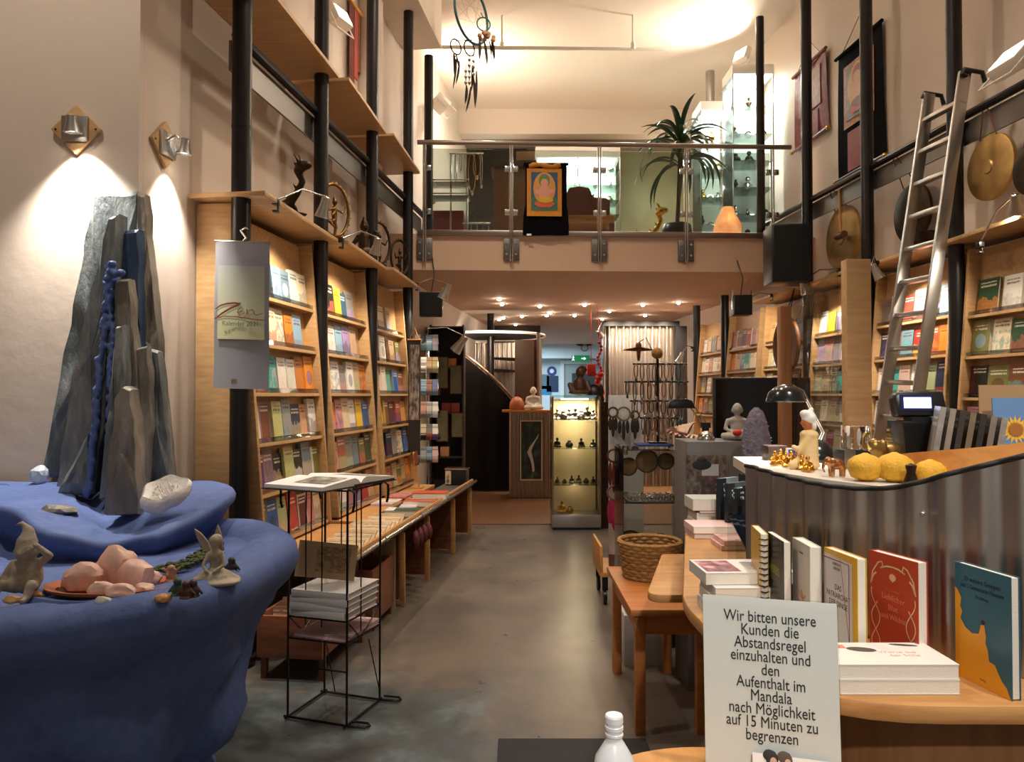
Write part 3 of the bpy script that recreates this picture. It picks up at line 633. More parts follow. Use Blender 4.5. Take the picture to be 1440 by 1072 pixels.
# ================================================================ gongs
def gong(px, py, dia, d, label, c=BRASS, beater=False):
    p = iv_(MR) @ onR(px, py, d); t = thing('gong', label, 'gong', MR @ p - Vector((0, 0, dia / 2)), group='gongs hanging from the right rail'); r = dia / 2
    Mx = MR @ Matrix.Translation(p) @ Matrix.Rotation(PI / 2, 4, 'Y')
    m = MB(Mx); m.lathe([(0, .012), (r * .18, .012), (r * .22, .004), (r * .6, .006), (r * .93, .0), (r, -.008), (r, -.035), (r * .985, -.035), (r * .97, -.01), (r * .2, -.004), (0, 0)], (0, 0, 0), 40); obj('disc', m, c, t, .5)
    for s in (-.35, .35):
        m = MB(MR); m.tube([p + Vector((0, s * r, r * .9)), Vector((-.03, p.y + s * r * .3, 3.50))], .005, 6); obj('cord', m, DWOOD, t)
    return p, r
p, r = gong(1183, 335, .64, -.12, 'large brass gong with a wooden beater hung before it')
t = thing('gong_beater', 'wooden gong beater with a long handle hanging before the brass gong', 'beater', MR @ (p + Vector((.08, -.05, -.0))))
q = p + Vector((.07, .1, 0)); m = MB(MR); m.cyl(q + Vector((0, -.0, .45)), q + Vector((0, .02, .0)), .013); obj('handle', m, BEECH, t, .8)
m = MB(MR); m.cyl(q + Vector((0, -.05, .0)), q + Vector((0, .09, .0)), .035); obj('mallet_head', m, DWOOD, t, .8)
gong(1390, 235, .46, -.05, 'round brass gong right of the ladder')
gong(1450, 236, .34, .02, 'dark rimmed small gong at the right edge', BRONZE)
gong(1280, 300, .50, -.16, 'brass gong partly hidden behind the ladder', BRONZE)
p = onR(1302, 352, .0); p.z = 2.629
m = MB(); m.lathe([(.05, 0), (.10, .01), (.145, .06), (.15, .13), (.144, .13), (.138, .06), (.09, .018), (0, .014)], p, 28); o = obj('singing_bowl', m, BRONZE, None, .6); tag(o, 'dark singing bowl on the board behind the ladder', 'bowl')
# ================================================================ ladder
t = thing('ladder', 'aluminium ladder leaning on the black rail of the right wall', 'ladder', P(1270, 545, 5.6) - Vector((0, 0, 1.5)))
A0, A1 = P(1304, 133, 5.68), P(1360, 100, 5.23); B0, B1 = P(1247, 545, 5.60), P(1292, 548, 5.19)
def ext(a, b, z): return a + (b - a) * ((z - a.z) / (b.z - a.z))
F0, F1 = ext(A0, B0, .001), ext(A1, B1, .001)
ax = (A1 - A0).normalized()
rungd = ((F0 + F1) / 2 - (A0 + A1) / 2).normalized(); nrm = ax.cross(rungd).normalized()
for a, f in ((A0, F0), (A1, F1)):
    R = Matrix((ax, nrm, rungd)).transposed(); m = MB(); m.box((a + f) / 2, (.028, .085, (f - a).length), R); sr = obj('side_rail', m, ALU, t, None, .004)
    m = MB(); hk = a + rungd * .03; m.tube([hk, hk - nrm * .04 + ax * .01, hk - nrm * .06 + Vector((.04, 0, .03)), hk + Vector((.11, 0, .02)), hk + Vector((.13, 0, -.05))], .017); obj('top_hook', m, BLACK, sr, .8)
    m = MB(); m.box(f - rungd * .035, (.036, .095, .06), R); obj('rubber_foot', m, BLACK, sr)
n = 14
for k in range(n):
    f = .055 + k * .0655
    if f > .95: break
    m = MB(); R = Matrix((ax, nrm, rungd)).transposed(); a = A0.lerp(F0, f); b = A1.lerp(F1, f); m.box((a + b) / 2, ((b - a).length, .045, .03), R); obj('rung', m, ALU, t, None, .003)
# ================================================================ dream catchers from the ceiling
FEATH = mat('dark_feather', '#2b211d', .8, var=.3, vs=60); TEAL = mat('teal_leather', '#2f5a5c', .6); DCO = mat('feather_down', '#b48a68', .9, var=.2, vs=60)
DCM = Matrix.Translation(P(663, 20, 5.0)) @ Matrix.Rotation(math.radians(58), 4, 'Z')
t = thing('dream_catcher', 'large dream catcher with teal rings and dark feathers hanging from the ceiling', 'dream catcher', P(663, 20, 5.0))
def ring_pts(M, c, r, n=40): return [M @ Vector((c[0] + r * math.cos(2 * PI * k / n), c[1], c[2] + r * math.sin(2 * PI * k / n))) for k in range(n)]
m = MB(); m.tube(ring_pts(DCM, (0, 0, 0), .19), .009, 8, True); obj('hoop', m, TEAL, t, 1)
m = MB(); m.tube([DCM @ Vector((0, 0, .19)), Vector((P(663, 20, 5).x, 5.0, 5.999))], .003); obj('hanging_thread', m, INK, t)
m = MB()
for k in range(12):
    a = 2 * PI * k / 12; b = a + 2 * PI * 5 / 12; m.tube([DCM @ Vector((.19 * math.cos(a), 0, .19 * math.sin(a))), DCM @ Vector((.19 * math.cos(b), 0, .19 * math.sin(b)))], .0009, 4)
obj('web', m, DCO, t)
def feathers(cx, cy, items):
    for (x0, y0, x1, y1, w) in items:
        a, b = P(x0, y0, 5.0), P(x1, y1, 5.0 + random.Random(x0).uniform(-.04, .04)); mid = (a + b) / 2 + Vector((.008, .004, 0)); L = []
        for k in range(7):
            f = k / 6; c = a * (1 - f) ** 2 + mid * 2 * f * (1 - f) + b * f * f; ww = w * math.sin(PI * min(1, f * .9 + .08)) ** .7
            L.append([c + Vector((-ww, 0, 0)), c + Vector((0, .002, 0)), c + Vector((ww, 0, 0)), c + Vector((0, -.002, 0))])
        m = MB(); m.loft(L); obj('feather', m, FEATH, t, .8)
for cx, cy, r in ((641, 66, .05), (660, 68, .05), (680, 34, .045)):
    m = MB(); M2 = Matrix.Translation(P(cx, cy, 5.0)) @ Matrix.Rotation(math.radians(50 if cy > 60 else 15), 4, 'Z'); m.tube(ring_pts(M2, (0, 0, 0), r, 24), .005, 6, True); obj('small_hoop', m, TEAL if cy < 60 else FEATH, t, 1)
m = MB(); rr = random.Random(2)
for k in range(12): m.ell(P(674 + rr.uniform(0, 20), 48 + rr.uniform(-4, 9), 5.0 + rr.uniform(-.02, .02)), (.016, .012, .018), None, 6, 4)
obj('feather_tuft', m, DCO, t, 1)
feathers(0, 0, [(674, 55, 674, 84, .010), (681, 58, 685, 91, .010), (691, 55, 695, 84, .011), (688, 58, 691, 80, .006), (638, 74, 639, 106, .010), (642, 80, 637, 125, .007), (646, 86, 641, 118, .008),
                (656, 120, 654, 146, .010), (662, 122, 655, 158, .008), (666, 110, 668, 150, .010), (670, 100, 668, 152, .008), (664, 92, 663, 128, .008), (641, 76, 645, 96, .006)])
for cx, ys in ((660, (84, 92, 100, 108, 116)), (655, (100, 108, 116)), (666, (86, 94, 104))):
    for y in ys: m = MB(); m.ell(P(cx, y, 5.0), (.011, .011, .013), None, 8, 6); obj('bead', m, SILVER, t, 1)
for a, b in (((641, 58), (663, 56)), ((660, 60), (664, 56)), ((680, 25), (676, 18)), ((660, 76), (660, 120)), ((641, 74), (641, 80)), ((655, 76), (655, 120)), ((666, 76), (666, 112))): m = MB(); m.tube([P(*a, 5.0), P(*b, 5.0)], .003, 5); obj('leather_cord', m, FEATH, t)
# track with cable across the ceiling
t = thing('ceiling_track', 'white cable track crossing under the gallery ceiling', 'track', P(780, 66, 9.0))
m = MB(); m.cyl(P(608, 66, 8.6), P(942, 70, 9.2), .022, n=10); obj('track_bar', m, WHITE_M, t, .8)
for x in (706, 890): m = MB(); c = P(x, 66, 8.85); m.cyl(c, Vector((c.x, c.y, 5.999)), .012); m.cyl(c - Vector((0, 0, .03)), c + Vector((0, 0, .05)), .025); obj('track_hanger', m, WHITE_M, t, .8)
# ================================================================ gallery furniture
def gx(px, py, dy): return onG(px, py, dy)
GZ = 3.241
GF = Matrix.Translation((0, 0, 0))
def gbox(x0, x1, yt, Y0, dep, name, label, cat, m_, bev=.006):
    a, b = P(x0, yt, Y0), P(x1, yt, Y0); m = MB(); m.b(a.x, b.x, Y0, Y0 + dep, GZ, a.z); o = obj(name, m, m_, None, None, bev); return tag(o, label, cat)
gbox(609, 652, 296, 9.2, .5, 'storage_chest', 'dark red chest behind the left glass panel of the gallery', 'chest', mat('dark_red_lacquer', '#7d2f22', .4))
t = thing('tall_cupboard', 'tall brown wooden cupboard behind the second gallery post', 'cupboard', P(718, 325, 9.6))
a, b = P(694, 236, 9.6), P(752, 236, 9.6)
m = MB(); m.b(a.x, b.x, 9.6, 10.1, GZ, a.z); obj('body', m, mat('walnut_veneer', '#7d5a3c', .45, var=.08), t, None, .005)
m = MB(); m.b(a.x - .03, b.x + .02, 9.57, 10.12, a.z, a.z + .09); obj('top_board', m, mat('dark_walnut', '#3a2a22', .4), t, None, .005)
m = MB(); m.b((a.x + b.x) / 2 - .002, (a.x + b.x) / 2 + .002, 9.596, 9.6, GZ + .05, a.z - .02); obj('door_gap', m, BLACK, t)
a, b = P(726, 226, 9.6), P(752, 212, 9.6)
m = MB(); m.b(a.x, b.x, 9.62, 9.9, P(700, 236, 9.6).z + .09, b.z); o = obj('cardboard_box', m, mat('tan_card', '#b08a60', .7), None, None, .004); tag(o, 'small tan cardboard box on top of the brown gallery cupboard', 'box')
t = thing('display_rack', 'chrome tube rack with two glass shelves behind the left gallery glass', 'rack', P(632, 325, 8.8))
pts = [(605, 262), (660, 258)]
for x0, x1, yt in ((607, 607, 288), (657, 657, 264)):
    a = P(x0, yt, 8.8); m = MB(); m.tube([Vector((a.x, 8.8, GZ)), a, a + Vector((-.04 if x0 > 620 else .04, 0, .035))], .014); obj('upright', m, CHROME, t, .8)
for y in (258, 277):
    a, b = P(605, y, 8.8), P(660, y, 8.8); m = MB(); m.b(a.x, b.x, 8.72, 9.0, a.z - .008, a.z); obj('glass_shelf', m, GL, t)
    m = MB(); m.cyl((a.x, 8.72, a.z + .02), (b.x, 8.72, b.z + .02), .008); obj('shelf_rail', m, CHROME, t, .8)
a, b = P(650, 314, 8.8), P(690, 314, 8.8); m = MB(); m.cyl(a, b, .01); obj('lower_bar', m, CHROME, t, .8)
for k in range(5):
    a = P(655 + k * 8, 315, 8.8); m = MB(); m.cyl(a, (a.x, a.y, GZ), .007); obj('stay', m, CHROME, t, .8)
bar = P(660, 216, 9.15); t = thing('hanging_bar', 'thin bar carrying crystal pendants behind the gallery glass', 'bar', bar)
m = MB(); m.cyl(P(632, 216, 9.15), P(680, 216, 9.15), .01); obj('bar', m, CHROME, t, .8)
m = MB(); m.cyl(P(634, 216, 9.15), Vector((P(634, 216, 9.15).x, 9.15, GZ)), .012); obj('stand_pole', m, CHROME, t, .8)
for k, (x, y1, lp) in enumerate(((641, 262, 0), (648, 240, 0), (654, 256, 0), (664, 272, 1), (671, 250, 1), (677, 262, 0))):
    t = thing('necklace', 'long pendant necklace on the bar behind the gallery glass, %s from the left' % ORDN[k], 'necklace', P(x, y1, 9.15), group='necklaces on the gallery bar')
    a, b = P(x, 216, 9.15), P(x, y1, 9.15); w = .045 if lp else .012
    m = MB(); m.tube([(a.x, 9.14, a.z)] + [Vector((a.x + w * math.sin(q), 9.13, a.z + (b.z - a.z) * (1 - math.cos(q)) / 2)) for q in [2 * PI * j / 16 for j in range(1, 16)]], .006, 6, True); obj('chain', m, GOLD if lp else SILVER, t, .8)
    m = MB(); m.ell(b, (.014, .014, .03)); obj('pendant', m, mat('pale_crystal', '#d8c8b8', .15), t, 1)
# lit showcase at the back
t = thing('showcase', 'brightly lit wide glass showcase at the back of the gallery', 'showcase', P(812, 325, 11.6))
a, b = P(753, 207, 11.6), P(872, 207, 11.6); zt = a.z
m = MB(); m.b(a.x, b.x, 12.1, 12.13, GZ, zt); obj('back_panel', m, mat('milk_glass', '#e6f0ec', .4), t)
m = MB(); m.b(a.x, b.x, 11.58, 12.13, zt - .16, zt); obj('light_box', m, mat('showcase_white', '#efeae2', .4), t, None, .004)
m = MB(); m.b(a.x + .05, b.x - .05, 11.66, 12.05, zt - .168, zt - .161); obj('light_strip', m, emit('cool_tube', '#f6fff9', 14), t)
area('showcase_light', ((a.x + b.x) / 2, 11.85, zt - .18), ((a.x + b.x) / 2, 11.95, GZ), 40, 1.1, .3, (.95, 1, .97))
m = MB(); m.b(a.x, b.x, 11.6, 12.13, GZ, GZ + .2); obj('plinth', m, WHITE_M, t, None, .004)
for x in (a.x, (a.x + b.x) / 2, b.x): m = MB(); m.b(x - .008, x + .008, 11.6, 11.616, GZ + .2, zt - .16); obj('frame_strip', m, ALU, t)
sz = [P(800, y, 11.7).z for y in (303, 283, 262, 240)]
for z in sz: m = MB(); m.b(a.x + .01, b.x - .01, 11.63, 12.09, z - .008, z); obj('glass_shelf', m, glass('shelf_glass', '#ecf2ee', .8), t)
rr = random.Random(5)
sc_x = (a.x, b.x)
def trinket(p, s, m_, label, grp, kind):
    m = MB()
    if kind == 0: m.lathe([(.3 * s, 0), (.35 * s, .1 * s), (.1 * s, .3 * s), (.3 * s, .7 * s), (.12 * s, 1.0 * s), (.16 * s, 1.15 * s), (.02 * s, 1.3 * s)], p, 12)
    elif kind == 1: m.ell(p + Vector((0, 0, .4 * s)), (.4 * s, .3 * s, .4 * s), None, 10, 6); m.ell(p + Vector((0, 0, 1.0 * s)), (.22 * s,) * 3, None, 10, 6); m.ell(p + Vector((0, -.15 * s, .2 * s)), (.6 * s, .35 * s, .2 * s), None, 10, 6)
    elif kind == 2: m.tube([p + Vector((.4 * s * math.cos(q), 0, .45 * s + .4 * s * math.sin(q))) for q in [2 * PI * j / 14 for j in range(14)]], .1 * s, 6, True); m.ell(p + Vector((0, 0, .06 * s)), (.3 * s, .2 * s, .07 * s), None, 8, 4)
    else: m.lathe([(.35 * s, 0), (.5 * s, .25 * s), (.45 * s, .5 * s), (.2 * s, .7 * s), (.24 * s, .85 * s)], p, 12)
    o = obj('ornament', m, m_, None, .8); tag(o, label, 'ornament', grp); return o
rows = ['bottom', 'second lowest', 'third', 'top']
for ri, z in enumerate(sz):
    for k in range(5):
        x = sc_x[0] + .12 + k * (sc_x[1] - sc_x[0] - .24) / 4 + rr.uniform(-.03, .03)
        trinket(Vector((x, 11.8, z)), rr.uniform(.07, .12), SILVER if rr.random() < .6 else mat('pale_crystal', '#d8c8b8', .15), 'small ornament, %s from the left on the %s shelf of the lit gallery showcase' % (ORDN[k], rows[ri]), 'ornaments in the lit gallery showcase', rr.randrange(4))
# sofa with carved back
t = thing('carved_bench', 'reddish brown bench with a carved arched back in the gallery', 'bench', P(828, 325, 9.4))
SOF = mat('mahogany', '#6b3a30', .4, var=.12); a, b, zz = P(790, 290, 9.4), P(858, 290, 9.4), P(800, 278, 9.4).z
pr = [(a.x, GZ + .1), (b.x, GZ + .1), (b.x, zz - .04), (b.x - .05, zz), (b.x - .2, zz + .01), (b.x - .24, zz + .06)]
cxm = a.x + .22; pr += [(cxm + .16, zz + .06), (cxm + .12, zz + .13), (cxm, zz + .15), (cxm - .12, zz + .13), (cxm - .16, zz + .06), (a.x, zz + .04)]
m = MB(); m.prism([(x, 9.42, z) for x, z in pr], (0, .05, 0)); obj('carved_back', m, SOF, t, None, .008)
m = MB(); m.b(a.x, b.x, 9.0, 9.42, P(800, 308, 9.2).z - .1, P(800, 308, 9.2).z); obj('seat', m, BEECH, t, None, .01)
for x in (a.x, b.x - .06): m = MB(); m.b(x, x + .06, 9.0, 9.06, GZ, P(800, 308, 9.2).z - .1); obj('leg', m, SOF, t)
for x in (a.x, b.x - .06): m = MB(); m.b(x, x + .06, 9.36, 9.42, GZ, P(800, 308, 9.2).z - .1); obj('leg', m, SOF, t)
# potted dracaena
base = P(952, 329, 9.05); base.z = GZ
t = thing('potted_plant', 'tall strap-leaved plant in a dark pot behind the gallery glass', 'plant', base)
m = MB(); m.lathe([(.12, 0), (.17, .06), (.19, .2), (.17, .30), (.15, .32), (.15, .28), (0, .27)], base, 24); obj('pot', m, mat('dark_glaze', '#2a2024', .3), t, .8)
crown = P(957, 200, 9.05)
m = MB(); m.tube([base + Vector((0, 0, .27)), base + Vector((.02, 0, .6)), crown], .025); obj('stem', m, mat('bark', '#5a4632', .8, var=.2), t, .8)
LEAF = mat('strap_leaf', '#2c4a24', .4, var=.35, vs=5); rr = random.Random(11)
def leaf(root, az, up, L, w, droop, par, LEAF=LEAF):
    d = Vector((math.cos(az), math.sin(az), 0)); sd = Vector((-d.y, d.x, 0)); rows = []; n = 9
    p = Vector(root); ang = up
    for k in range(n + 1):
        f = k / n; ww = w * math.sin(PI * (f * .86 + .12)) ** .8
        rows.append([p - sd * ww + Vector((0, 0, ww * .5)), p, p + sd * ww + Vector((0, 0, ww * .5))])
        p = p + (d * math.cos(ang) + Vector((0, 0, math.sin(ang)))) * (L / n); ang -= droop / n
    m = MB(); m.sheet(rows); m.sheet([[q - Vector((0, 0, .003)) for q in r] for r in rows]); obj('leaf', m, LEAF, par, 1)
for k in range(28): leaf(crown + Vector((0, 0, rr.uniform(-.08, .08))), k * 2.4, rr.uniform(.5, 1.45), rr.uniform(.42, .68), rr.uniform(.026, .04), rr.uniform(1.2, 2.3), t)
for k in range(16): leaf(crown - Vector((0, 0, rr.uniform(.05, .35))), k * 2.4 + 1, rr.uniform(.1, .9), rr.uniform(.55, .9), rr.uniform(.024, .036), rr.uniform(1.8, 2.8), t)
# golden dragon figure and salt lamp
def dragon(base, s, m_, name, label, cat, voxel):
    m = MB(); B = Matrix.Translation(base) @ Matrix.Diagonal((s, s, s, 1)); m.M = B
    path = [(-.45, 0, .12), (-.3, .05, .22), (-.12, -.03, .12), (.05, .03, .25), (.2, 0, .42), (.3, -.02, .62), (.22, -.05, .80), (.3, -.1, .86)]
    for i in range(len(path) - 1): m.cap(path[i], path[i + 1], .085 + .03 * math.sin(i), .085 + .03 * math.sin(i + 1))
    m.ell((.36, -.1, .88), (.13, .08, .08)); m.cap((.24, -.1, .95), (.16, -.1, 1.08), .03, .012); m.cap((.28, -.04, .95), (.22, 0, 1.1), .03, .012)
    for q in ((-.3, .1), (-.05, -.1), (.12, .1)): m.cap((q[0], q[1], .2), (q[0] + .06, q[1] * 1.7, .03), .045, .03)
    m.ell((-.1, 0, .04), (.5, .22, .05))
    for k in range(6): p0 = Vector(path[k + 1]); m.cap(p0 + Vector((-.02, 0, .08)), p0 + Vector((-.08, 0, .17)), .03, .01)
    o = obj(name, remesh(m, voxel, 3, name), m_, None, 1); return tag(o, label, cat)
b = P(914, 329, 8.6); b.z = GZ
dragon(b, .42, mat('bright_gold', '#d9a93f', .22, 1, var=.2, vs=14), 'dragon_figure', 'golden dragon figure left of the plant in the gallery', 'figurine', .008)
b = P(1023, 330, 8.45); b.z = GZ
t = thing('salt_lamp', 'glowing orange salt crystal lamp standing behind the gallery glass', 'lamp', b)
rings = []; rr = random.Random(3)
for z, r in ((.02, .14), (.08, .155), (.16, .15), (.24, .12), (.30, .09), (.35, .075), (.375, .06)): rings.append([b + Vector((r * (1 + rr.uniform(-.08, .06)) * math.cos(2 * PI * k / 9 + .3), r * (1 + rr.uniform(-.08, .06)) * math.sin(2 * PI * k / 9 + .3), z)) for k in range(9)])
n = NT('glowing_salt'); nn = n.noise(n.co('Object'), 9, 4); n.base(lin('#e8a070'), .5); n.lk(n.ramp(nn, [(.3, '#e87a38'), (.7, '#ffb679')]), n.b.inputs['Emission Color']); n.b.inputs['Emission Strength'].default_value = .85
m = MB(); m.loft(rings); obj('salt_crystal', m, n.m, t, .4)
m = MB(); m.cyl(b, b + Vector((0, 0, .02)), .13); obj('wood_base', m, DWOOD, t)
point('salt_lamp_light', b + Vector((0, -.2, .3)), 1.5, (1, .5, .22), .1)
# tall glass showcases on the right of the gallery
def tower(x0, x1, Y0, dep, yt, label, seed, nsh):
    a, b = P(x0, yt, Y0), P(x1, yt, Y0); zt = a.z
    t = thing('glass_showcase', label, 'showcase', Vector(((a.x + b.x) / 2, Y0 + dep / 2, GZ)), group='tall gallery showcases')
    W = mat('showcase_white', '#efeae2', .4)
    m = MB(); m.b(a.x, b.x, Y0, Y0 + dep, zt - .12, zt); obj('top_frame', m, W, t, None, .004)
    m = MB(); m.b(a.x, b.x, Y0, Y0 + dep, GZ, GZ + .12); obj('plinth', m, W, t, None, .004)
    m = MB(); m.b(a.x + .04, b.x - .04, Y0 + .05, Y0 + dep - .05, zt - .13, zt - .122); obj('light_strip', m, emit('cool_tube', '#f6fff9', 14), t)
    area('showcase_light', ((a.x + b.x) / 2, Y0 + dep / 2, zt - .15), ((a.x + b.x) / 2, Y0 + dep / 2, GZ), 14, b.x - a.x - .1, dep - .12, (.95, 1, .97))
    for x in (a.x, b.x - .012):
        for y in (Y0, Y0 + dep - .012): m = MB(); m.b(x, x + .012, y, y + .012, GZ + .12, zt - .12); obj('corner_strip', m, ALU, t)
    G2 = glass('case_glass', '#f5f6f4', .9)
    m = MB(); m.b(a.x + .012, b.x - .012, Y0, Y0 + .005, GZ + .12, zt - .12); obj('front_pane', m, G2, t)
    m = MB(); m.b(a.x, a.x + .005, Y0 + .012, Y0 + dep - .012, GZ + .12, zt - .12); obj('side_pane', m, G2, t)
    m = MB(); m.b(a.x + .012, b.x - .012, Y0 + dep - .01, Y0 + dep - .004, GZ + .12, zt - .12); obj('back_panel', m, mat('milk_glass', '#e6f0ec', .4), t)
    for z in (.45, .95, 1.4, 1.8): point('case_fill_light', ((a.x + b.x) / 2, Y0 + .05, GZ + z), 2.2, (.97, 1, .98), .05)  # added points without fixtures, brighten the lower shelves
    rr = random.Random(seed)
    for k in range(nsh):
        z = GZ + .12 + (k) * (zt - GZ - .3) / nsh
        if k: m = MB(); m.b(a.x + .01, b.x - .01, Y0 + .02, Y0 + dep - .02, z - .007, z); obj('glass_shelf', m, glass('shelf_glass', '#ecf2ee', .8), t)
        for j in range(3):
            x = a.x + .08 + j * (b.x - a.x - .16) / 2
            trinket(Vector((x, Y0 + dep * rr.uniform(.35, .6), z + .001)), rr.uniform(.08, .16), rr.choice([SILVER, SILVER, GOLD, BRONZE]), '%s ornament on shelf level %s of %s' % (('left', 'middle', 'right')[j], ('one', 'two', 'three', 'four', 'five', 'six')[k], label.split(' showcase')[0]), 'ornaments in the tall gallery showcases', rr.randrange(4))
tower(1030, 1088, 9.05, .45, 90, 'right tall glass showcase with the white top', 21, 6)
tower(985, 1026, 9.7, .45, 142, 'left lower glass showcase with the white top', 22, 5)
a = P(1017, 76, 9.75); m = MB(); m.cyl((a.x, 10.4, GZ), (a.x, 10.4, 6), .06, n=20); o = obj('vent_pipe', m, ALU, None, .6); tag(o, 'silver vertical pipe behind the tall gallery showcases', 'pipe')
# ================================================================ loudspeakers
def speaker(c, w, d, h, label, rz=0, cable=None):
    c = Vector(c); t = thing('loudspeaker', label, 'loudspeaker', c); B = Matrix.Translation(c) @ Matrix.Rotation(rz, 4, 'Z')
    m = MB(B); m.b(-w / 2, w / 2, -d / 2, d / 2, 0, h); obj('housing', m, BLACK, t, None, .006)
    m = MB(B); m.b(-w * .45, w * .45, -d / 2 - .012, -d / 2 - .001, h * .03, h * .97); obj('front_grille', m, mat('speaker_mesh', '#0b0b0c', .9), t, None, .004)
    if cable:
        m = MB(); m.tube([c + Vector((0, .03, h)), c + Vector((.03, .05, h + .2)), Vector(cable)], .006); obj('cable', m, BLACK, t)
        for s in (-1, 1): m = MB(B); m.b(s * w * .5 - .006, s * w * .5 + .006, -.02, .02, h * .3, h + .06); obj('bracket', m, CHROME, t)
    return t
a = P(606, 445, 7.95); speaker(a, .24, .16, P(606, 412, 7.95).z - a.z, 'small black loudspeaker hanging at the left under the gallery', .1, (a.x, 8.075, 2.98))
a = P(1043, 444, 8.08); speaker(a, .19, .18, P(1043, 416, 8.08).z - a.z, 'small black loudspeaker hanging at the right under the gallery', -.1, (a.x, 8.235, 2.98))
a = P(1106, 400, 7.5); sp_ = speaker(a, .37, .34, P(1106, 320, 7.5).z - a.z, 'big black loudspeaker box at the right end of the gallery', -.08)
pp_ = MR @ Vector((0, sR(7.81), 0))
for z_ in (.15, .45): m = MB(); m.cyl((a.x + .16, 7.66, a.z + z_), (pp_.x - .03, pp_.y - .03, a.z + z_), .018); obj('pole_bracket', m, BLACK, sp_, .6)
# ================================================================ the blue fountain with slate
def blue_mat():
    n = NT('blue_plaster'); f = n.noise(n.co('Object'), 5, 5, .6); g = n.noise(n.co('Object'), 26, 4)
    n.base(n.mix(g, n.ramp(f, [(.3, '#384a86'), (.7, '#52669e')]), lin('#6074a6')), .68, 0, .3); n.bump(n.noise(n.co('Object'), 22, 5, .65), .35, .012); return n.m
BLUE = blue_mat()
t4 = thing('fountain', 'blue plaster fountain with a tall slate rock in the corner', 'fountain', (-1.6, 3.0, 0))
FC = Vector((-1.66, 2.86))
def basin_r(a):                        # outer rim radius in plan
    ca, sa = math.cos(a), math.sin(a)
    rx, ry = (.80 if ca > 0 else .75), (.76 if sa < 0 else .62)
    e = 2.9; return 1 / ((abs(ca) / rx) ** e + (abs(sa) / ry) ** e) ** (1 / e)
def lump(p, f, a): return mnoise.noise(Vector(p) * f) * a
NA = 96; prof = [(.66, .0), (.66, .10), (.67, .2), (.70, .3), (.73, .4), (.765, .48), (.80, .56), (.835, .63), (.875, .69), (.94, .74), (.99, .79), (1.0, .83), (.985, .875), (.93, .898), (.84, .897), (.78, .875), (.76, .858), (.745, .85)]
rings = []
for fr, z in prof:
    R = []
    for k in range(NA):
        a = 2 * PI * k / NA; r = basin_r(a) * fr
        big = 1 if z < .7 else .25
        c = Vector((FC.x + r * math.cos(a), FC.y + r * math.sin(a), z))
        sh = (lump((c.x, c.y, z * 1.6), 2.6, .17) + lump((c.x, c.y, z * 1.3), 6, .05)) * (1 if z < .66 else (.45 if z < .75 else .15))
        dz = .035 * math.cos(a - .6) if z > .6 else 0
        R.append(Vector((FC.x + (r + sh) * math.cos(a), FC.y + (r + sh) * math.sin(a), max(0, z + (dz + lump((c.x, c.y, 2), 3, .03) if z > .3 else 0)))))
    rings.append(R)
m = MB(); m.loft(rings); obj('basin', m, BLUE, t4, 1.2)
# upper ledge, a lumpy block behind the basin with a valley towards the viewer
outl = [PZ(x, y, z) for x, y, z in ((-60, 672, 1.08), (20, 684, 1.07), (62, 664, 1.07), (240, 664, 1.07), (300, 668, 1.08), (328, 684, 1.07), (324, 700, 1.05), (296, 716, 1.02), (262, 732, .995), (222, 752, .955), (178, 758, .935), (140, 764, .935), (100, 754, .965), (52, 744, .985), (16, 716, 1.03), (-60, 700, 1.05))]
cen = Vector((sum(p.x for p in outl) / len(outl), sum(p.y for p in outl) / len(outl)))
def ringat(fr, dz, zz=None, dens=4):
    R = []; n = len(outl)
    for i in range(n):
        for k in range(dens):
            f = k / dens; p0, p1, p2, p3 = (outl[(i + j) % n] for j in (-1, 0, 1, 2))
            p = .5 * ((2 * p1) + (p2 - p0) * f + (2 * p0 - 5 * p1 + 4 * p2 - p3) * f * f + (3 * p1 - p0 - 3 * p2 + p3) * f ** 3)
            q = Vector((cen.x + (p.x - cen.x) * fr, cen.y + (p.y - cen.y) * fr, p.z + dz if zz is None else zz + (p.z - 1) * .4))
            if q.y > 3.70: q.y = 3.70
            R.append(q + Vector((lump(q, 5, .02), lump(q + Vector((3, 0, 0)), 5, .02), 0)))
    return R
def clampw(R):
    for q in R:
        w = ML @ Vector((-.27, sL(q.y), 0))
        if q.y >= 3.70: q.y = 3.70
    return R
m = MB(); m.loft([clampw(r) for r in (ringat(.70, -.5, .70), ringat(.76, 0, .78), ringat(.84, 0, .86), ringat(.94, -.075), ringat(.99, -.045), ringat(1.0, -.022), ringat(.99, -.004), ringat(.94, .004), ringat(.72, .0), ringat(.4, .01))]); obj('upper_ledge', m, BLUE, t4, 1.2)
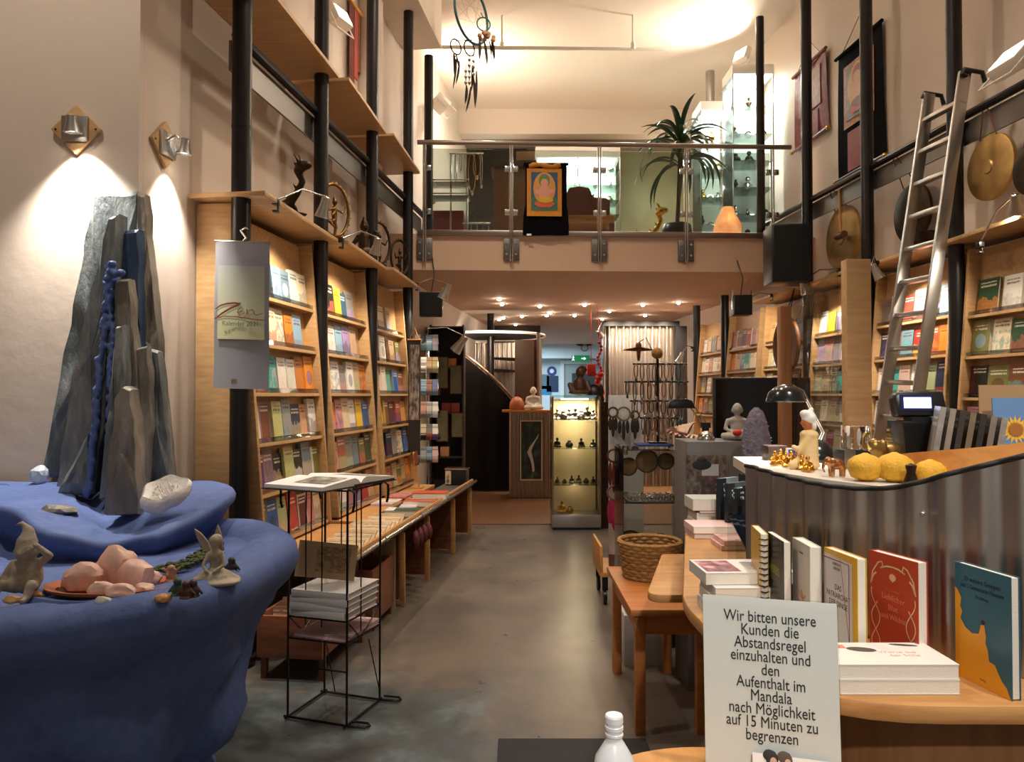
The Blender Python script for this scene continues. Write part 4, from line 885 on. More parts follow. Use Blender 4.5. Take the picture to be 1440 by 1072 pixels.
# slate slabs
def slate_mat(name, a, b, c):
    n = NT(name); f = n.noise(n.co('Object', (3, 3, .9)), 2.5, 6, .65); g = n.noise(n.co('Object', (10, 10, 2)), 5, 5)
    n.base(n.ramp(f, [(.3, a), (.5, b), (.72, c)]), n.ma('ADD', .28, n.ma('MULTIPLY', g, .3)), .25, .5); n.bump(n.noise(n.co('Object', (5, 5, 2)), 5, 7, .7), .6, .02); return n.m
SL1 = slate_mat('slate_grey', '#4a5357', '#717a7d', '#a5a8a6'); SL2 = slate_mat('slate_brown', '#56534f', '#837e76', '#b3aa9c'); SL3 = slate_mat('slate_blue', '#20304a', '#33496c', '#4f6584')
def slab(pts, Y, th, m_, tilt=0, rough=.012, seed=0, nm='slate_slab', zlow=None):
    """outline of a slab in the photo, placed at distance Y at its base, leaning back by tilt"""
    P0 = [P(x, y, Y) for x, y in pts]; zb = min(p.z for p in P0); out = []
    for i in range(len(P0)):
        a, b = P0[i], P0[(i + 1) % len(P0)]; n = max(2, int((b - a).length / .05))
        for k in range(n):
            q = a.lerp(b, k / n); j = 0 if k == 0 else 1
            q = q + Vector((mnoise.noise(q * 9 + Vector((seed, 0, 0))), 0, mnoise.noise(q * 9 + Vector((0, seed, 0))))) * rough * j
            out.append(q + Vector((0, (q.z - zb) * tilt, 0)))
    c = sum(out, Vector()) / len(out)
    fr = [c + (q - c) * .97 + Vector((0, -.004 + mnoise.noise(q * 7) * rough, 0)) for q in out]
    bk = [q + Vector((0, th, 0)) for q in out]
    m = MB(); m.loft([fr, [q + Vector((0, th * .25, 0)) for q in out], bk], False)
    # faceted front
    n = len(fr); inner = [c + (q - c) * .5 + Vector((mnoise.noise(q * 5) * .02, -.012 + mnoise.noise(q * 4 + Vector((seed, 1, 2))) * .03, 0)) for q in fr]
    m.add(fr + inner + [c + Vector((0, -.02, 0))], [(i, (i + 1) % n, n + (i + 1) % n, n + i) for i in range(n)] + [(n + i, n + (i + 1) % n, 2 * n) for i in range(n)])
    m.add(bk, [tuple(range(n))])
    return obj(nm, m, m_, t4, .25)
slab([(132, 270), (193, 268), (193, 672), (58, 672)], 3.69, .05, SL1, 0, .01, 1)
slab([(193, 268), (203, 272), (226, 520), (243, 690), (193, 690)], 3.66, .06, SL2, 0, .01, 2)
slab([(148, 300), (158, 296), (156, 420), (140, 560), (128, 694), (78, 694), (100, 520)], 3.48, .1, SL1, .03, .012, 3)
slab([(156, 330), (190, 320), (196, 520), (186, 700), (120, 700), (134, 560)], 3.56, .06, SL3, .02, .02, 4)
slab([(158, 392), (176, 390), (184, 470), (194, 560), (188, 700), (164, 705), (158, 560)], 3.44, .06, SL2, .03, .012, 5)
slab([(158, 458), (168, 455), (174, 560), (170, 700), (140, 705), (150, 560)], 3.36, .06, SL1, .04, .012, 6)
slab([(188, 490), (204, 486), (212, 600), (206, 692), (190, 692)], 3.46, .05, SL2, .02, .012, 7)
slab([(206, 490), (220, 494), (232, 600), (241, 692), (212, 692)], 3.52, .05, SL1, .02, .012, 8)
slab([(165, 545), (178, 548), (186, 610), (194, 725), (146, 726), (150, 640)], 3.18, .08, SL2, .05, .016, 9)
slab([(78, 700), (122, 610), (126, 696)], 3.38, .05, SL1, .05, .012, 10)
def blobs(name, items, voxel, m_, label, cat, sm=3, grp=None, smang=1.0, parent=None):
    m = MB()
    for it in items:
        if it[0] == 'e': m.ell(it[1], it[2], it[3] if len(it) > 3 else None)
        else: m.cap(*it[1:])
    o = obj(name, remesh(m, voxel, sm, name), m_, parent, smang)
    return tag(o, label, cat, grp) if parent is None else o
# rough plaster ridge painted on the slate (blue)
m = MB(); rr = random.Random(4)
for k in range(120):
    f = k / 119; x = 154 - 30 * f + rr.uniform(-3, 3) if k % 2 else 160 - 8 * f + rr.uniform(-3, 3); y = 372 + 320 * f
    m.ell(P(x, y, 3.50 - .12 * f), (rr.uniform(.006, .016) + .006 * f, .02, rr.uniform(.012, .034)), rotm('Y', rr.uniform(-30, 30)), 6, 4)
for x, y in ((158, 372), (156, 382), (162, 386), (170, 384), (152, 392)): m.ell(P(x, y, 3.44), (.02, .025, .022), rotm('Y', rr.uniform(0, 90)), 6, 4)
obj('plaster_ridge', remesh(m, .007, 1), BLUE, t4, .5)
# stones on the ledge ------------------------------------------------------
def rock(c, r, m_, name, label, cat, seed, flat=.0, sub=3, parent=None, grp=None, noise_=.28, ang=.5, R=None):
    bm = bmesh.new(); bmesh.ops.create_icosphere(bm, subdivisions=sub, radius=1)
    for v in bm.verts:
        p = v.co.copy(); n_ = 1 + mnoise.noise(p * 1.3 + Vector((seed, seed * 2, 0))) * noise_ + mnoise.noise(p * 3.5 + Vector((seed, 0, 3))) * noise_ * .4
        p *= n_; 
        if p.z < -flat and flat: p.z = -flat
        p = Vector((p.x * r[0], p.y * r[1], p.z * r[2])); v.co = (R @ p if R else p)
    me = bpy.data.meshes.new(name); bm.to_mesh(me); bm.free(); me.transform(Matrix.Translation(c))
    zmin = min(v.co.z for v in me.vertices); me.transform(Matrix.Translation((0, 0, c[2] - zmin)))
    o = obj(name, me, m_, parent, ang)
    return tag(o, label, cat, grp) if parent is None else o
CRYW = mat('white_crystal', '#eeeae6', .5, var=.08, vs=30, bump=.5, bs=60)
p = PZ(230, 722, 1.01)
t = thing('geode', 'white crystal geode half lying on the blue ledge right of the slate', 'crystal', p)
rings = []
for fr, dz in ((.3, .0), (.75, .01), (1.0, .04), (1.02, .075), (.9, .088), (.72, .07), (.4, .05), (.1, .045)):
    rings.append([p + Vector((math.cos(a) * fr * .098 * (1 + .13 * math.sin(3 * a + 1)), math.sin(a) * fr * .07 * (1 + .1 * math.cos(2 * a)), 0)) + Vector((0, 0, dz * .9 + .045 * math.sin(a) * fr + .03 + .012 * math.cos(a) + .006 * math.sin(5 * a) * fr)) for a in [2 * PI * k / 28 for k in range(28)]])
m = MB(); m.loft(rings); obj('geode_shell', m, CRYW, t, 1)
rr = random.Random(8); m = MB()
for k in range(40): a = rr.uniform(0, 6.3); f = rr.uniform(0, .7); q = p + Vector((math.cos(a) * f * .085, math.sin(a) * f * .055, (.085 + .045 * math.sin(a) * f))); m.cyl(q, q + Vector((rr.uniform(-.01, .01), -.004, rr.uniform(.008, .018))), .006, .001, 5)
obj('crystal_points', m, CRYW, t)
rock(PZ(56, 684, 1.072), (.045, .035, .05), mat('pale_blue_crystal', '#c3cfda', .3, bump=.3), 'crystal_chunk', 'pale blue white crystal chunk at the left foot of the slate', 'crystal', 3, sub=2, ang=.1)
rock(PZ(82, 722, 1.005), (.085, .04, .03), SL2, 'slate_piece', 'loose grey slate piece lying on the blue ledge', 'stone', 5, .3, 2, ang=.15)
# saucer with rose quartz
sc = PZ(158, 830, .89)
m = MB(); m.lathe([(.27, 0), (.27, .03), (.245, .055), (.205, .05), (.2, .03)], sc - Vector((0, 0, .05)), 40, 1, .62); obj('blue_ring', m, BLUE, t4, .9)
m = MB(); m.lathe([(.15, -.005), (.20, .012), (.205, .02), (.195, .02), (.14, .004), (0, .002)], sc, 40, 1, .62); o = obj('saucer', m, mat('terracotta', '#a9623f', .7), None, .8); tag(o, 'terracotta saucer of pink stones in the blue fountain basin', 'saucer')
ROSE = mat('rose_quartz', '#e6beb0', .35, var=.22, vs=14, bump=.2, bs=50); ROSE.node_tree.nodes['Principled BSDF'].inputs['Subsurface Weight'].default_value = .25; ROSE.node_tree.nodes['Principled BSDF'].inputs['Subsurface Radius'].default_value = (.02, .008, .006)
for i, (x, y, r, lab, sd) in enumerate(((121, 828, (.062, .05, .052), 'rounded pink quartz at the left of the saucer', 1), (166, 822, (.062, .05, .075), 'tall pale pink quartz with a star mark at the back of the saucer', 2), (192, 826, (.055, .045, .058), 'faceted pink quartz at the right of the saucer', 4),
      (145, 838, (.045, .025, .026), 'flat pink quartz splinter in front of the left stone', 6), (168, 839, (.05, .025, .024), 'long low pink quartz in the middle front of the saucer', 7), (203, 834, (.03, .025, .02), 'small white pink quartz at the right saucer rim', 9), (209, 822, (.04, .03, .028), 'pink quartz lump behind the right saucer rim', 11))):
    q = PZ(x, y, .897); rock(q, r, ROSE, 'rose_quartz', lab, 'stone', sd, .6, 2 if i in (2,) else 3, None, 'rose quartz stones in the saucer', .26, .55)
m = MB(); q = PZ(167, 800, .93); q.y -= .055
for k in range(8): a = k * PI / 4; m.cyl(q, q + Vector((.026 * math.cos(a), 0, .026 * math.sin(a))), .004, .001, 5)
m.ell(q, .006); o = obj('star_charm', m, mat('star_pink', '#d9b7a0', .5)); tag(o, 'small star charm leaning on the tall pale pink quartz', 'charm')
STONEW = mat('weathered_stone', '#a89e8e', .85, var=.3, vs=18, bump=.3, bs=80)
# gnome: seated boy in a pointed cap, hand at the brow
b = PZ(38, 836, .885); s = .105
def L(x, y, z): return b + Vector((x, y, z)) * s
blobs('garden_gnome', [('e', L(0, 0, .55), (.46 * s, .36 * s, .55 * s)), ('e', L(0, -.05, 1.28), (.33 * s, .32 * s, .33 * s)), ('c', L(0, 0, .95), L(0, -.02, 1.1), .2 * s), ('c', L(-.02, 0, 1.5), L(.0, .05, 1.85), .3 * s, .16 * s), ('c', L(0, .05, 1.85), L(-.2, .05, 2.1), .16 * s, .05 * s), ('c', L(-.2, .05, 2.1), L(-.36, 0, 2.02), .06 * s, .04 * s),
   ('c', L(-.4, 0, .9), L(-.62, -.12, .5), .13 * s, .11 * s), ('c', L(-.62, -.12, .5), L(-.42, -.42, .28), .11 * s, .09 * s), ('c', L(.4, 0, .95), L(.72, -.1, 1.15), .13 * s, .11 * s), ('c', L(.72, -.1, 1.15), L(.4, -.28, 1.5), .11 * s, .09 * s),
   ('c', L(-.22, -.15, .25), L(-.5, -.6, .42), .19 * s, .15 * s), ('c', L(-.5, -.6, .42), L(-.45, -.75, .06), .15 * s, .11 * s), ('c', L(.22, -.15, .25), L(.5, -.6, .42), .19 * s, .15 * s), ('c', L(.5, -.6, .42), L(.45, -.75, .06), .15 * s, .11 * s), ('c', L(-.45, -.75, .06), L(-.47, -.95, .05), .09 * s), ('c', L(.45, -.75, .06), L(.47, -.95, .05), .09 * s), ('e', L(0, -.38, 1.25), .07 * s), ('e', L(-.34, -.05, 1.25), .08 * s), ('e', L(.34, -.05, 1.25), .08 * s)],
   .006, STONEW, 'stone garden gnome in a pointed cap shading his eyes at the basin', 'figurine', 2)
# fairy kneeling, wings raised
b = PZ(302, 822, .885); s = .1
t = thing('fairy_figure', 'grey stone fairy with raised wings kneeling in the basin', 'figurine', b)
blobs('body', [('e', L(0, 0, .25), (.6 * s, .5 * s, .26 * s)), ('e', L(.1, -.1, .12), (.8 * s, .55 * s, .14 * s)), ('c', L(0, .1, .4), L(.02, .05, .95), .22 * s, .17 * s), ('c', L(.02, .05, .95), L(0, .0, 1.2), .2 * s, .09 * s), ('e', L(0, -.06, 1.42), (.17 * s, .19 * s, .2 * s)), ('e', L(.03, .05, 1.42), (.2 * s, .2 * s, .22 * s)),
  ('c', L(-.2, .02, 1.0), L(-.32, -.15, .65), .08 * s, .07 * s), ('c', L(-.32, -.15, .65), L(-.1, -.4, .5), .07 * s, .06 * s), ('c', L(.22, .02, 1.0), L(.34, -.12, .65), .08 * s, .07 * s), ('c', L(.34, -.12, .65), L(.12, -.4, .5), .07 * s, .06 * s), ('c', L(-.15, .1, .3), L(-.45, -.45, .2), .2 * s, .14 * s), ('c', L(.2, .1, .3), L(.7, .1, .15), .2 * s, .12 * s)], .005, STONEW, '', '', 2, parent=t)
for pts in (((301, 786), (299, 765), (302, 750), (306, 738), (311, 752), (313, 772), (310, 790)), ((293, 780), (283, 768), (277, 757), (273, 744), (283, 751), (292, 762), (297, 775))):
    m = MB(); q = [P(x, y, b.y + .03) for x, y in pts]; m.prism(q, (0, .006, 0)); obj('wing', m, STONEW, t)
# little things round the basin
rr = random.Random(9)
little = [((241, 818), 'tiny winged fairy figure in pink', '#b88a70'), ((250, 838), 'small dark green figure', '#2f4a3a'), ((262, 842), 'small maroon toadstool figure', '#4a2420'), ((272, 840), 'small dark brown hedgehog figure', '#3a2c24'), ((326, 806), 'small black and white bird figure', '#2a2c2c')]
for k, ((x, y), nm, c) in enumerate(little):
    b = PZ(x, y, .90); s = .042
    blobs('small_figurine', [('e', L(0, 0, .4), (.42 * s, .35 * s, .45 * s)), ('e', L(0, -.05, 1.0), .3 * s), ('c', L(-.3, 0, .7), L(-.6, -.1, 1.0 if k == 0 else .3), .1 * s), ('c', L(.3, 0, .7), L(.65, -.1, 1.1 if k == 0 else .3), .1 * s), ('e', L(0, -.05, .08), (.5 * s, .45 * s, .1 * s))], .0035, mat('figure_paint_%d' % k, c, .5, var=.3, vs=60), nm + ' in the fountain basin by the fairy', 'figurine', 1)
for k, (x, y, c, nm) in enumerate(((229, 846, '#c9925a', 'amber orange pebble at the front basin rim'), (237, 835, '#d9d2c4', 'white pebble beside the maroon figure'), (146, 850, '#c7cfc6', 'pale glass pebble before the saucer'), (50, 842, '#8a5a30', 'brown amber stone at the gnome feet'), (18, 848, '#caa06a', 'yellow pebble at the left basin rim'), (42, 832, '#6a5a34', 'olive brown stone behind the gnome feet'), (88, 836, '#7a5238', 'small brown stone left of the saucer'))):
    rock(PZ(x, y, .885), (.026, .02, .016), mat('pebble_%d' % k, c, .35, var=.2, vs=40), 'pebble', nm, 'stone', k + 20, .5, 2, None, 'pebbles in the basin', .25)
m = MB(); rr = random.Random(6)
for k in range(260):
    a = rr.uniform(-.95, .55); r = rr.uniform(.50, .58); q = Vector((FC.x + .92 * r * math.cos(a) * 1.02, FC.y - .05 + r * math.sin(a), .898 + .008 * rr.random())); m.ell(q, (.012, .012, .008), None, 5, 3)
o = obj('moss', m, mat('moss_green', '#3d4524', .9, var=.4, vs=40), None, 1); o['kind'] = 'stuff'; tag(o, 'dark green moss bed inside the fountain basin', 'moss')
# ================================================================ the hanging calendar
b = P(340, 548, 4.06)
t = thing('wall_calendar', 'long grey paper calendar hanging from the first black pole', 'calendar', b)
A, B = P(303, 340, 4.08), P(379, 342, 4.06); Cc, D = P(378, 548, 4.02), P(300, 546, 4.03)
rows = [[(A.lerp(B, j / 8)).lerp(D.lerp(Cc, j / 8), k / 10) + Vector((0, -.012 * math.sin(PI * j / 8) + .004 * math.sin(k), 0)) for j in range(9)] for k in range(11)]
m = MB(); m.sheet(rows); m.sheet([[p + Vector((0, .002, 0)) for p in r] for r in rows]); obj('paper_sheet', m, mat('calendar_grey', '#96979f', .6, var=.04, vs=3), t, 1)
uc = (B - A).normalized(); 
def cal(px, py, dy=-.014): 
    fx = (px - 303) / 76; fy = (py - 340) / 207; p = A.lerp(B, fx).lerp(D.lerp(Cc, fx), fy); return p + Vector((0, dy - .012 * math.sin(PI * fx), 0))
n = NT('calendar_green'); spx = n.n('SeparateXYZ'); n.lk(n.co('Generated'), spx.inputs[0]); n.base(n.ramp(spx.outputs[2], [(0, '#cfcfa2'), (.35, '#c2c7a4'), (1, '#a5aaa6')]), .6)
rows = [[cal(308 + 65 * j / 8, 374 + 104 * k / 6, -.004) for j in range(9)] for k in range(7)]
m = MB(); m.sheet(rows); obj('printed_panel', m, n.m, t, 1)
REDINK = mat('red_brush_ink', '#8a3a2c', .6)
def stroke(pts, w, nm='brush_stroke', mm=REDINK):
    P_ = [cal(x, y, -.006) for x, y in pts]; L = []
    for i, p in enumerate(P_):
        ww = w * (.45 + .55 * math.sin(PI * (i + .5) / len(P_))); d = (P_[min(i + 1, len(P_) - 1)] - P_[max(i - 1, 0)]); nrm = Vector((-d.z, 0, d.x)).normalized() * ww
        L.append([p + nrm, p + Vector((0, -.001, 0)), p - nrm])
    m = MB(); m.sheet(L); obj(nm, m, mm, t)
stroke([(305, 436), (312, 431), (322, 428), (332, 427), (341, 428), (336, 430), (326, 435), (316, 441), (308, 447), (304, 450)], .0055)
stroke([(304, 449), (316, 446), (332, 446), (350, 448), (364, 450), (374, 450)], .003)
stroke([(336, 440), (342, 438), (344.5, 435.5), (341, 433.5), (337.5, 437), (337, 441), (340.5, 443.5), (347, 440)], .0024)
stroke([(350, 435.5), (349.5, 443)], .003); stroke([(350, 441), (353, 437), (357, 436), (359, 438.5), (359.5, 442), (363, 443.5), (372, 440)], .0024)
ux = (cal(370, 456) - cal(310, 456)).normalized(); uz = (cal(340, 400) - cal(340, 456)).normalized(); uy = uz.cross(ux)
def calm(px, py): c = cal(px, py, -.007); return Matrix(((ux.x, uz.x, -uy.x, c.x), (ux.y, uz.y, -uy.y, c.y), (ux.z, uz.z, -uy.z, c.z), (0, 0, 0, 1)))
obj('printed_text', text_mb('Kalender 2021', .036, calm(341, 459), sx=.95), mat('grey_ink', '#6c6a66', .6), t)
m = MB(); m.box(cal(333, 537, -.008), (.03, .002, .025)); obj('printed_mark', m, mat('tan_ink', '#9a8470', .6), t)
m = MB(); m.cyl(A + Vector((-.004, .003, .004)), B + Vector((.004, .003, .004)), .006, n=8); obj('spiral_binding', m, mat('silver_metal', '#cfcbc4', .2, 1), t, .8)
m = MB(); h = P(341, 340, 4.06); m.tube([h, h + Vector((.02, 0, .02)), h + Vector((.0, 0, .045)), h + Vector((-.01, .0, .06)), h + Vector((.005, .02, .08)), h + Vector((.0, .07, .085))], .006); obj('hook', m, CHROME, t, .8)
# ================================================================ statues on the near boards
b = onL(402, 283, .02); b.z = 2.629
dragon(b, .36, BRONZE, 'dragon_statue', 'dark bronze dragon statue on the near plywood board', 'statue', .007)
def ring_statue(px, py, d, h, label, m_):
    b = onL(px, py, d); b.z = 2.629; t = thing('ring_statue', label, 'statue', b, group='dancing figures in flame rings'); R = Matrix.Translation(b) @ Matrix.Rotation(-AL + math.radians(62), 4, 'Z'); r = h * .42
    m = MB(R); m.tube([(r * .72 * math.cos(q), 0, h * .54 + r * math.sin(q)) for q in [2 * PI * k / 40 for k in range(40)]], h * .028, 8, True)
    for k in range(22): q = -1.2 + (2 * PI - .75) * k / 21; m.cyl((r * .72 * math.cos(q), 0, h * .54 + r * math.sin(q)), (r * .72 * 1.2 * math.cos(q), 0, h * .54 + r * 1.14 * math.sin(q)), h * .022, .002, 6)
    obj('flame_ring', m, m_, t, .8)
    m = MB(R); m.lathe([(h * .2, 0), (h * .24, h * .03), (h * .16, h * .07), (h * .19, h * .1), (0, h * .1)], (0, 0, 0), 24, 1, .7); obj('lotus_base', m, m_, t, .8)
    m = MB(R); k = h
    for a in (('c', (0, 0, .1 * k), (.03 * k, 0, .26 * k), .025 * k, .03 * k), ('c', (.03 * k, 0, .26 * k), (0, 0, .38 * k), .035 * k), ('c', (0, 0, .38 * k), (0, 0, .56 * k), .045 * k, .05 * k), ('c', (0, 0, .36 * k), (-.14 * k, -.03 * k, .34 * k), .035 * k, .028 * k), ('c', (-.14 * k, -.03 * k, .34 * k), (-.05 * k, -.05 * k, .26 * k), .026 * k, .02 * k), ('e', (0, -.01 * k, .67 * k), (.045 * k, .045 * k, .055 * k)), ('c', (0, 0, .71 * k), (0, 0, .78 * k), .035 * k, .012 * k),
              ('c', (-.05 * k, 0, .56 * k), (-.16 * k, -.02 * k, .5 * k), .02 * k), ('c', (-.16 * k, -.02 * k, .5 * k), (-.2 * k, -.03 * k, .62 * k), .017 * k), ('c', (.05 * k, 0, .56 * k), (.16 * k, -.02 * k, .52 * k), .02 * k), ('c', (.16 * k, -.02 * k, .52 * k), (.21 * k, -.03 * k, .63 * k), .017 * k), ('c', (.05 * k, 0, .55 * k), (-.1 * k, -.06 * k, .44 * k), .018 * k)):
        m.ell(a[1], a[2]) if a[0] == 'e' else m.cap(*a[1:])
    obj('dancing_figure', remesh(m, h * .014, 2), m_, t, 1); return t
GB = mat('old_gold', '#7d5a2c', .35, .9, var=.4, vs=22)
ring_statue(470, 335, .02, .46, 'large golden dancing figure in a flame ring beside the near clamp lamp', GB)
ring_statue(533, 372, .0, .44, 'dancing figure in a flame ring on the middle left board', BRONZE)
ring_statue(562, 388, .02, .40, 'dancing figure in a pointed flame ring on the far left board', BRONZE)
b = onL(512, 362, .03); b.z = 2.629
blobs('seated_statue', [('e', b + Vector((0, 0, .05)), (.09, .07, .05)), ('c', b + Vector((0, 0, .08)), b + Vector((0, 0, .19)), .05, .045), ('e', b + Vector((0, 0, .27)), .038), ('c', b + Vector((0, 0, .3)), b + Vector((0, 0, .35)), .03, .01), ('c', b + Vector((-.05, 0, .19)), b + Vector((-.1, -.02, .1)), .018), ('c', b + Vector((.05, 0, .19)), b + Vector((.1, -.02, .22)), .018)], .006, BRONZE, 'small dark seated statue on the middle left board', 'statue', 2)
# ================================================================ wire rack with the open picture book
A, B_, C_, D_ = (PZ(x, y, 0) for x, y in ((485, 1028), (534, 988), (461, 972), (402, 1012)))
cr = (A + B_ + C_ + D_) / 4; e1 = ((B_ - A) + (C_ - D_)).normalized(); e2 = Vector((-e1.y, e1.x, 0)) * -1; e2 = -e2 if e2.x < 0 else e2
t = thing('wire_rack', 'black wire stand holding an open picture book', 'rack', cr)
RM = Matrix(((e2.x, e1.x, 0, cr.x), (e2.y, e1.y, 0, cr.y), (0, 0, 1, 0), (0, 0, 0, 1))); h = .155; TZ = 1.065
def wire(pts, nm, r=.0045): m = MB(RM); m.tube(pts, r, 6); obj(nm, m, WIRE, t, .8)
for sx in (-1, 1):
    for sy in (-1, 1):
        wire([(sx * h, sy * h, .012), (sx * h, sy * h, TZ)], 'upright', .0055)
        wire([(sx * h, sy * h, TZ), (sx * h * 1.1, sy * h * 1.05, TZ + .01), (sx * h * 1.25, sy * h * 1.05, TZ - .005), (sx * h * 1.25, sy * h * 1.05, TZ - .06), (sx * h * 1.2, sy * h * 1.05, TZ - .09)], 'top_hook', .006)
    wire([(sx * h - .0, -h - .02, .012), (sx * h + .0, h + .02, .012)], 'foot_bar', .006)
for sy in (-1, 1):
    wire([(-h - .02, sy * h, .012), (h + .03, sy * h, .010), (h + .085, sy * h + .01, .010), (h + .10, sy * h + .03, .012), (h + .08, sy * h + .05, .012), (h, sy * h + .045, .012)], 'foot_loop', .006)
    for f in (-.4, .15): wire([(h * f, sy * h, .44 if sy < 0 else .47), (h * f, sy * h, TZ)], 'thin_upright', .0032)
wire([(-h, h * .2, .40), (-h, h * .2, TZ)], 'thin_upright', .0032); wire([(h, -h * .2, .40), (h, -h * .2, TZ)], 'thin_upright', .0032)
for z in (.475, .375, TZ): wire([(-h, -h, z), (h, -h, z), (h, h, z), (-h, h, z), (-h, -h, z)], 'shelf_frame')
for z in (.475, .375):
    for f in (-.5, 0, .5): wire([(h * f, -h, z), (h * f, h, z)], 'shelf_wire', .003)
for sx in (-1, 1): wire([(sx * h, -h, .475), (sx * h, -.04, .375), (sx * h, .02, .40), (sx * h, h, .475)], 'shelf_brace', .0035)
wire([(-h, -h, .25), (h, -h, .25)], 'cross_wire'); wire([(-h, h, .30), (-h * .6, h, .012)], 'cross_wire', .003); wire([(h * .6, h, .3), (h, h, .05)], 'cross_wire', .003)
# open book
OB = RM @ Matrix.Translation((-.02, 0, TZ + .008)) @ Matrix.Rotation(math.radians(-8), 4, 'Z')
t = thing('open_book', 'open white picture book lying on top of the wire stand', 'book', OB @ Vector((0, 0, 0)))
for sg in (-1, 1):
    rows = [[(x, y, .004 + .03 * math.sin(min(1, abs(y) / .05) * PI / 2) * (1 - abs(y) / .34) + .012) for x in (-.17, -.06, .06, .17)] for y in [sg * k * .27 / 12 for k in range(13)]]
    top = [[Vector(p) for p in r] for r in rows]; bot = [[Vector((p[0], p[1], .006)) for p in r] for r in rows]
    m = MB(OB); m.sheet(top); m.sheet(bot)
    for edge in ([r[0] for r in top], [r[-1] for r in top], top[-1]): m.sheet([edge, [Vector((p.x, p.y, .006)) for p in edge]])
    pg = obj('page_block', m, PAPER, t, .8)
    ph_ = NT('printed_photo'); f = ph_.noise(ph_.co('Generated'), 4, 4); ph_.base(ph_.ramp(f, [(.3, '#3b3a36'), (.5, '#8a8578'), (.7, '#d8d4c8')]), .5)
    r2 = [[Vector((x, y, .0055 + .03 * math.sin(min(1, abs(y) / .05) * PI / 2) * (1 - abs(y) / .34) + .012)) for x in (-.05, .04, .14)] for y in [sg * (.06 + k * .15 / 6) for k in range(7)]]
    m = MB(OB); m.sheet(r2); obj('printed_photo', m, ph_.m, pg, 1)
m = MB(OB); m.b(-.178, .178, -.28, .28, 0, .0045); obj('book_cover', m, mat('dark_cover', '#2a2422', .5), t)
m = MB(OB); m.b(.165, .172, -.05, .27, .004, .012); obj('cover_flap', m, mat('dark_cover', '#2a2422', .5), t)
# stack of white hardbacks and prints on the rack shelves
z = .481
for k in range(4):
    M_ = RM @ Matrix.Translation((.0 + .004 * k, -.01, z)) @ Matrix.Rotation(math.radians((-1.5, 1, -.5, .8)[k]), 4, 'Z')
    t = thing('hardback_book', 'white hardback on the wire stand shelf, %s of the stack' % ('bottom', 'second from bottom', 'third from bottom', 'topmost')[k], 'book', M_ @ Vector((0, 0, 0)), group='white hardbacks on the wire stand')
    m = MB(M_); m.b(-.15, .15, -.15, .145, 0, .0028); m.b(-.15, .15, -.15, .145, .0272, .03); m.b(-.15, .15, -.15, -.146, .0028, .0272); obj('cover', m, mat('white_cover', '#dcd9d6', .4), t, None, .0012)
    m = MB(M_); m.b(-.144, .144, -.146, .139, .0028, .0272); obj('page_block', m, mat('white_pages', '#d4d0ca', .7), t); z += .0305
M_ = RM @ Matrix.Translation((-.13, -.02, z + .003)) @ Matrix.Rotation(math.radians(-62), 4, 'X') @ Matrix.Rotation(math.radians(10), 4, 'Z')
M_ = Matrix.Translation(RM @ Vector((-.04, -.02, z + .001))) @ Matrix.Rotation(math.radians(18), 4, 'Z') @ Matrix.Rotation(math.radians(-18), 4, 'X') @ Matrix.Rotation(math.radians(9), 4, 'Y')
t = thing('picture_print', 'beige drawing card leaning inside the wire stand above the white books', 'print', M_ @ Vector((0, 0, 0)))
m = MB(M_); m.b(-.15, .13, -.003, .003, 0.02, .19); obj('card', m, mat('kraft_card', '#b39a76', .7), t)
pp = NT('faded_drawing'); f = pp.noise(pp.co('Generated'), 5, 4); pp.base(pp.ramp(f, [(.42, '#a78e6a'), (.55, '#7d6448'), (.7, '#b39a76')]), .7); m = MB(M_); m.b(-.06, .10, -.0042, -.003, .05, .17); obj('printed_drawing', m, pp.m, t)
FLOR = cover(6, '#c9b3b0', '#8a5560', '#e8dcd8', 3, True)
for k in range(3):
    M_ = RM @ Matrix.Translation((.01, .01 * k, .381 + k * .0065)) @ Matrix.Rotation(math.radians(k * 2 - 2), 4, 'Z'); m = MB(M_); m.b(-.14, .14, -.15, .15, 0, .006)
    o = obj('patterned_paper', m, FLOR); tag(o, 'pink flowered paper pad on the lower wire shelf, %s of three' % ('lowest', 'middle', 'top')[k], 'paper pad', 'flowered pads on the wire stand')
# ================================================================ low bench with trays of prints along the left wall
t = thing('display_bench', 'long low bench with a chrome rail along the left bookcases', 'bench', ML @ Vector((.45, sL(6.2), 0)))
m = MB(ML); m.b(.31, .60, sL(4.5), sL(8.2), .535, .56); obj('bench_top', m, mat('grey_tray', '#4a453f', .6), t)
m = MB(ML); m.cyl((.615, sL(4.3), .575), (.615, sL(8.25), .575), .016, n=12); obj('chrome_rail', m, CHROME, t, .8)
for s in (4.95, 5.9, 6.8, 7.7): m = MB(ML); m.cyl((.615, sL(s) - .03, .575), (.615, sL(s) + .03, .575), .021, n=12); obj('rail_joint', m, CHROME, t, .8)
m = MB(ML); m.b(.575, .598, sL(4.4), sL(8.2), .54, .60); obj('front_lip', m, BEECH, t, None, .003)
for s in (5.45, 6.19, 7.2, 8.05):
    m = MB(ML); c = sL(s); m.prism([(.57, c, 0), (.605, c, 0), (.60, c, .52), (.565, c, .53), (.555, c, .45)], (0, .03, 0)); obj('leg', m, BEECH, t, None, .003)
    m = MB(ML); m.b(.32, .56, c, c + .03, .05, .53); obj('leg_panel', m, DWOOD, t)
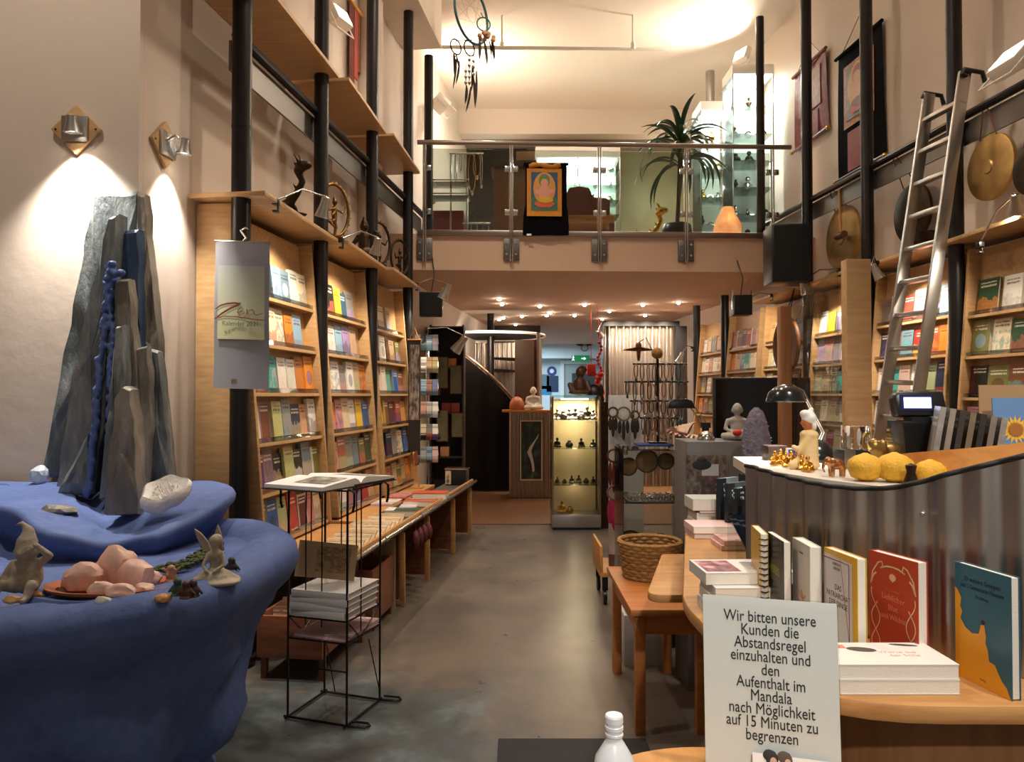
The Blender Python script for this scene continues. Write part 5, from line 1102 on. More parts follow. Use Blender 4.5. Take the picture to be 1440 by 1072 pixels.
def flatbook(px, py, z, w, l, tk, rz, cname, label, grp=None, kind=0, c2=None, pages=True, name='book'):
    """book lying flat, near corner region at the pixel"""
    p = PZ(px, py, z + tk); p.z = z; M_ = Matrix.Translation(p) @ Matrix.Rotation(math.radians(rz), 4, 'Z')
    t = thing(name, label, 'book', p, group=grp); col = PD.get(cname, cname)
    cm = cover(kind, col, c2 or rnd.choice(PALETTE)[1], '#efe6d8' if sum(lin(col)[:3]) < .6 else '#4a3a34', rnd.random() * 9, True)
    m = MB(M_); m.b(-w / 2, w / 2, -l / 2, l / 2, tk - .002, tk); m.b(-w / 2, w / 2, -l / 2, l / 2, 0, .002); m.b(-w / 2, -w / 2 + .002, -l / 2, l / 2, .002, tk - .002); obj('cover', m, cm, t)
    m = MB(M_); m.b(-w / 2 + .002, w / 2 - .003, -l / 2 + .003, l / 2 - .003, .002, tk - .002); obj('page_block', m, PAGE, t); return t
BR = -7
for k in range(9):
    y0 = 4.62 + k * .11; p = ML @ Vector((.44, sL(y0), .562)); M_ = Matrix.Translation(p) @ Matrix.Rotation(-AL, 4, 'Z') @ Matrix.Rotation(math.radians(-62), 4, 'X')
    m = MB(M_); m.b(-.12, .12, -.004, .004, 0, .115 + .012 * (k % 3)); o = obj('art_print', m, cover((4, 1, 6)[k % 3], '#c9b08c', '#a5865c', '#6b4e36', k, False), None); tag(o, 'beige art print in the near bench tray, %s from the front' % ORDN[k], 'print', 'art prints in the near bench tray')
flatbook(526, 732, .562, .25, .42, .035, BR, '#8a6a78', 'large mauve grey picture book on the bench behind the prints', None, 0, '#a9a6a4')
flatbook(566, 716, .562, .25, .17, .05, BR + 4, 'dark green', 'thick dark green book on the bench', None, 5, '#dfe3dc')
flatbook(556, 718, .562, .10, .2, .03, BR, 'grey', 'grey white magazine on the bench beside the green book', None, 1)
flatbook(592, 703, .562, .27, .2, .045, BR + 3, 'terracotta', 'salmon coloured flat book on the bench', None, 0, '#c9604a')
flatbook(606, 692, .562, .3, .22, .075, BR + 4, '#d8542a', 'bright orange book at the far end of the bench', None, 0, '#c9482a')
flatbook(598, 699, .562, .16, .26, .02, BR - 4, 'cream', 'cream magazine lying before the orange book', None, 1)
flatbook(575, 711, .562, .14, .2, .018, BR + 8, 'white', 'white magazine with printed words behind the green book', None, 6)
flatbook(541, 742, .562, .12, .26, .014, BR, 'beige', 'beige drawing sheet at the chrome rail of the bench', None, 4)
p = ML @ Vector((.18, sL(6.95), .6)); M_ = ML @ Matrix.Translation((.19, sL(7.05), .6)) @ Matrix.Rotation(math.radians(-22), 4, 'Y')
for k, (c, nm) in enumerate((('cream', 'pale'), ('pink', 'pinkish'))):
    m = MB(ML @ Matrix.Translation((.2, sL(6.35 + .38 * k), .601))); m.b(-.09, .09, -.16, .16, 0, .012); o = obj('card_folder', m, rand_cover(c, 4, True)); tag(o, '%s folder of cards on the far end of the ledge' % nm, 'folder')
# crates under the bench
for k, (s0, s1, z0, z1, nm) in enumerate(((4.02, 4.72, .12, .40, 'brown wooden crate of prints under the near bench end'), (4.86, 5.32, .05, .45, 'wooden crate behind the wire stand under the bench'))):
    t = thing('wooden_crate', nm, 'crate', ML @ Vector((.4, sL((s0 + s1) / 2), 0)), group='crates under the bench')
    for (x0, x1, a, b) in ((.20, .56, sL(s0), sL(s0) + .018), (.20, .56, sL(s1) - .018, sL(s1)), (.20, .215, sL(s0) + .018, sL(s1) - .018), (.545, .56, sL(s0) + .018, sL(s1) - .018)):
        m = MB(ML); m.b(x0, x1, a, b, z0, z1 - .06); obj('side_board', m, wood('crate_wood', '#7a4630', '#99603f'), t, None, .003)
    m = MB(ML); m.b(.215, .545, sL(s0) + .018, sL(s1) - .018, z0, z0 + .015); obj('bottom_board', m, wood('crate_wood', '#7a4630', '#99603f'), t)
    for sx in (.21, .53):
        for sy in (s0 + .03, s1 - .06): m = MB(ML); m.b(sx, sx + .03, sL(sy), sL(sy) + .03, 0, z0); obj('foot', m, DWOOD, t)
for k in range(10):
    m = MB(ML @ Matrix.Translation((.38, sL(4.10) + k * .055, .14)) @ Matrix.Rotation(math.radians(-12), 4, 'X')); m.b(-.14, .14, -.008, .008, 0, .22 + .01 * (k % 3)); o = obj('sleeved_print', m, cover((4, 6, 1)[k % 3], '#a8806a', '#8a5a4a', '#e0d0b8', k + 3)); tag(o, 'sleeved print in the near brown crate, %s from the front' % ORDN[k], 'print', 'sleeved prints in the near crate')
m = MB(ML); m.b(.40, .56, sL(5.36), sL(5.36) + .012, .0, .50); o = obj('kraft_board', m, mat('kraft_card', '#b39a76', .7)); tag(o, 'upright tan cardboard sheet behind the wire stand', 'board')
# hanging fabric bags below the rail
rr = random.Random(12)
for k in range(4):
    p = ML @ Vector((.64, sL(5.62 + .12 * k), .50)); m = MB(); m.ell(p - Vector((0, 0, .06)), (.03, .045, .07), rotm('Z', 20 * k), 12, 8); m.tube([p, p + Vector((0, 0, .04)), p + Vector((-.025, 0, .075))], .004)
    o = obj('fabric_pouch', remesh(m, .006, 2), mat('maroon_fabric', '#5e2a2c', .85, var=.4, vs=30), None, 1); tag(o, 'maroon fabric pouch hung on the bench rail, %s from the camera' % ORDN[k], 'pouch', 'pouches on the bench rail')
# ================================================================ card spinner
b = P(601, 655, 8.2); c = Vector((b.x, b.y, 0))
t = thing('card_spinner', 'tall revolving card stand beside the lit clamp lamp', 'card stand', c)
m = MB(); m.cyl(c, c + Vector((0, 0, 2.15)), .02); obj('column', m, CHROME, t, .8)
m = MB(); m.cyl(c + Vector((0, 0, .0)), c + Vector((0, 0, .03)), .16, n=24); obj('base', m, BLACK, t, .8)
zs_ = [.78, 1.02, 1.26, 1.5, 1.74, 1.98]
for z in zs_:
    m = MB(); m.b(c.x - .13, c.x + .13, c.y - .13, c.y + .13, z - .004, z); obj('pocket_tray', m, ACRYL, t)
    for (dx, dy, sx, sy) in ((0, -.13, .13, .002), (.13, 0, .002, .13), (-.13, 0, .002, .13)): m = MB(); m.b(c.x + dx - sx, c.x + dx + sx, c.y + dy - sy, c.y + dy + sy, z, z + .07); obj('pocket_front', m, ACRYL, t)
for ri, z in enumerate(zs_):
    for k in range(4):
        x = c.x - .095 + .063 * k; m = MB(Matrix.Translation((x, c.y - .115, z + .001)) @ Matrix.Rotation(math.radians(-6), 4, 'X')); m.b(-.029, .029, -.006, .006, 0, .17)
        cn = rnd.choice(['white', 'white', 'cream', 'grey', 'beige', 'light blue']); o = obj('greeting_card', m, cover(rnd.choice((1, 4, 6)), PD[cn], rnd.choice(PALETTE)[1], '#4a3a34', k + ri * 4.3)); tag(o, '%s greeting card, %s from left in the %s tier of the card stand' % (cn, ORDN[k], ('lowest', 'second', 'third', 'fourth', 'fifth', 'top')[ri]), 'card', 'cards in the card stand')
    for k in range(2):
        m = MB(Matrix.Translation((c.x + .115, c.y - .06 + .1 * k, z + .001)) @ Matrix.Rotation(math.radians(-6), 4, 'Y')); m.b(-.006, .006, -.04, .04, 0, .16); cn = rnd.choice(['pink', 'beige', 'white']); o = obj('greeting_card', m, cover(4, PD[cn], PD['terracotta'], '#4a3a34', k)); tag(o, '%s side card, %s, in the %s tier of the card stand' % (cn, ('front one', 'rear one')[k], ('lowest', 'second', 'third', 'fourth', 'fifth', 'top')[ri]), 'card', 'cards in the card stand')
# narrow black scroll left of the spinner
a, b = P(583, 478, 7.55), P(583, 640, 7.55)
t = thing('paper_scroll', 'narrow dark scroll with a pale figure print left of the card stand', 'wall hanging', b)
m = MB(); m.b(a.x - .06, a.x + .06, 7.54, 7.546, b.z, a.z); obj('scroll_sheet', m, mat('dark_scroll', '#2a221e', .8), t)
n = NT('pale_print'); f = n.noise(n.co('Generated', (1, 1, 2)), 4, 4); n.base(n.ramp(f, [(.4, '#4a3c34'), (.6, '#a8988a')]), .7); m = MB(); m.b(a.x - .05, a.x + .05, 7.536, 7.54, b.z + .35, a.z - .05); obj('printed_figure', m, n.m, t)
m = MB(); m.tube([(a.x - .05, 7.54, a.z), (a.x, 7.54, a.z + .12), (a.x + .05, 7.54, a.z)], .004); m.cyl((a.x - .07, 7.54, a.z), (a.x + .07, 7.54, a.z), .009); obj('hanger', m, BEECH, t)
m = MB(); p = P(575, 520, 7.4); p = ML @ Vector((.14, sL(7.75), .60))
# ================================================================ sales counter with the corrugated screen
t5 = thing('sales_counter', 'sales counter with a corrugated metal screen and rounded light wood tops', 'counter', (1.1, 2.2, 0))
LZ, UZ = .965, 1.30
def rnd_poly(pts, r, n=5):
    out = []
    for i in range(len(pts)):
        p, a, b = Vector(pts[i]), Vector(pts[i - 1]), Vector(pts[(i + 1) % len(pts)])
        rr = r[i] if isinstance(r, (list, tuple)) else r
        if rr <= 0: out.append(p); continue
        d1, d2 = (a - p).normalized() * rr, (b - p).normalized() * rr
        for k in range(n + 1): f = k / n; out.append((p + d1) * (1 - f) ** 2 + p * 2 * f * (1 - f) + (p + d2) * f * f)
    return out
def plate(mb, pts, z0, z1): return mb.prism([(p[0], p[1], z0) for p in pts], (0, 0, z1 - z0))
low = rnd_poly([(.44, 1.96), (.757, 3.3), (2.1, 3.3), (2.1, 1.30), (.47, 1.31)], [.1, 0, 0, 0, .28], 8)
m = MB(); plate(m, low, LZ - .035, LZ); obj('lower_top', m, BEECH, t5, None, .008)
base = rnd_poly([(.60, 1.98), (.88, 3.26), (2.08, 3.26), (2.08, 1.40), (.60, 1.42)], [.1, 0, 0, 0, .2], 8)
m = MB(); plate(m, base, 0, LZ - .035); obj('base_cabinet', m, wood('apron_wood', '#7a5230', '#8f6440', (10, 10, 1)), t5, .4)
sh = [Vector(p) for p in ((.645, 2.07), (.722, 1.79), (.81, 1.63), (.89, 1.51), (.975, 1.43), (1.06, 1.39), (1.17, 1.36), (1.3, 1.35))]
tz = [1.305, 1.288, 1.298, 1.345, 1.385, 1.42, 1.44, 1.45]
def cat(P_, f):
    n = len(P_) - 1; i = min(int(f), n - 1); u = f - i; p0, p1, p2, p3 = P_[max(i - 1, 0)], P_[i], P_[i + 1], P_[min(i + 2, n)]
    return .5 * ((2 * p1) + (p2 - p0) * u + (2 * p0 - 5 * p1 + 4 * p2 - p3) * u * u + (3 * p1 - p0 - 3 * p2 + p3) * u ** 3)
NS = 420; fine = [cat(sh, (len(sh) - 1) * k / NS) for k in range(NS + 1)]; fz = [cat(tz, (len(sh) - 1) * k / NS) for k in range(NS + 1)]
arc = [0]
for k in range(NS): arc.append(arc[-1] + (fine[k + 1] - fine[k]).length)
def wave(k, off=0):
    d = (fine[min(k + 1, NS)] - fine[max(k - 1, 0)]).normalized(); n_ = Vector((d.y, -d.x)); 
    if n_.x > 0: n_ = -n_
    return fine[k] + n_ * (.006 * math.cos(2 * PI * arc[k] / .066) + off)
CORR = mat('corrugated_steel', '#b3aca6', .36, 1, var=.08, vs=8)
m = MB()
for off in (0, -.002): m.sheet([[Vector((*wave(k, off), z)) for k in range(NS + 1)] for z in (LZ + .001, 1.1, 1.2)] + [[Vector((*wave(k, off), fz[k])) for k in range(NS + 1)]])
obj('corrugated_screen', m, CORR, t5, 1)
m = MB(); m.tube([Vector((*wave(k, 0), fz[k] + .002)) for k in range(0, NS + 1, 3)], .0055, 8); obj('rubber_trim', m, mat('black_rubber', '#0f0f10', .6), t5, 1)
for k, z in ((150, 1.255), (330, 1.36)): q = wave(k, .004); m = MB(); m.ell((q.x, q.y, z), .005); obj('screw', m, CHROME, t5, 1)
up = [tuple(fine[k] + Vector((.016, .008))) for k in range(0, NS + 1, 30)] + [(2.1, 1.4), (2.1, 2.5), (.72, 2.46)]
m = MB(); plate(m, up, UZ - .03, UZ); obj('upper_top', m, mat('white_laminate', '#ded5c8', .35), t5, None)
bod = [tuple(fine[k] + Vector((.03, .02))) for k in range(0, NS + 1, 30)] + [(2.08, 1.45), (2.08, 2.44), (.76, 2.40)]
m = MB(); plate(m, bod, LZ, UZ - .03); obj('upper_body', m, mat('counter_grey', '#6d6660', .5), t5)
m = MB(); plate(m, rnd_poly([(.47, 2.66), (.66, 3.34), (.86, 3.34), (.74, 2.66)], [.07, .02, 0, 0]), .77, .80); obj('side_shelf', m, BEECH, t5, None, .006)
# standing books along the screen
def stand(pl, Yl, pr, Yr, t, h, name_label, c1, build=None, tilt=0, cm=None, kind=3):
    """upright book: far-left and near-right bottom corners of its front cover"""
    a = Vector(((pl - 720) * Yl / F, Yl, LZ + .0005)); b = Vector(((pr - 720) * Yr / F, Yr, LZ + .0005)); w = (b - a).length
    ey = (b - a).normalized(); ex = ey.cross(Vector((0, 0, 1)))         # front normal
    M_ = Matrix(((ex.x, ey.x, 0, (a.x + b.x) / 2), (ex.y, ey.y, 0, (a.y + b.y) / 2), (0, 0, 1, a.z), (0, 0, 0, 1))) @ Matrix.Translation((-t, 0, 0))
    tt = thing('standing_book', name_label, 'book', M_ @ Vector((t / 2, 0, 0)), group='books standing along the metal screen'); c = .0016
    cm = cm or mat('cover_' + c1.strip('#'), c1, .35, 0, .5)
    m = MB(M_); m.b(t - c, t, -w / 2, w / 2, 0, h); m.b(0, c, -w / 2, w / 2, 0, h); m.b(c, t - c, -w / 2, -w / 2 + c, 0, h); obj('cover', m, cm, tt)
    m = MB(M_); m.b(c, t - c, -w / 2 + c, w / 2 - .002, .002, h - .002); obj('page_block', m, PAGE, tt)
    return tt, M_, w, t
# face frame: map (u right, v up) on the cover to 3D
def face(M_, t, off=.0004): return M_ @ Matrix.Translation((t + off, 0, 0)) @ Matrix(((0, 0, 1, 0), (1, 0, 0, 0), (0, 1, 0, 0), (0, 0, 0, 1)))
def cover_poly(tt, M_, t, pts, m_, nm, off=.0004):
    m = MB(face(M_, t, off)); m.add([(x, y, 0) for x, y in pts], [tuple(range(len(pts)))]); obj(nm, m, m_, tt)
def cover_line(tt, M_, t, pts, w, m_, nm, off=.0005):
    L = []
    for i, p in enumerate(pts):
        p = Vector(p); d = Vector(pts[min(i + 1, len(pts) - 1)]) - Vector(pts[max(i - 1, 0)]); n_ = Vector((-d.y, d.x)).normalized() * w; L.append([(*(p + n_), 0), (*(p - n_), 0)])
    m = MB(face(M_, t, off)); m.sheet(L); obj(nm, m, m_, tt)
def cover_text(tt, M_, t, s, size, x, y, m_, align='CENTER', sx=1.0, rot=0): obj('title_text', text_mb(s, size, face(M_, t, .0003) @ Matrix.Translation((x, y, 0)) @ Matrix.Rotation(math.radians(rot), 4, 'Z'), align, 1.0, .0002, sx), m_, tt)
# blue and yellow book with a climber
TEALC = '#2c5f70'; AMB = mat('amber_ink', '#e29a22', .38)
tt, M_, w, t = stand(1340, 1.456, 1418, 1.326, .018, .215, 'teal and orange book with a small climber on a rock edge', TEALC); h = .215
xs = [(-.5, .78), (-.45, .76), (-.38, .70), (-.40, .62), (-.36, .58), (-.40, .52), (-.30, .45), (-.18, .42), (-.06, .44), (-.02, .52), (.04, .53), (.07, .44), (.06, .38), (.10, .33), (.12, .24), (.22, .23), (.28, .17), (.34, .12), (.42, .08), (.46, .03), (.5, 0)]
cover_poly(tt, M_, t, [(-.5 * w, 0)] + [(x * w * .998, y * h) for x, y in xs], AMB, 'printed_rock')
cover_poly(tt, M_, t, [((.02 + .035 * math.cos(a)) * w, (.55 + .02 * math.sin(a)) * h) for a in [k * PI / 5 for k in range(10)]], INK, 'printed_climber', .0007)
DTEAL = mat('dark_teal_ink', '#12313f', .5)
cover_text(tt, M_, t, '20 weitere Gruppen', .0135, 0, .86 * h, DTEAL, sx=.78); cover_text(tt, M_, t, 'und 5 Gemeinsame Momente', .0125, 0, .80 * h, DTEAL, sx=.68); cover_text(tt, M_, t, 'Erzählung', .008, .0, .735 * h, DTEAL); cover_text(tt, M_, t, 'Verlag', .006, 0, .05 * h, DTEAL)
# red book with vine ornaments
tt, M_, w, t = stand(1220, 1.59, 1288, 1.467, .024, .21, 'brick red book with pale curling vine ornaments', '#b3442e'); h = .21
VINE = mat('vine_ink', '#dcb68e', .45)
for sg in (-1, 1):
    cover_line(tt, M_, t, [(sg * (.36 + .09 * math.sin(y * 13)) * w, y * h) for y in [.02 + .62 * k / 30 for k in range(31)]], .0012, VINE, 'vine_line')
    cover_line(tt, M_, t, [(sg * (.36 - .09 * math.sin(y * 13)) * w, y * h) for y in [.02 + .5 * k / 30 for k in range(31)]], .0012, VINE, 'vine_line')
    cover_line(tt, M_, t, [(sg * .46 * w, .68 * h), (sg * .42 * w, .80 * h), (sg * .30 * w, .90 * h), (sg * .22 * w, .92 * h), (sg * .20 * w, .87 * h), (sg * .26 * w, .855 * h), (sg * .12 * w, .885 * h), (0, .89 * h)], .0017, VINE, 'vine_leaf')
    cover_line(tt, M_, t, [(sg * .45 * w, .70 * h), (sg * .40 * w, .77 * h), (sg * .34 * w, .80 * h)], .0022, VINE, 'vine_leaf')
cover_poly(tt, M_, t, [(.07 * w * math.cos(a), .79 * h + .035 * h * math.sin(a) - (.012 * h if abs(a - 4.7) < .2 else 0)) for a in [k * PI / 8 for k in range(16)]], VINE, 'rose_mark')
PALER = mat('pale_red_ink', '#cf7a5e', .45); SCR = mat('faint_red_ink', '#c4634a', .45)
cover_text(tt, M_, t, 'Lieblicher', .017, 0, .565 * h, PALER, rot=-3, sx=.9); cover_text(tt, M_, t, 'Blut', .016, 0, .47 * h, PALER); cover_text(tt, M_, t, 'und Wildnis', .016, 0, .38 * h, PALER, sx=.85); cover_text(tt, M_, t, 'Ein Lesebuch', .008, 0, .65 * h, SCR); cover_text(tt, M_, t, 'Roman', .008, 0, .15 * h, SCR)
# das patriarchat der dinge
tt, M_, w, t = stand(1157, 1.62, 1203, 1.50, .021, .21, 'pale grey book with a yellow edge titled DAS PATRIARCHAT DER DINGE', '#d9a92f'); h = .21
cover_poly(tt, M_, t, [(-.5 * w, 0), (.36 * w, 0), (.36 * w, .93 * h), (-.5 * w, .955 * h)], mat('pale_grey_ink', '#cdc8c8', .4), 'grey_field', .0003)
MAG = mat('magenta_ink', '#8a2048', .4); cover_line(tt, M_, t, [(-.5 * w, .91 * h), (.27 * w, .91 * h), (.27 * w, .1 * h)], .0012, MAG, 'magenta_frame', .0006); cover_line(tt, M_, t, [(.02 * w, .93 * h), (.30 * w, .05 * h)], .0007, mat('thin_line_ink', '#7a6a62', .5), 'thin_line', .0006)
for s, y in (('REBEKKA', .86), ('ENDLER', .815)): cover_text(tt, M_, t, s, .0085, -.1 * w, y * h, INK, sx=.8)
for s, y in (('DAS', .62), ('PATRIARCHAT', .54), ('DER DINGE', .46)): cover_text(tt, M_, t, s, .0165, -.06 * w, y * h, INK, sx=.80)
tt, M_, w, t = stand(1113, 1.73, 1137, 1.62, .024, .21, 'thick white book with a faint coral tree on the cover', '#cfcdc6'); h = .21
CORAL = mat('coral_ink', '#d99a7a', .5); cover_line(tt, M_, t, [(.1 * w, .05 * h), (.05 * w, .2 * h), (.12 * w, .35 * h), (.02 * w, .5 * h)], .004, CORAL, 'coral_print')
for y in (.12, .22, .32, .42): cover_line(tt, M_, t, [(-.15 * w, (y + .06) * h), (.07 * w, y * h), (.27 * w, (y + .05) * h)], .0022, CORAL, 'coral_print')
cover_text(tt, M_, t, 'Lesebuch', .007, 0, .88 * h, mat('grey_ink', '#6c6a66', .6))
tt, M_, w, t = stand(1075, 1.84, 1100, 1.70, .018, .205, 'black book with olive green lettering and an orange dot', '#26231f'); h = .205
OLI = mat('olive_ink', '#9c9a3a', .45); cover_poly(tt, M_, t, [(-.4 * w, .5 * h), (.4 * w, .5 * h), (.4 * w, .74 * h), (-.4 * w, .74 * h)], mat('dark_olive_ink', '#4a4a24', .5), 'olive_field'); cover_text(tt, M_, t, 'HERBS', .026, 0, .58 * h, OLI, sx=1.1)
cover_poly(tt, M_, t, [(-.46 * w, .2 * h), (.5 * w, .2 * h), (.5 * w, .32 * h), (-.46 * w, .32 * h)], mat('grey_ink', '#6c6a66', .6), 'grey_field'); cover_poly(tt, M_, t, [((-.25 + .14 * math.cos(a)) * w, .12 * h + .14 * w * math.sin(a)) for a in [k * PI / 8 for k in range(16)]], mat('orange_ink', '#d9552e', .5), 'orange_dot')
tt, M_, w, t = stand(1055, 1.92, 1068, 1.80, .018, .205, 'ochre spiral bound notebook at the left end of the metal screen', '#c9a24a')
for k in range(14): m = MB(M_); z = .012 + k * .0138; m.tube([(t + .002, w / 2 - .004, z), (t * .5, w / 2 + .007, z), (-.002, w / 2 - .004, z)], .0016, 5); obj('wire_loop', m, WIRE, tt)
# flat white books at the front edge of the lower top
def lay(x0, x1, y0, y1, z, tk, label, top=None, col='#e6e1da', grp=None, rz=0, pagecol=None):
    c = Vector(((x0 + x1) / 2, (y0 + y1) / 2, z)); M_ = Matrix.Translation(c) @ Matrix.Rotation(math.radians(rz), 4, 'Z'); hx, hy = (x1 - x0) / 2, (y1 - y0) / 2
    tt = thing('lying_book', label, 'book', c, group=grp); m = MB(M_)
    m.b(-hx, hx, -hy, hy, 0, .0012); m.b(-hx, hx, -hy, hy, tk - .0012, tk); m.b(-hx, -hx + .0012, -hy, hy, .0012, tk - .0012); obj('cover', m, top or mat('cover_' + col.strip('#'), col, .4), tt)
    m = MB(M_); m.b(-hx + .0012, hx - .001, -hy + .001, hy - .001, .0012, tk - .0012); obj('page_block', m, pagecol or PAGE, tt); return tt, M_
z = LZ + .0008
lay(.585, .80, 1.355, 1.475, z, .026, 'lower of two thick white books beside the white notice', None, '#e6e1da', 'white books beside the notice')
tt, M_ = lay(.583, .80, 1.357, 1.477, z + .0265, .026, 'upper white book with grey leaf drawings beside the white notice', None, '#ece6dd', 'white books beside the notice')
def top_blob(tt, M_, tk, x, y, rx, ry, m_, nm, rot=0):
    m = MB(M_ @ Matrix.Translation((x, y, tk + .0004)) @ Matrix.Rotation(rot, 4, 'Z')); m.add([(rx * math.cos(a), ry * math.sin(a), 0) for a in [k * PI / 10 for k in range(20)]], [tuple(range(20))]); obj(nm, m, m_, tt)
LEAFG = mat('leaf_grey_ink', '#56524a', .5); top_blob(tt, M_, .026, -.03, .02, .027, .013, LEAFG, 'printed_leaf', -.2); top_blob(tt, M_, .026, .062, .045, .026, .006, LEAFG, 'printed_leaf', -.2)
m = MB(M_ @ Matrix.Translation((-.075, .035, .0264))); m.add([(-.02, -.008, 0), (.02, -.008, 0), (.02, .012, 0), (-.02, .012, 0)], [(0, 1, 2, 3)]); obj('printed_square', m, mat('salmon_ink', '#e08a72', .5), tt)
for s, y, x in (('Worte aus', .0, .03), ('der Stille', -.018, .035)): obj('title_text', text_mb(s, .016, M_ @ Matrix.Translation((x, y, .0263)), 'CENTER', 1, .0002), mat('faint_rose_ink', '#d3b3a8', .6), tt)
lay(.60, .68, 1.485, 1.58, z, .006, 'thin pale turquoise leaflet behind the two white books', None, '#b9d6d2')
# stack of white books with a photo cover left of the notice
for k in range(3): lay(.475 + .004 * k, .66, 1.80, 1.94, z + k * .0255, .025, 'white book in the stack left of the notice, %s' % ('bottom one', 'middle one', 'third from bottom')[k], None, '#e2ded8', 'white stack left of the notice', (1, -1, .5)[k])
tt, M_ = lay(.465, .69, 1.83, 1.98, z + .077, .028, 'white book with a pink mouth photo lying on the stack left of the notice', None, '#ddd8d2', None, 2)
m = MB(M_ @ Matrix.Translation((-.06, .0, .0284))); m.add([(-.045, -.06, 0), (.04, -.06, 0), (.04, .06, 0), (-.045, .06, 0)], [(0, 1, 2, 3)]); n = NT('mouth_photo'); f = n.noise(n.co('Generated'), 3, 3); n.base(n.ramp(f, [(.35, '#5a4048'), (.5, '#b0606a'), (.65, '#d9b0aa')]), .4); obj('printed_photo', m, n.m, tt)
for k in range(5): m = MB(M_ @ Matrix.Translation((.045, .035 - k * .017, .0285))); m.add([(-.04, -.003, 0), (.05 - .01 * (k % 2), -.003, 0), (.05 - .01 * (k % 2), .001, 0), (-.04, .001, 0)], [(0, 1, 2, 3)]); obj('text_line', m, mat('grey_ink', '#6c6a66', .6), tt)
# stacks further back on the lower top
zz = z
for k, (x0, x1, y0, y1, tk, col, nm) in enumerate(((.68, .86, 2.82, 2.98, .02, '#d8b8b6', 'pink book, bottom of the pink stack'), (.675, .855, 2.81, 2.97, .024, '#e3c4c2', 'pale pink book on top of the pink stack'))):
    lay(x0, x1, y0, y1, zz, tk, nm + ' on the light wood counter', None, col, 'pink books on the counter'); zz += tk + .0005
zz = z
for k, (x0, x1, y0, y1, tk, col, nm) in enumerate(((.735, .93, 3.02, 3.17, .03, '#e2d6d0', 'cream book, bottom of the grey stack'), (.74, .93, 3.03, 3.18, .032, '#b7b2aa', 'grey book, second in the grey stack'), (.75, .92, 3.02, 3.17, .008, '#b05a58', 'thin red book, third in the grey stack'), (.725, .88, 3.03, 3.18, .045, '#c9cbc2', 'thick grey white book on top of the grey stack'))):
    lay(x0, x1, y0, y1, zz, tk, nm + ' below the framed poster', None, col, 'grey stack on the counter'); zz += tk + .0005
zz = z
for k in range(2): lay(.72 + .01 * k, .89, 2.60, 2.74, zz, .016, ('white book with a red cover picture, lower one on the counter', 'white book with a red cover picture, upper one on the counter')[k], cover(6, '#e8dcd4', '#c0504a', '#3a3030', 2 + k, True), '#ffffff', 'white and red books on the counter'); zz += .0165
m = MB(); m.b(.56, .70, 2.26, 2.38, z, z + .004); o = obj('leaflet', m, cover(1, '#4a4648', '#6a5f66', '#c9c4c0', 2, True)); tag(o, 'dark grey leaflet lying on the light wood counter', 'leaflet')
for k in range(2):
    M_ = Matrix.Translation((.765 + .02 * k, 2.38 - .005 * k, z + .02)) @ Matrix.Rotation(math.radians(-25), 4, 'Y') @ Matrix.Rotation(math.radians(-14), 4, 'X'); m = MB(M_); m.b(-.012, .012, -.003, .003, 0, .15); o = obj('blue_leaflet', m, cover(5, '#27405f', '#1d2c48', '#a9bfd2', k + 4)); tag(o, 'slim dark blue leaflet in the acrylic holder, %s' % ('left one', 'right one')[k], 'leaflet')
t = thing('leaflet_holder', 'clear acrylic leaflet holder before the left end of the metal screen', 'holder', (.74, 2.3, z))
m = MB(); m.b(.69, .80, 2.33, 2.333, z, z + .09); obj('front_pane', m, ACRYL, t); m = MB(); m.b(.69, .80, 2.42, 2.423, z, z + .16); obj('back_pane', m, ACRYL, t); m = MB(); m.b(.69, .80, 2.333, 2.42, z, z + .003); obj('floor_pane', m, ACRYL, t)
for k, (c, nm) in enumerate((('#8ea4ac', 'grey blue'), ('#4a6570', 'slate blue'), ('#c9cccb', 'pale grey'), ('#2a3440', 'dark navy'), ('#6f7880', 'steel grey'), ('#3b4650', 'charcoal'))):
    a = Vector((.86 + .012 * k, 3.02 - .075 * k, z)); M_ = Matrix.Translation(a) @ Matrix.Rotation(math.radians(-52), 4, 'Z'); m = MB(M_); m.b(-.010, .010, -.06, .06, 0, .205 - .01 * (k % 3)); o = obj('case_book', m, cover(5, c, '#20282e', '#d8dcdc', k + 1), None, None, .0015); tag(o, '%s upright book in the row beside the framed poster, %s from the left' % (nm, ORDN[k]), 'book', 'upright row on the counter')
# framed poster leaning on the grey pedestal
a, b = P(968, 716, 3.22), P(1021, 640, 3.26)
t = thing('framed_poster', 'clear framed poster of a dark hat and painted figures on the counter', 'poster', Vector(((a.x + b.x) / 2, 3.22, z)))
M_ = Matrix.Translation(((a.x + b.x) / 2, 3.24, z)) @ Matrix.Rotation(math.radians(-4), 4, 'X'); w = b.x - a.x; h = b.z - z
n = NT('poster_print'); f = n.noise(n.co('Generated'), 3.5, 4, .6); g = n.noise(n.co('Generated'), 9, 3); n.base(n.mix(g, n.ramp(f, [(.34, '#2f2420'), (.44, '#8a3a3c'), (.52, '#b9a898'), (.62, '#6a4a36'), (.72, '#c98a8a')]), lin('#4a3a34')), .4)
m = MB(M_); m.b(-w / 2, w / 2, -.004, .004, 0, h); obj('print', m, n.m, t)
m = MB(M_); m.b(-w * .12, w * .3, -.0055, -.004, h * .68, h * .86); obj('white_field', m, mat('poster_white', '#d8d2cc', .5), t)
m = MB(M_); m.ell((-w * .12, -.006, h * .85), (w * .24, .002, h * .08)); m.ell((-w * .12, -.006, h * .92), (w * .12, .002, h * .05)); obj('printed_hat', m, mat('hat_black', '#26282a', .5), t)
m = MB(M_); m.b(-w / 2 - .006, w / 2 + .006, -.012, -.009, 0, h + .01); obj('acrylic_pane', m, ACRYL, t)
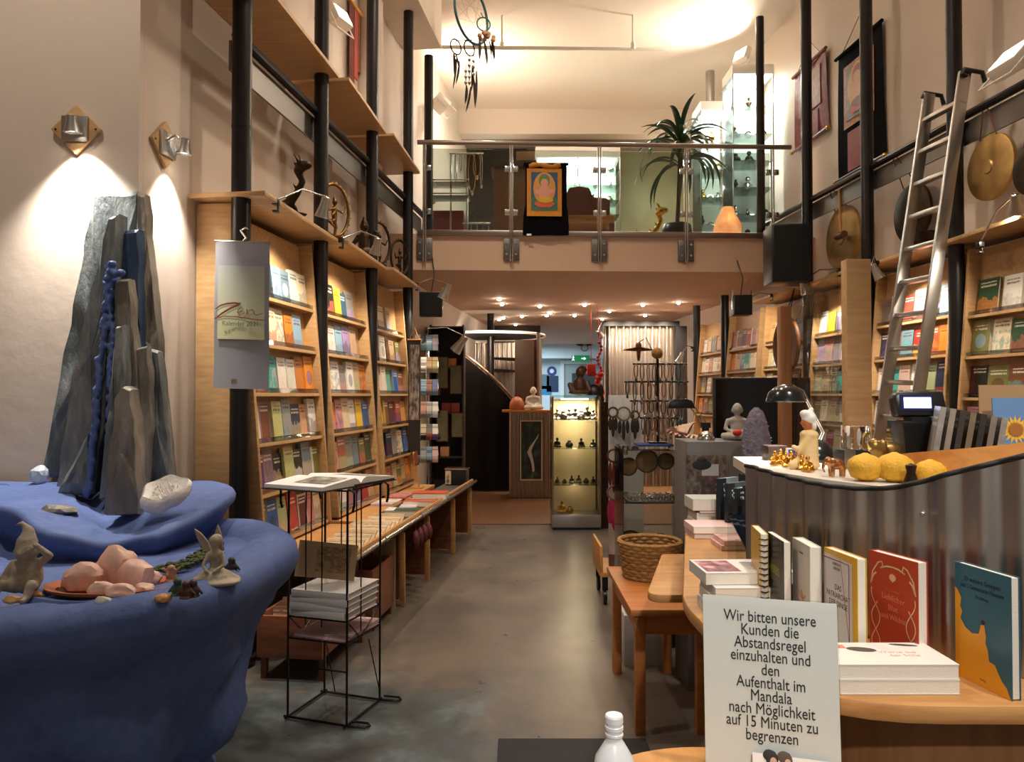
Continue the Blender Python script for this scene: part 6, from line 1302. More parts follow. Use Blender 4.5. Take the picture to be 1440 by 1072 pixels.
# grey pedestal with stone buddha and amethyst
a, b = P(966, 621, 3.85), P(1052, 621, 3.85)
m = MB(); m.b(a.x, b.x, 3.85, 4.15, 0, a.z); o = obj('pedestal', m, mat('pedestal_grey', '#6e6a68', .45), None, None, .004); tag(o, 'dark grey square pedestal carrying the stone seated figure', 'pedestal'); PZT = a.z
def buddha(b, s, rz, m_, name, label, cat_, extra=None, voxel=.006, parent=None):
    M_ = Matrix.Translation(b) @ Matrix.Rotation(rz, 4, 'Z') @ Matrix.Diagonal((s, s, s, 1)); m = MB(M_)
    m.cap((-.34, -.1, .1), (.05, -.32, .1), .1, .08); m.cap((.34, -.1, .1), (-.05, -.34, .1), .1, .08); m.ell((0, 0, .12), (.34, .24, .13)); m.ell((0, .03, .36), (.2, .15, .26)); m.ell((0, .02, .52), (.25, .13, .12))
    m.cap((0, .02, .58), (0, .01, .70), .07); m.ell((0, 0, .83), (.135, .145, .165)); m.ell((0, .04, .965), (.07, .07, .035)); m.ell((0, -.145, .81), (.02, .03, .04))
    for sg in (-1, 1): m.cap((sg * .25, .02, .52), (sg * .31, -.06, .30), .065, .055); m.cap((sg * .31, -.06, .30), (sg * .06, -.22, .21), .05, .04); m.ell((sg * .14, .01, .79), (.02, .03, .07))
    return blobs(name, [], voxel, m_, label, cat_) if False else (tag(obj(name, remesh(m, voxel, 2, name), m_, parent, 1), label, cat_) if parent is None else obj(name, remesh(m, voxel, 2, name), m_, parent, 1))
q = P(1037, 620, 3.97); q.z = PZT + .001
buddha(q, .195, math.radians(-18), mat('grey_stone', '#a8a096', .8, var=.15, vs=30, bump=.2, bs=90), 'stone_buddha', 'grey stone seated figure on the dark pedestal', 'statue')
m = MB(); q2 = P(1034, 611, 3.90); m.ell((q2.x, q2.y - .035, q2.z + .01), (.025, .02, .018)); o = obj('red_rose', m, mat('red_petal', '#c2261f', .6), None, 1); tag(o, 'red flower in the lap of the grey stone figure', 'flower')
t = thing('amethyst_geode', 'tall purple amethyst geode standing beside the stone figure', 'crystal', P(1064, 665, 3.3))
b = P(1064, 668, 3.3); R_ = []
prof = [(.0, .052), (.04, .062), (.10, .064), (.17, .058), (.23, .045), (.275, .028), (.295, .008)]
m = MB(); rr = random.Random(14)
for z_, r in prof: R_.append([b + Vector((r * (1 + .12 * math.sin(5 * a + z_ * 30)) * math.cos(a), r * .8 * (1 + .1 * math.cos(4 * a)) * math.sin(a), z_)) for a in [2 * PI * k / 22 for k in range(22)]])
m.loft(R_); obj('outer_shell', m, mat('geode_grey', '#6f6672', .7, var=.35, vs=50, bump=.6, bs=80), t, .8)
R_ = [[b + Vector((r * .5 * math.cos(a), -r * .80 * .98 - .002 + .02 * math.cos(a) ** 2, .05 + z_ * .75 + 0)) for a in [PI * k / 8 for k in range(9)]] for z_, r in prof]
m = MB(); m.sheet(R_); obj('purple_hollow', m, mat('amethyst', '#2a1830', .2, var=.6, vs=60), t)
m = MB()
for k in range(70): z_ = rr.uniform(0, .24); r = .06 * (1 - max(0, z_ - .12) / .3); a = rr.uniform(PI, 2 * PI); q = b + Vector((r * math.cos(a), r * .8 * math.sin(a), z_)); m.cyl(q, q + Vector((.012 * math.cos(a), .012 * math.sin(a), .006)), .006, .001, 5)
obj('crystal_points', m, mat('amethyst_light', '#8d8298', .25, var=.3, vs=60), t)
bb = thing('geode_stand', 'black wooden stand carrying the amethyst geode', 'stand', Vector((b.x, b.y, 0))); m = MB(); m.b(b.x - .06, b.x + .06, b.y - .06, b.y + .06, LZ + .001, b.z); obj('block', m, BLACK, bb)
# black flat screen
a, c = P(1004, 641, 4.55), P(1140, 531, 4.55)
t = thing('television', 'large black flat screen behind the counter', 'screen', Vector(((a.x + c.x) / 2, 4.55, 0)))
m = MB(); m.b(a.x, c.x, 4.55, 4.59, a.z, c.z); obj('bezel', m, BLACK, t, None, .006)
m = MB(); m.b(a.x + .012, c.x - .012, 4.547, 4.55, a.z + .02, c.z - .012); obj('display', m, mat('dark_screen', '#060607', .12), t)
m = MB(); m.b((a.x + c.x) / 2 - .15, (a.x + c.x) / 2 + .15, 4.5, 4.75, a.z - .06, a.z - .045); m.cyl(((a.x + c.x) / 2, 4.6, a.z - .05), ((a.x + c.x) / 2, 4.6, a.z + .1), .03); obj('foot', m, BLACK, t)
m = MB(); m.b(a.x - .1, c.x + .2, 4.4, 4.95, 0, a.z - .061); o = obj('media_cabinet', m, DWOOD, None, None, .005); tag(o, 'dark cabinet under the large black flat screen', 'cabinet')
# plywood post, slim post and glass pane between them
a, b = P(1211, 356, 3.2), P(1247, 356, 3.2)
m = MB(); m.b(a.x, b.x, 3.34, 3.40, 0, a.z); o = obj('plywood_post', m, PLY, None, None, .003); tag(o, 'tall plywood post behind the elephant figures', 'post')
c, d = P(1096, 431, 3.9), P(1111, 431, 3.9)
m = MB(); m.b(c.x, d.x, 3.88, 3.94, 0, c.z); o = obj('wooden_post', m, wood('post_wood', '#8a5a34', '#a06c40', (12, 12, 1)), None, None, .003); tag(o, 'slim brown wooden post in front of the black screen', 'post')
m = MB(); e, f = Vector((d.x + .012, 3.90, 0)), Vector((a.x - .006, 3.41, 0)); nn = Vector((f.y - e.y, e.x - f.x, 0)).normalized() * .006
m.prism([(e.x, e.y, 1.10), (f.x, f.y, 1.10), (f.x, f.y, 2.08), (e.x, e.y, 1.96)], nn); o = obj('partition', m, glass('pane_glass', '#f3f6f5', .3, .005)); tag(o, 'clear glass pane between the plywood post and the slim post', 'glass')
# things on the upper counter
UZ1 = UZ + .0008
q = PZ(1133, 660, UZ); b = Vector((q.x, q.y, UZ1)); s = .165
t = thing('robed_figure', 'figure of a monk in cream robe with white hair facing the lamp', 'figurine', b)
def L5(x, y, z): return b + Vector((x, y, z)) * s
m = MB(); m.ell(L5(0, 0, .06), (.24 * s, .2 * s, .07 * s)); m.cap(L5(.03, 0, .1), L5(.06, 0, .52), .18 * s, .14 * s); m.ell(L5(.06, 0, .56), (.15 * s, .17 * s, .09 * s)); m.cap(L5(0, -.1, .5), L5(-.14, -.08, .3), .06 * s, .05 * s); m.cap(L5(-.14, -.08, .3), L5(-.2, -.02, .36), .045 * s); m.cap(L5(-.02, .0, .12), L5(-.22, -.02, .06), .12 * s, .08 * s)
obj('robe', remesh(m, .004, 2), mat('cream_robe', '#e0bf86', .5, var=.12, vs=30), t, 1)
m = MB(); m.ell(L5(.03, 0, .76), (.095 * s, .09 * s, .12 * s)); m.ell(L5(-.06, 0, .75), (.035 * s, .02 * s, .025 * s)); m.cap(L5(.05, 0, .6), L5(.04, 0, .7), .06 * s); obj('head', remesh(m, .003, 2), mat('clay_skin', '#b4683c', .5), t, 1)
m = MB(); m.ell(L5(.06, 0, .83), (.12 * s, .115 * s, .12 * s)); m.ell(L5(.0, 0, .9), (.09 * s, .1 * s, .07 * s)); m.ell(L5(.13, 0, .7), (.05 * s, .09 * s, .09 * s)); m.ell(L5(.1, 0, .97), .04 * s); obj('hair', remesh(m, .003, 2), mat('white_hair', '#e9e6df', .5, var=.2, vs=80), t, 1)
YG = mat('shiny_gold', '#d99a38', .25, .9, var=.2, vs=60)
for k, (x, y) in enumerate(((1090, 655), (1098, 652), (1105, 657), (1113, 655), (1120, 659), (1128, 661), (1136, 664))):
    q = PZ(x, y, UZ); buddha(Vector((q.x, q.y, UZ1)), .042, .2 * (k % 3), YG, 'gold_figure', 'tiny golden seated figure, %s from the left on the counter edge' % ORDN[k], 'figurine', voxel=.0022)
q = PZ(1068, 648, UZ); m = MB(); m.b(.78, .84, 2.30, 2.36, UZ1, UZ1 + .045); o = obj('dark_box', m, mat('dark_brown_box', '#2c1c16', .4), None, None, .003); tag(o, 'small dark brown box at the left end of the upper counter', 'box')
m = MB(); m.b(.84, .845, 2.285, 2.299, UZ1, UZ1 + .0)
t = thing('framed_card', 'small white framed blue card beside the dark box', 'picture frame', (.86, 2.25, UZ1)); m = MB(); m.b(.80, .85, 2.20, 2.208, UZ1, UZ1 + .045); obj('frame', m, WHITE_M, t); m = MB(); m.b(.805, .843, 2.198, 2.2, UZ1 + .006, UZ1 + .04); obj('blue_card', m, mat('blue_card', '#2a4a86', .5), t)
# desk lamp
hd = P(1105, 566, 2.3); bs = PZ(1161, 652, UZ); bs = Vector((bs.x, 2.28, UZ1))
t = thing('desk_lamp', 'black dome desk lamp lit over the counter', 'lamp', bs)
m = MB(); m.lathe([(.056, 0), (.058, .012), (.05, .035), (.035, .055), (.015, .066), (0, .067)], bs, 28); obj('base', m, mat('gloss_black', '#1a1b1b', .18, 0, .6), t, .8)
m = MB(); m.lathe([(.056, 0), (.059, .004), (.052, .028), (.034, .046), (.012, .054), (0, .055)], bs * 0 + hd, 28); obj('lamp_shade', m, mat('gloss_black', '#1a1b1b', .18, 0, .6), t, .8)
m = MB(); m.lathe([(.0, .002), (.05, .002), (.05, .006), (0, .006)], hd, 24); obj('bulb', m, emit('desk_bulb', '#fff6e6', 9), t)
el = P(1158, 608, 2.3)
for dy in (-.008, .008): m = MB(); m.tube([hd + Vector((.02, dy, .05)), hd + Vector((.05, dy, .035)), el + Vector((0, dy, 0)), bs + Vector((.01, dy, .06))], .0035); obj('arm_rod', m, CHROME, t, .8)
spot('desk_lamp_light', hd - Vector((0, 0, .008)), hd - Vector((-.03, 0, 1)), 5, 125, .5, WHITE, .03)
# silver box and crystal cube
t = thing('silver_box', 'silver box with a black side under the crystal cube', 'box', (1.02, 2.1, UZ1)); a = P(1173, 656, 2.12); m = MB(); m.b(a.x, a.x + .08, 2.05, 2.13, UZ1, UZ1 + .05); obj('body', m, mat('box_black', '#151517', .4), t, None, .002)
m = MB(); m.b(a.x - .001, a.x + .028, 2.048, 2.05, UZ1, UZ1 + .05); obj('silver_front', m, ALU, t)
n = NT('crystal_glass'); n.b.inputs['Transmission Weight'].default_value = 1; n.b.inputs['Roughness'].default_value = .02; n.b.inputs['IOR'].default_value = 1.45; CRG = n.m
t = thing('crystal_cube', 'clear crystal cube with an engraved white figure', 'crystal', (a.x + .05, 2.09, UZ1 + .051)); m = MB(); m.b(a.x + .018, a.x + .076, 2.06, 2.118, UZ1 + .051, UZ1 + .115); obj('cube', m, CRG, t, None, .002)
m = MB(); m.ell((a.x + .052, 2.088, UZ1 + .083), (.006, .006, .024)); obj('engraved_figure', m, mat('engraving', '#f2f2f0', .6), t, 1)
# elephants
def elephant(b, s, rz, m_, label, trunk_up=True, voxel=.004):
    M_ = Matrix.Translation(b) @ Matrix.Rotation(rz, 4, 'Z') @ Matrix.Diagonal((s, s, s, 1)); m = MB(M_)
    m.ell((.05, 0, .62), (.42, .26, .28)); m.ell((-.38, 0, .78), (.2, .19, .22)); m.ell((-.3, 0, .7), (.22, .2, .22))
    for x in (-.22, .33):
        for y in (-.14, .14): m.cap((x, y, .5), (x, y, .07), .105, .085); m.ell((x, y, .04), (.1, .1, .045))
    if trunk_up: tr = [(-.53, 0, .75), (-.64, 0, .72), (-.72, 0, .85), (-.70, 0, 1.02), (-.60, 0, 1.14), (-.52, 0, 1.12)]
    else: tr = [(-.53, 0, .75), (-.63, 0, .6), (-.66, 0, .42), (-.62, 0, .27), (-.56, 0, .22)]
    for i in range(len(tr) - 1): m.cap(tr[i], tr[i + 1], .095 - .012 * i, .083 - .012 * i)
    for y in (-1, 1): m.ell((-.27, y * .22, .78), (.15, .04, .2), rotm('Z', y * 25)); m.cap((-.52, y * .1, .68), (-.68, y * .13, .62), .03, .012)
    m.cap((.46, 0, .7), (.52, 0, .35), .03, .02)
    return tag(obj('elephant_figure', remesh(m, voxel, 2), m_, None, 1), label, 'figurine')
q = PZ(1183, 673, UZ); elephant(Vector((q.x, q.y + .03, UZ1)), .05, .1, mat('pink_gold', '#c08a5c', .25, .9, var=.25, vs=50), 'small shiny golden elephant at the edge of the metal screen', False, .0025)
elephant(Vector((P(1249, 640, 1.9).x, 1.90, UZ1)), .092, .05, mat('antique_gold', '#8f7340', .35, .85, var=.3, vs=50), 'larger golden elephant with raised trunk behind the yellow candles', True, .0035)
YEL = mat('yellow_wax', '#e0a92c', .6, var=.12, vs=70, bump=.5, bs=160); YEL.node_tree.nodes['Principled BSDF'].inputs['Subsurface Weight'].default_value = .1
for k, (x, r, Y) in enumerate(((1217, .040, 1.76), (1258, .042, 1.74), (1308, .034, 1.70), (1283, .036, 1.80))):
    a = P(x, 660, Y); m = MB(); m.lathe([(.3 * r, 0), (.8 * r, .22 * r), (1.02 * r, .8 * r), (.93 * r, 1.15 * r), (.6 * r, 1.42 * r), (.25 * r, 1.55 * r), (.12 * r, 1.62 * r), (0, 1.6 * r)], (a.x, Y, UZ1), 24); o = obj('yellow_candle', m, YEL, None, 1); tag(o, 'round yellow candle behind the metal screen, ' + ('leftmost of four', 'second from left', 'low one at the right', 'hindmost of four')[k], 'candle', 'round yellow candles')
m = MB(); a = P(1274, 668, 1.72); m.lathe([(.012, 0), (.015, .01), (.009, .03), (.012, .045), (0, .05)], (a.x - .02, 1.66, UZ1), 12); o = obj('small_brown_figure', m, BRONZE, None, 1); tag(o, 'tiny brown figure between the yellow candles', 'figurine')
# till display
a = P(1288, 655, 1.9); b = Vector((a.x + .01, 1.93, UZ1))
t = thing('till_display', 'black till customer display with a lit blue screen', 'screen', b)
m = MB(); m.loft([[b + Vector((sx * w / 2, sy * w * .42, z_)) for sx, sy in ((-1, -1), (1, -1), (1, 1), (-1, 1))] for w, z_ in ((.055, 0), (.062, .05), (.095, .125), (.098, .135))]); obj('pillar', m, BLACK, t, None, .004)
TM = Matrix.Translation(b + Vector((.0, -.02, .145))) @ Matrix.Rotation(math.radians(-8), 4, 'Z') @ Matrix.Rotation(math.radians(-8), 4, 'X')
m = MB(TM); m.prism([(-.052, -.02, 0), (.056, -.02, 0), (.064, -.02, .02), (.058, -.02, .062), (-.048, -.02, .062), (-.058, -.02, .05)], (0, .05, 0)); obj('housing', m, mat('till_black', '#1b1b20', .3), t, None, .005)
m = MB(TM); m.b(-.047, .030, -.0225, -.0206, .013, .053); obj('screen_bezel', m, mat('screen_navy', '#1c1f4a', .25), t)
m = MB(TM); m.b(-.038, .026, -.0245, -.0226, .019, .046); obj('lit_screen', m, emit('till_light', '#a9c2ff', 1.6), t)
m = MB(); m.box(b + Vector((0, -.02, .139)), (.05, .04, .012)); obj('hinge', m, BLACK, t)
# round wooden organiser with sleeves and a sunflower calendar
oc = Vector((1.10, 1.80, UZ1)); t = thing('wooden_organiser', 'light wood organiser with a curved front behind the metal screen', 'organiser', oc)
m = MB(); pts = [(oc.x + .165 * math.cos(a), oc.y + .165 * math.sin(a)) for a in [PI * .93 + PI * .62 * k / 16 for k in range(17)]]
m.sheet([[Vector((x, y, UZ1)) for x, y in pts], [Vector((x, y, UZ1 + .055 + .045 * (k / 16))) for k, (x, y) in enumerate(pts)]]); m.sheet([[Vector((x + .008, y + .008, UZ1)) for x, y in pts], [Vector((x + .008, y + .008, UZ1 + .055 + .045 * (k / 16))) for k, (x, y) in enumerate(pts)]]); obj('curved_front', m, PINE, t, 1)
m = MB(); plate(m, [(oc.x + .17 * math.cos(a), oc.y + .17 * math.sin(a)) for a in [2 * PI * k / 36 for k in range(36)]], UZ1, UZ1 + .008); obj('round_floor', m, PINE, t, .5)
m = MB(); m.b(oc.x - .02, oc.x + .13, oc.y + .09, oc.y + .1, UZ1 + .008, UZ1 + .12); obj('divider', m, PINE, t)
rr = random.Random(19)
for k in range(7):
    c1 = ('#cfcac2', '#b7aea0', '#4a4038', '#8d7a62', '#2f2a28', '#9a938a', '#5a4a3c')[k]
    M_ = Matrix.Translation((oc.x - .09 + .018 * k, oc.y + .03 - .010 * k, UZ1 + .009)) @ Matrix.Rotation(math.radians(-24), 4, 'Z') @ Matrix.Rotation(math.radians(9), 4, 'Y'); m = MB(M_); m.b(-.006, .006, -.07, .07, 0, .165 - .004 * k); o = obj('magazine', m, cover(6, c1, rr.choice(['#6a5a44', '#d8d2c8', '#2a2420']), '#e8e4de', k)); tag(o, ('white', 'beige', 'dark brown', 'brown', 'black', 'grey', 'umber')[k] + ' magazine in the wooden organiser, %s from the left' % ORDN[k], 'magazine', 'magazines in the wooden organiser')
M_ = Matrix.Translation((oc.x + .085, oc.y - .055, UZ1 + .009)) @ Matrix.Rotation(math.radians(-14), 4, 'Z') @ Matrix.Rotation(math.radians(-6), 4, 'X')
t = thing('flower_calendar', 'blue calendar with a yellow sunflower standing in the wooden organiser', 'calendar', M_ @ Vector((0, 0, 0)))
m = MB(M_); m.b(-.06, .075, -.003, .003, 0, .185); obj('sheet', m, mat('calendar_blue', '#5f86b3', .45, var=.1, vs=12), t)
YF = mat('sunflower_yellow', '#e6b12c', .5)
for k in range(18):
    a = 2 * PI * k / 18; m = MB(M_ @ Matrix.Translation((-.015, -.0042, .11)) @ Matrix.Rotation(a, 4, 'Y')); m.prism([(-.006, 0, .010), (0, 0, .034), (.006, 0, .010)], (0, .0008, 0)); obj('petal', m, YF, t)
m = MB(M_); m.cyl((-.015, -.0056, .11), (-.015, -.0034, .11), .015, n=20); obj('flower_centre', m, mat('flower_brown', '#a05f1e', .6), t)
m = MB(M_); m.tube([(-.015, -.0036, .076), (-.022, -.0036, .03), (-.03, -.0036, .0)], .003); m.prism([(-.05, -.004, .04), (-.03, -.004, .055), (-.024, -.004, .03)], (0, .0008, 0)); obj('stalk', m, mat('stalk_green', '#3a5a2c', .6), t)
for s, zz in (('|', .15), ('—', .135)): obj('printed_text', text_mb('2021' if s == '|' else 'Kalender', .009, M_ @ Matrix.Translation((.045, -.0035, zz)) @ Matrix.Rotation(PI / 2, 4, 'X')), WHITE_M, t)
m = MB(Matrix.Translation((oc.x + .10, oc.y + .03, UZ1 + .009)) @ Matrix.Rotation(math.radians(-14), 4, 'Z')); m.b(-.06, .09, -.003, .003, 0, .215); o = obj('tan_calendar', m, mat('tan_card', '#b08a60', .7)); tag(o, 'tan calendar back standing behind the sunflower calendar', 'calendar')
# ================================================================ round table with notice and bottle
TZ2 = .865; tc = Vector((.33, 1.126, 0))
t = thing('round_table', 'small round wooden table carrying the white notice and the bottle', 'table', tc)
m = MB(); m.cyl((tc.x, tc.y, TZ2 - .025), (tc.x, tc.y, TZ2), .25, n=64); obj('table_top', m, wood('table_wood', '#c98a45', '#dba25c', (10, 1.5, 10), .35), t, .5, .004)
m = MB(); m.cyl((tc.x, tc.y, .02), (tc.x, tc.y, TZ2 - .026), .03, n=20); obj('column', m, BEECH, t, .8)
m = MB(); m.cyl((tc.x, tc.y, 0), (tc.x, tc.y, .025), .16, n=32); obj('foot', m, BEECH, t, .6)
sl, sr = Vector((.3235, 1.27, TZ2 + .001)), Vector((.525, 1.21, TZ2 + .001))
ex = (sr - sl).normalized(); ez = Vector((0, .05, 1)).normalized(); ey = ez.cross(ex); ex3 = ex
SM = Matrix(((ex.x, ez.x, -ey.x, sl.x), (ex.y, ez.y, -ey.y, sl.y), (ex.z, ez.z, -ey.z, sl.z), (0, 0, 0, 1)))  # local x right, y up, z towards the viewer
t = thing('notice_stand', 'white printed notice in a clear upright stand on the round table', 'sign', (sl + sr) / 2)
W, H = .21, .297
m = MB(SM); m.b(0, W, .003, H, 0, .0006); obj('paper_sheet', m, PAPER, t)
lines = ['Wir bitten unsere', 'Kunden die', 'Abstandsregel', 'einzuhalten und', 'den', 'Aufenthalt im', 'Mandala', 'nach Möglichkeit', 'auf 15 Minuten zu', 'begrenzen']
for k, s in enumerate(lines): obj('notice_text', text_mb(s, .0262, SM @ Matrix.Translation((W * .5 + .001, H - .039 - k * .0212, .0011)), sx=.755), INK, t)
for z0 in (-.0034, .0014): m = MB(SM); m.b(-.002, W + .002, 0, H + .002, z0, z0 + .0018); obj('acrylic_pane', m, glass('sign_acrylic', '#fafcfb', .35, .06), t)
m = MB(SM); m.b(-.002, W + .002, 0, .003, -.07, -.0036); obj('acrylic_foot', m, ACRYL, t)
CM = SM @ Matrix.Translation((.075, .002, .020)) @ Matrix.Rotation(math.radians(-11), 4, 'X')
t = thing('small_card', 'small white card with two printed heads leaning on the notice', 'card', CM @ Vector((.03, 0, 0)))
m = MB(CM); m.b(0, .118, 0, .050, 0, .0006); obj('card_sheet', m, PAPER, t)
for x, c in ((.03, '#2c2a26'), (.052, '#5a4a3c')): 
    m = MB(CM); m.ell((x, .043, .0015), (.0095, .014, .0012)); m.ell((x - .004, .049, .002), (.010, .009, .0012)); obj('printed_head', m, mat('print_' + c.strip('#'), c, .6), t)
    m = MB(CM); m.ell((x + .002, .039, .003), (.0055, .008, .0006)); obj('printed_face', m, mat('print_skin', '#c9a48c', .6), t)
bc = P(862, 1060, 1.0); bc = Vector((.143, 1.065, TZ2 + .001))
t = thing('spray_bottle', 'white plastic bottle with a ribbed neck on the round table', 'bottle', bc)
BOT = mat('white_plastic', '#e8ebee', .3, 0, .5); m = MB(); m.lathe([(.024, 0), (.028, .004), (.0285, .02), (.0285, .115), (.026, .128), (.014, .148), (.0115, .152), (.0115, .156)], bc, 36); obj('bottle_body', m, BOT, t, .8)
m = MB(); m.lathe([(.0115, .1562), (.0128, .158), (.0128, .161), (.0116, .162), (.0116, .165), (.013, .1665), (.013, .171), (.0118, .172), (.0118, .175), (.0128, .176), (.0128, .184), (.0115, .1865), (0, .187)], bc, 32); obj('screw_cap', m, BOT, t, .4)
m = MB(); R_ = [[bc + Vector((.0288 * math.cos(a), .0288 * math.sin(a), z_)) for a in [PI + .3 + (PI - .6) * k / 20 for k in range(21)]] for z_ in (.02, .085)]; m.sheet(R_); obj('paper_label', m, mat('bottle_label', '#dfe0e4', .5), t, 1)
for z_, w_ in ((.075, .8), (.066, 1.0), (.058, .7)): m = MB(); m.sheet([[bc + Vector((.0290 * math.cos(a), .0290 * math.sin(a), zq)) for a in [1.5 * PI - w_ * .6 + 1.2 * w_ * k / 10 for k in range(11)]] for zq in (z_, z_ + .003)]); obj('label_line', m, mat('label_pink', '#b87a84', .6), t)
# dark mat on the floor
m = MB(); m.b(-.06, .58, 2.2, 3.30, .001, .012); o = obj('door_mat', m, mat('grey_mat', '#2f2e30', .95, var=.25, vs=120), None, None, .004); tag(o, 'dark grey mat on the floor in front of the counter', 'mat')
# ================================================================ stool, basket, glass case, necklace stand
t = thing('wooden_stool', 'low wooden stool under the light wood side shelf', 'stool', (.72, 3.74, 0)); ST = wood('stool_wood', '#a8632f', '#bf7a40', (1, 12, 12), .4)
m = MB(); m.b(.52, .88, 3.32, 4.16, .53, .56); obj('seat', m, ST, t, None, .006)
for x in (.545, .815):
    for y in (3.35, 4.08): m = MB(); m.b(x, x + .045, y, y + .045, 0, .53); obj('leg', m, ST, t, None, .003)
for a in ((.59, .815, 3.36, 3.38, .44, .53), (.59, .815, 4.095, 4.115, .44, .53), (.555, .575, 3.395, 4.08, .44, .53), (.825, .845, 3.395, 4.08, .44, .53)): m = MB(); m.b(*a); obj('apron', m, ST, t)
bk = Vector((.715, 3.93, .561)); t = thing('wicker_basket', 'round wicker basket standing on the low wooden stool', 'basket', bk)
WK = mat('wicker', '#a5793f', .75, var=.35, vs=60, bump=.3, bs=120); WKD = mat('dark_wicker', '#6e4c26', .8, var=.3, vs=60)
for k in range(11):
    r = .132 + .0026 * k; z_ = .010 + k * .0172; m = MB(); n_ = 64
    m.tube([bk + Vector(((r + .003 * math.cos(16 * a + k * PI)) * math.cos(a), (r + .003 * math.cos(16 * a + k * PI)) * math.sin(a), z_)) for a in [2 * PI * j / n_ for j in range(n_)]], .010 if k < 10 else .012, 6, True); obj('woven_coil', m, WK if k % 2 == 0 or k > 8 else mat('mid_wicker', '#96683a', .75, var=.35, vs=60), t, 1)
m = MB(); m.lathe([(.0, .006), (.127, .006), (.153, .18), (.151, .18), (.125, .010), (0, .010)], bk, 32); obj('basket_wall', m, WKD, t, .8)
gc0, gc1 = P(876, 633, 4.5), P(964, 633, 4.5)
t = thing('glass_case', 'glass showcase with a shelf of silver jewellery behind the basket', 'showcase', ((gc0.x + gc1.x) / 2, 4.7, 0))
x0, x1, y0, y1, zt, zb = gc0.x, gc1.x, 4.5, 4.88, gc0.z, .17
m = MB(); m.b(x0, x1, y0, y1, 0.0, zb); obj('plinth', m, mat('case_plinth', '#3a3634', .5), t, None, .004)
for a in ((x0, x1, y0, y0 + .005), (x0, x1, y1 - .005, y1), (x0, x0 + .005, y0 + .005, y1 - .005), (x1 - .005, x1, y0 + .005, y1 - .005)): m = MB(); m.b(*a, zb, zt - .005); obj('glass_wall', m, glass('case_glass', '#f5f6f4', .9), t)
m = MB(); m.b(x0, x1, y0, y1, zt - .005, zt); obj('glass_lid', m, glass('case_glass', '#f5f6f4', .9), t)
for x in (x0 + .02, x1 - .02):
    for y in (y0 + .02, y1 - .02): m = MB(); m.cyl((x, y, zt - .03), (x, y, zt + .012), .012); obj('corner_clip', m, CHROME, t, .8)
SHZ = .86
m = MB(); m.b(x0 + .008, x1 - .008, y0 + .008, y1 - .008, SHZ - .008, SHZ); obj('shelf', m, glass('shelf_glass', '#ecf2ee', .8), t)
m = MB(); m.b(x0 + .04, x1 - .015, y0 + .02, y1 - .03, SHZ, SHZ + .004); obj('display_pad', m, mat('grey_velvet', '#7d7a78', .9), t)
rr = random.Random(23)
for k in range(46):
    p = Vector((x0 + .06 + (k % 9) * .034 + rr.uniform(-.008, .008), y0 + .04 + (k // 9) * .052 + rr.uniform(-.01, .01), SHZ + .0045)); m = MB(); r = rr.uniform(.009, .013)
    m.tube([p + Vector((r * math.cos(a), r * .3 * math.sin(a), r + r * math.sin(a))) for a in [2 * PI * j / 10 for j in range(10)]], .0028, 5, True); m.ell(p + Vector((0, 0, 2 * r)), .006, None, 6, 4)
    o = obj('silver_ring', m, SILVER, None, 1); tag(o, 'silver ring in the glass showcase, %s row from front, %s from left' % (ORDN[k // 9], ORDN[k % 9]), 'ring', 'silver rings in the glass showcase')
for k in range(4):                                                    # drums stored below
    r = (.075, .06, .08, .07)[k]; p = Vector((x0 + .09 + .085 * (k % 2) * 2.2, y1 - .09, zb + .09 + .22 * (k // 2) + r)); m = MB(); m.cyl(p, p + Vector((0, .04, 0)), r, n=28); o = obj('hand_drum', m, [mat('drum_skin', '#8a6a48', .7, var=.2), mat('drum_skin2', '#7a5236', .7, var=.2)][k % 2], None, .5); tag(o, 'small round hand drum %s in the glass showcase' % ('lower left', 'lower right', 'upper left', 'upper right')[k], 'drum', 'hand drums in the glass showcase')
    dr = o; m = MB(); m.tube([p + Vector((r * math.cos(a), -.002, r * math.sin(a))) for a in [2 * PI * j / 24 for j in range(24)]], .006, 6, True); obj('rim', m, mat('drum_rim', '#3a2c20', .6), dr, 1)
for k in range(3):
    r = (.055, .07, .05)[k]; p = Vector((x0 + .08 + .12 * k, y1 - .06, SHZ + .13 + r + .02 * k)); m = MB(); m.cyl(p, p + Vector((0, .03, 0)), r, n=28); o = obj('hand_drum', m, mat('drum_skin', '#8a6a48', .7, var=.2), None, .5); tag(o, 'hand drum above the silver rings, %s from the left' % ORDN[k], 'drum', 'hand drums in the glass showcase')
    m = MB(); m.tube([p + Vector((r * math.cos(a), -.002, r * math.sin(a))) for a in [2 * PI * j / 24 for j in range(24)]], .006, 6, True); obj('rim', m, mat('drum_rim', '#3a2c20', .6), o, 1)
m = MB(); tr = Vector(((x0 + x1) / 2 + .03, 4.68, zt + .013)); m.b(tr.x - .11, tr.x + .11, tr.y - .08, tr.y + .08, tr.z, tr.z + .014); o = obj('blue_tray', m, mat('blue_velvet', '#2a3f6e', .9), None, None, .004); tag(o, 'blue velvet tray on top of the glass showcase', 'tray')
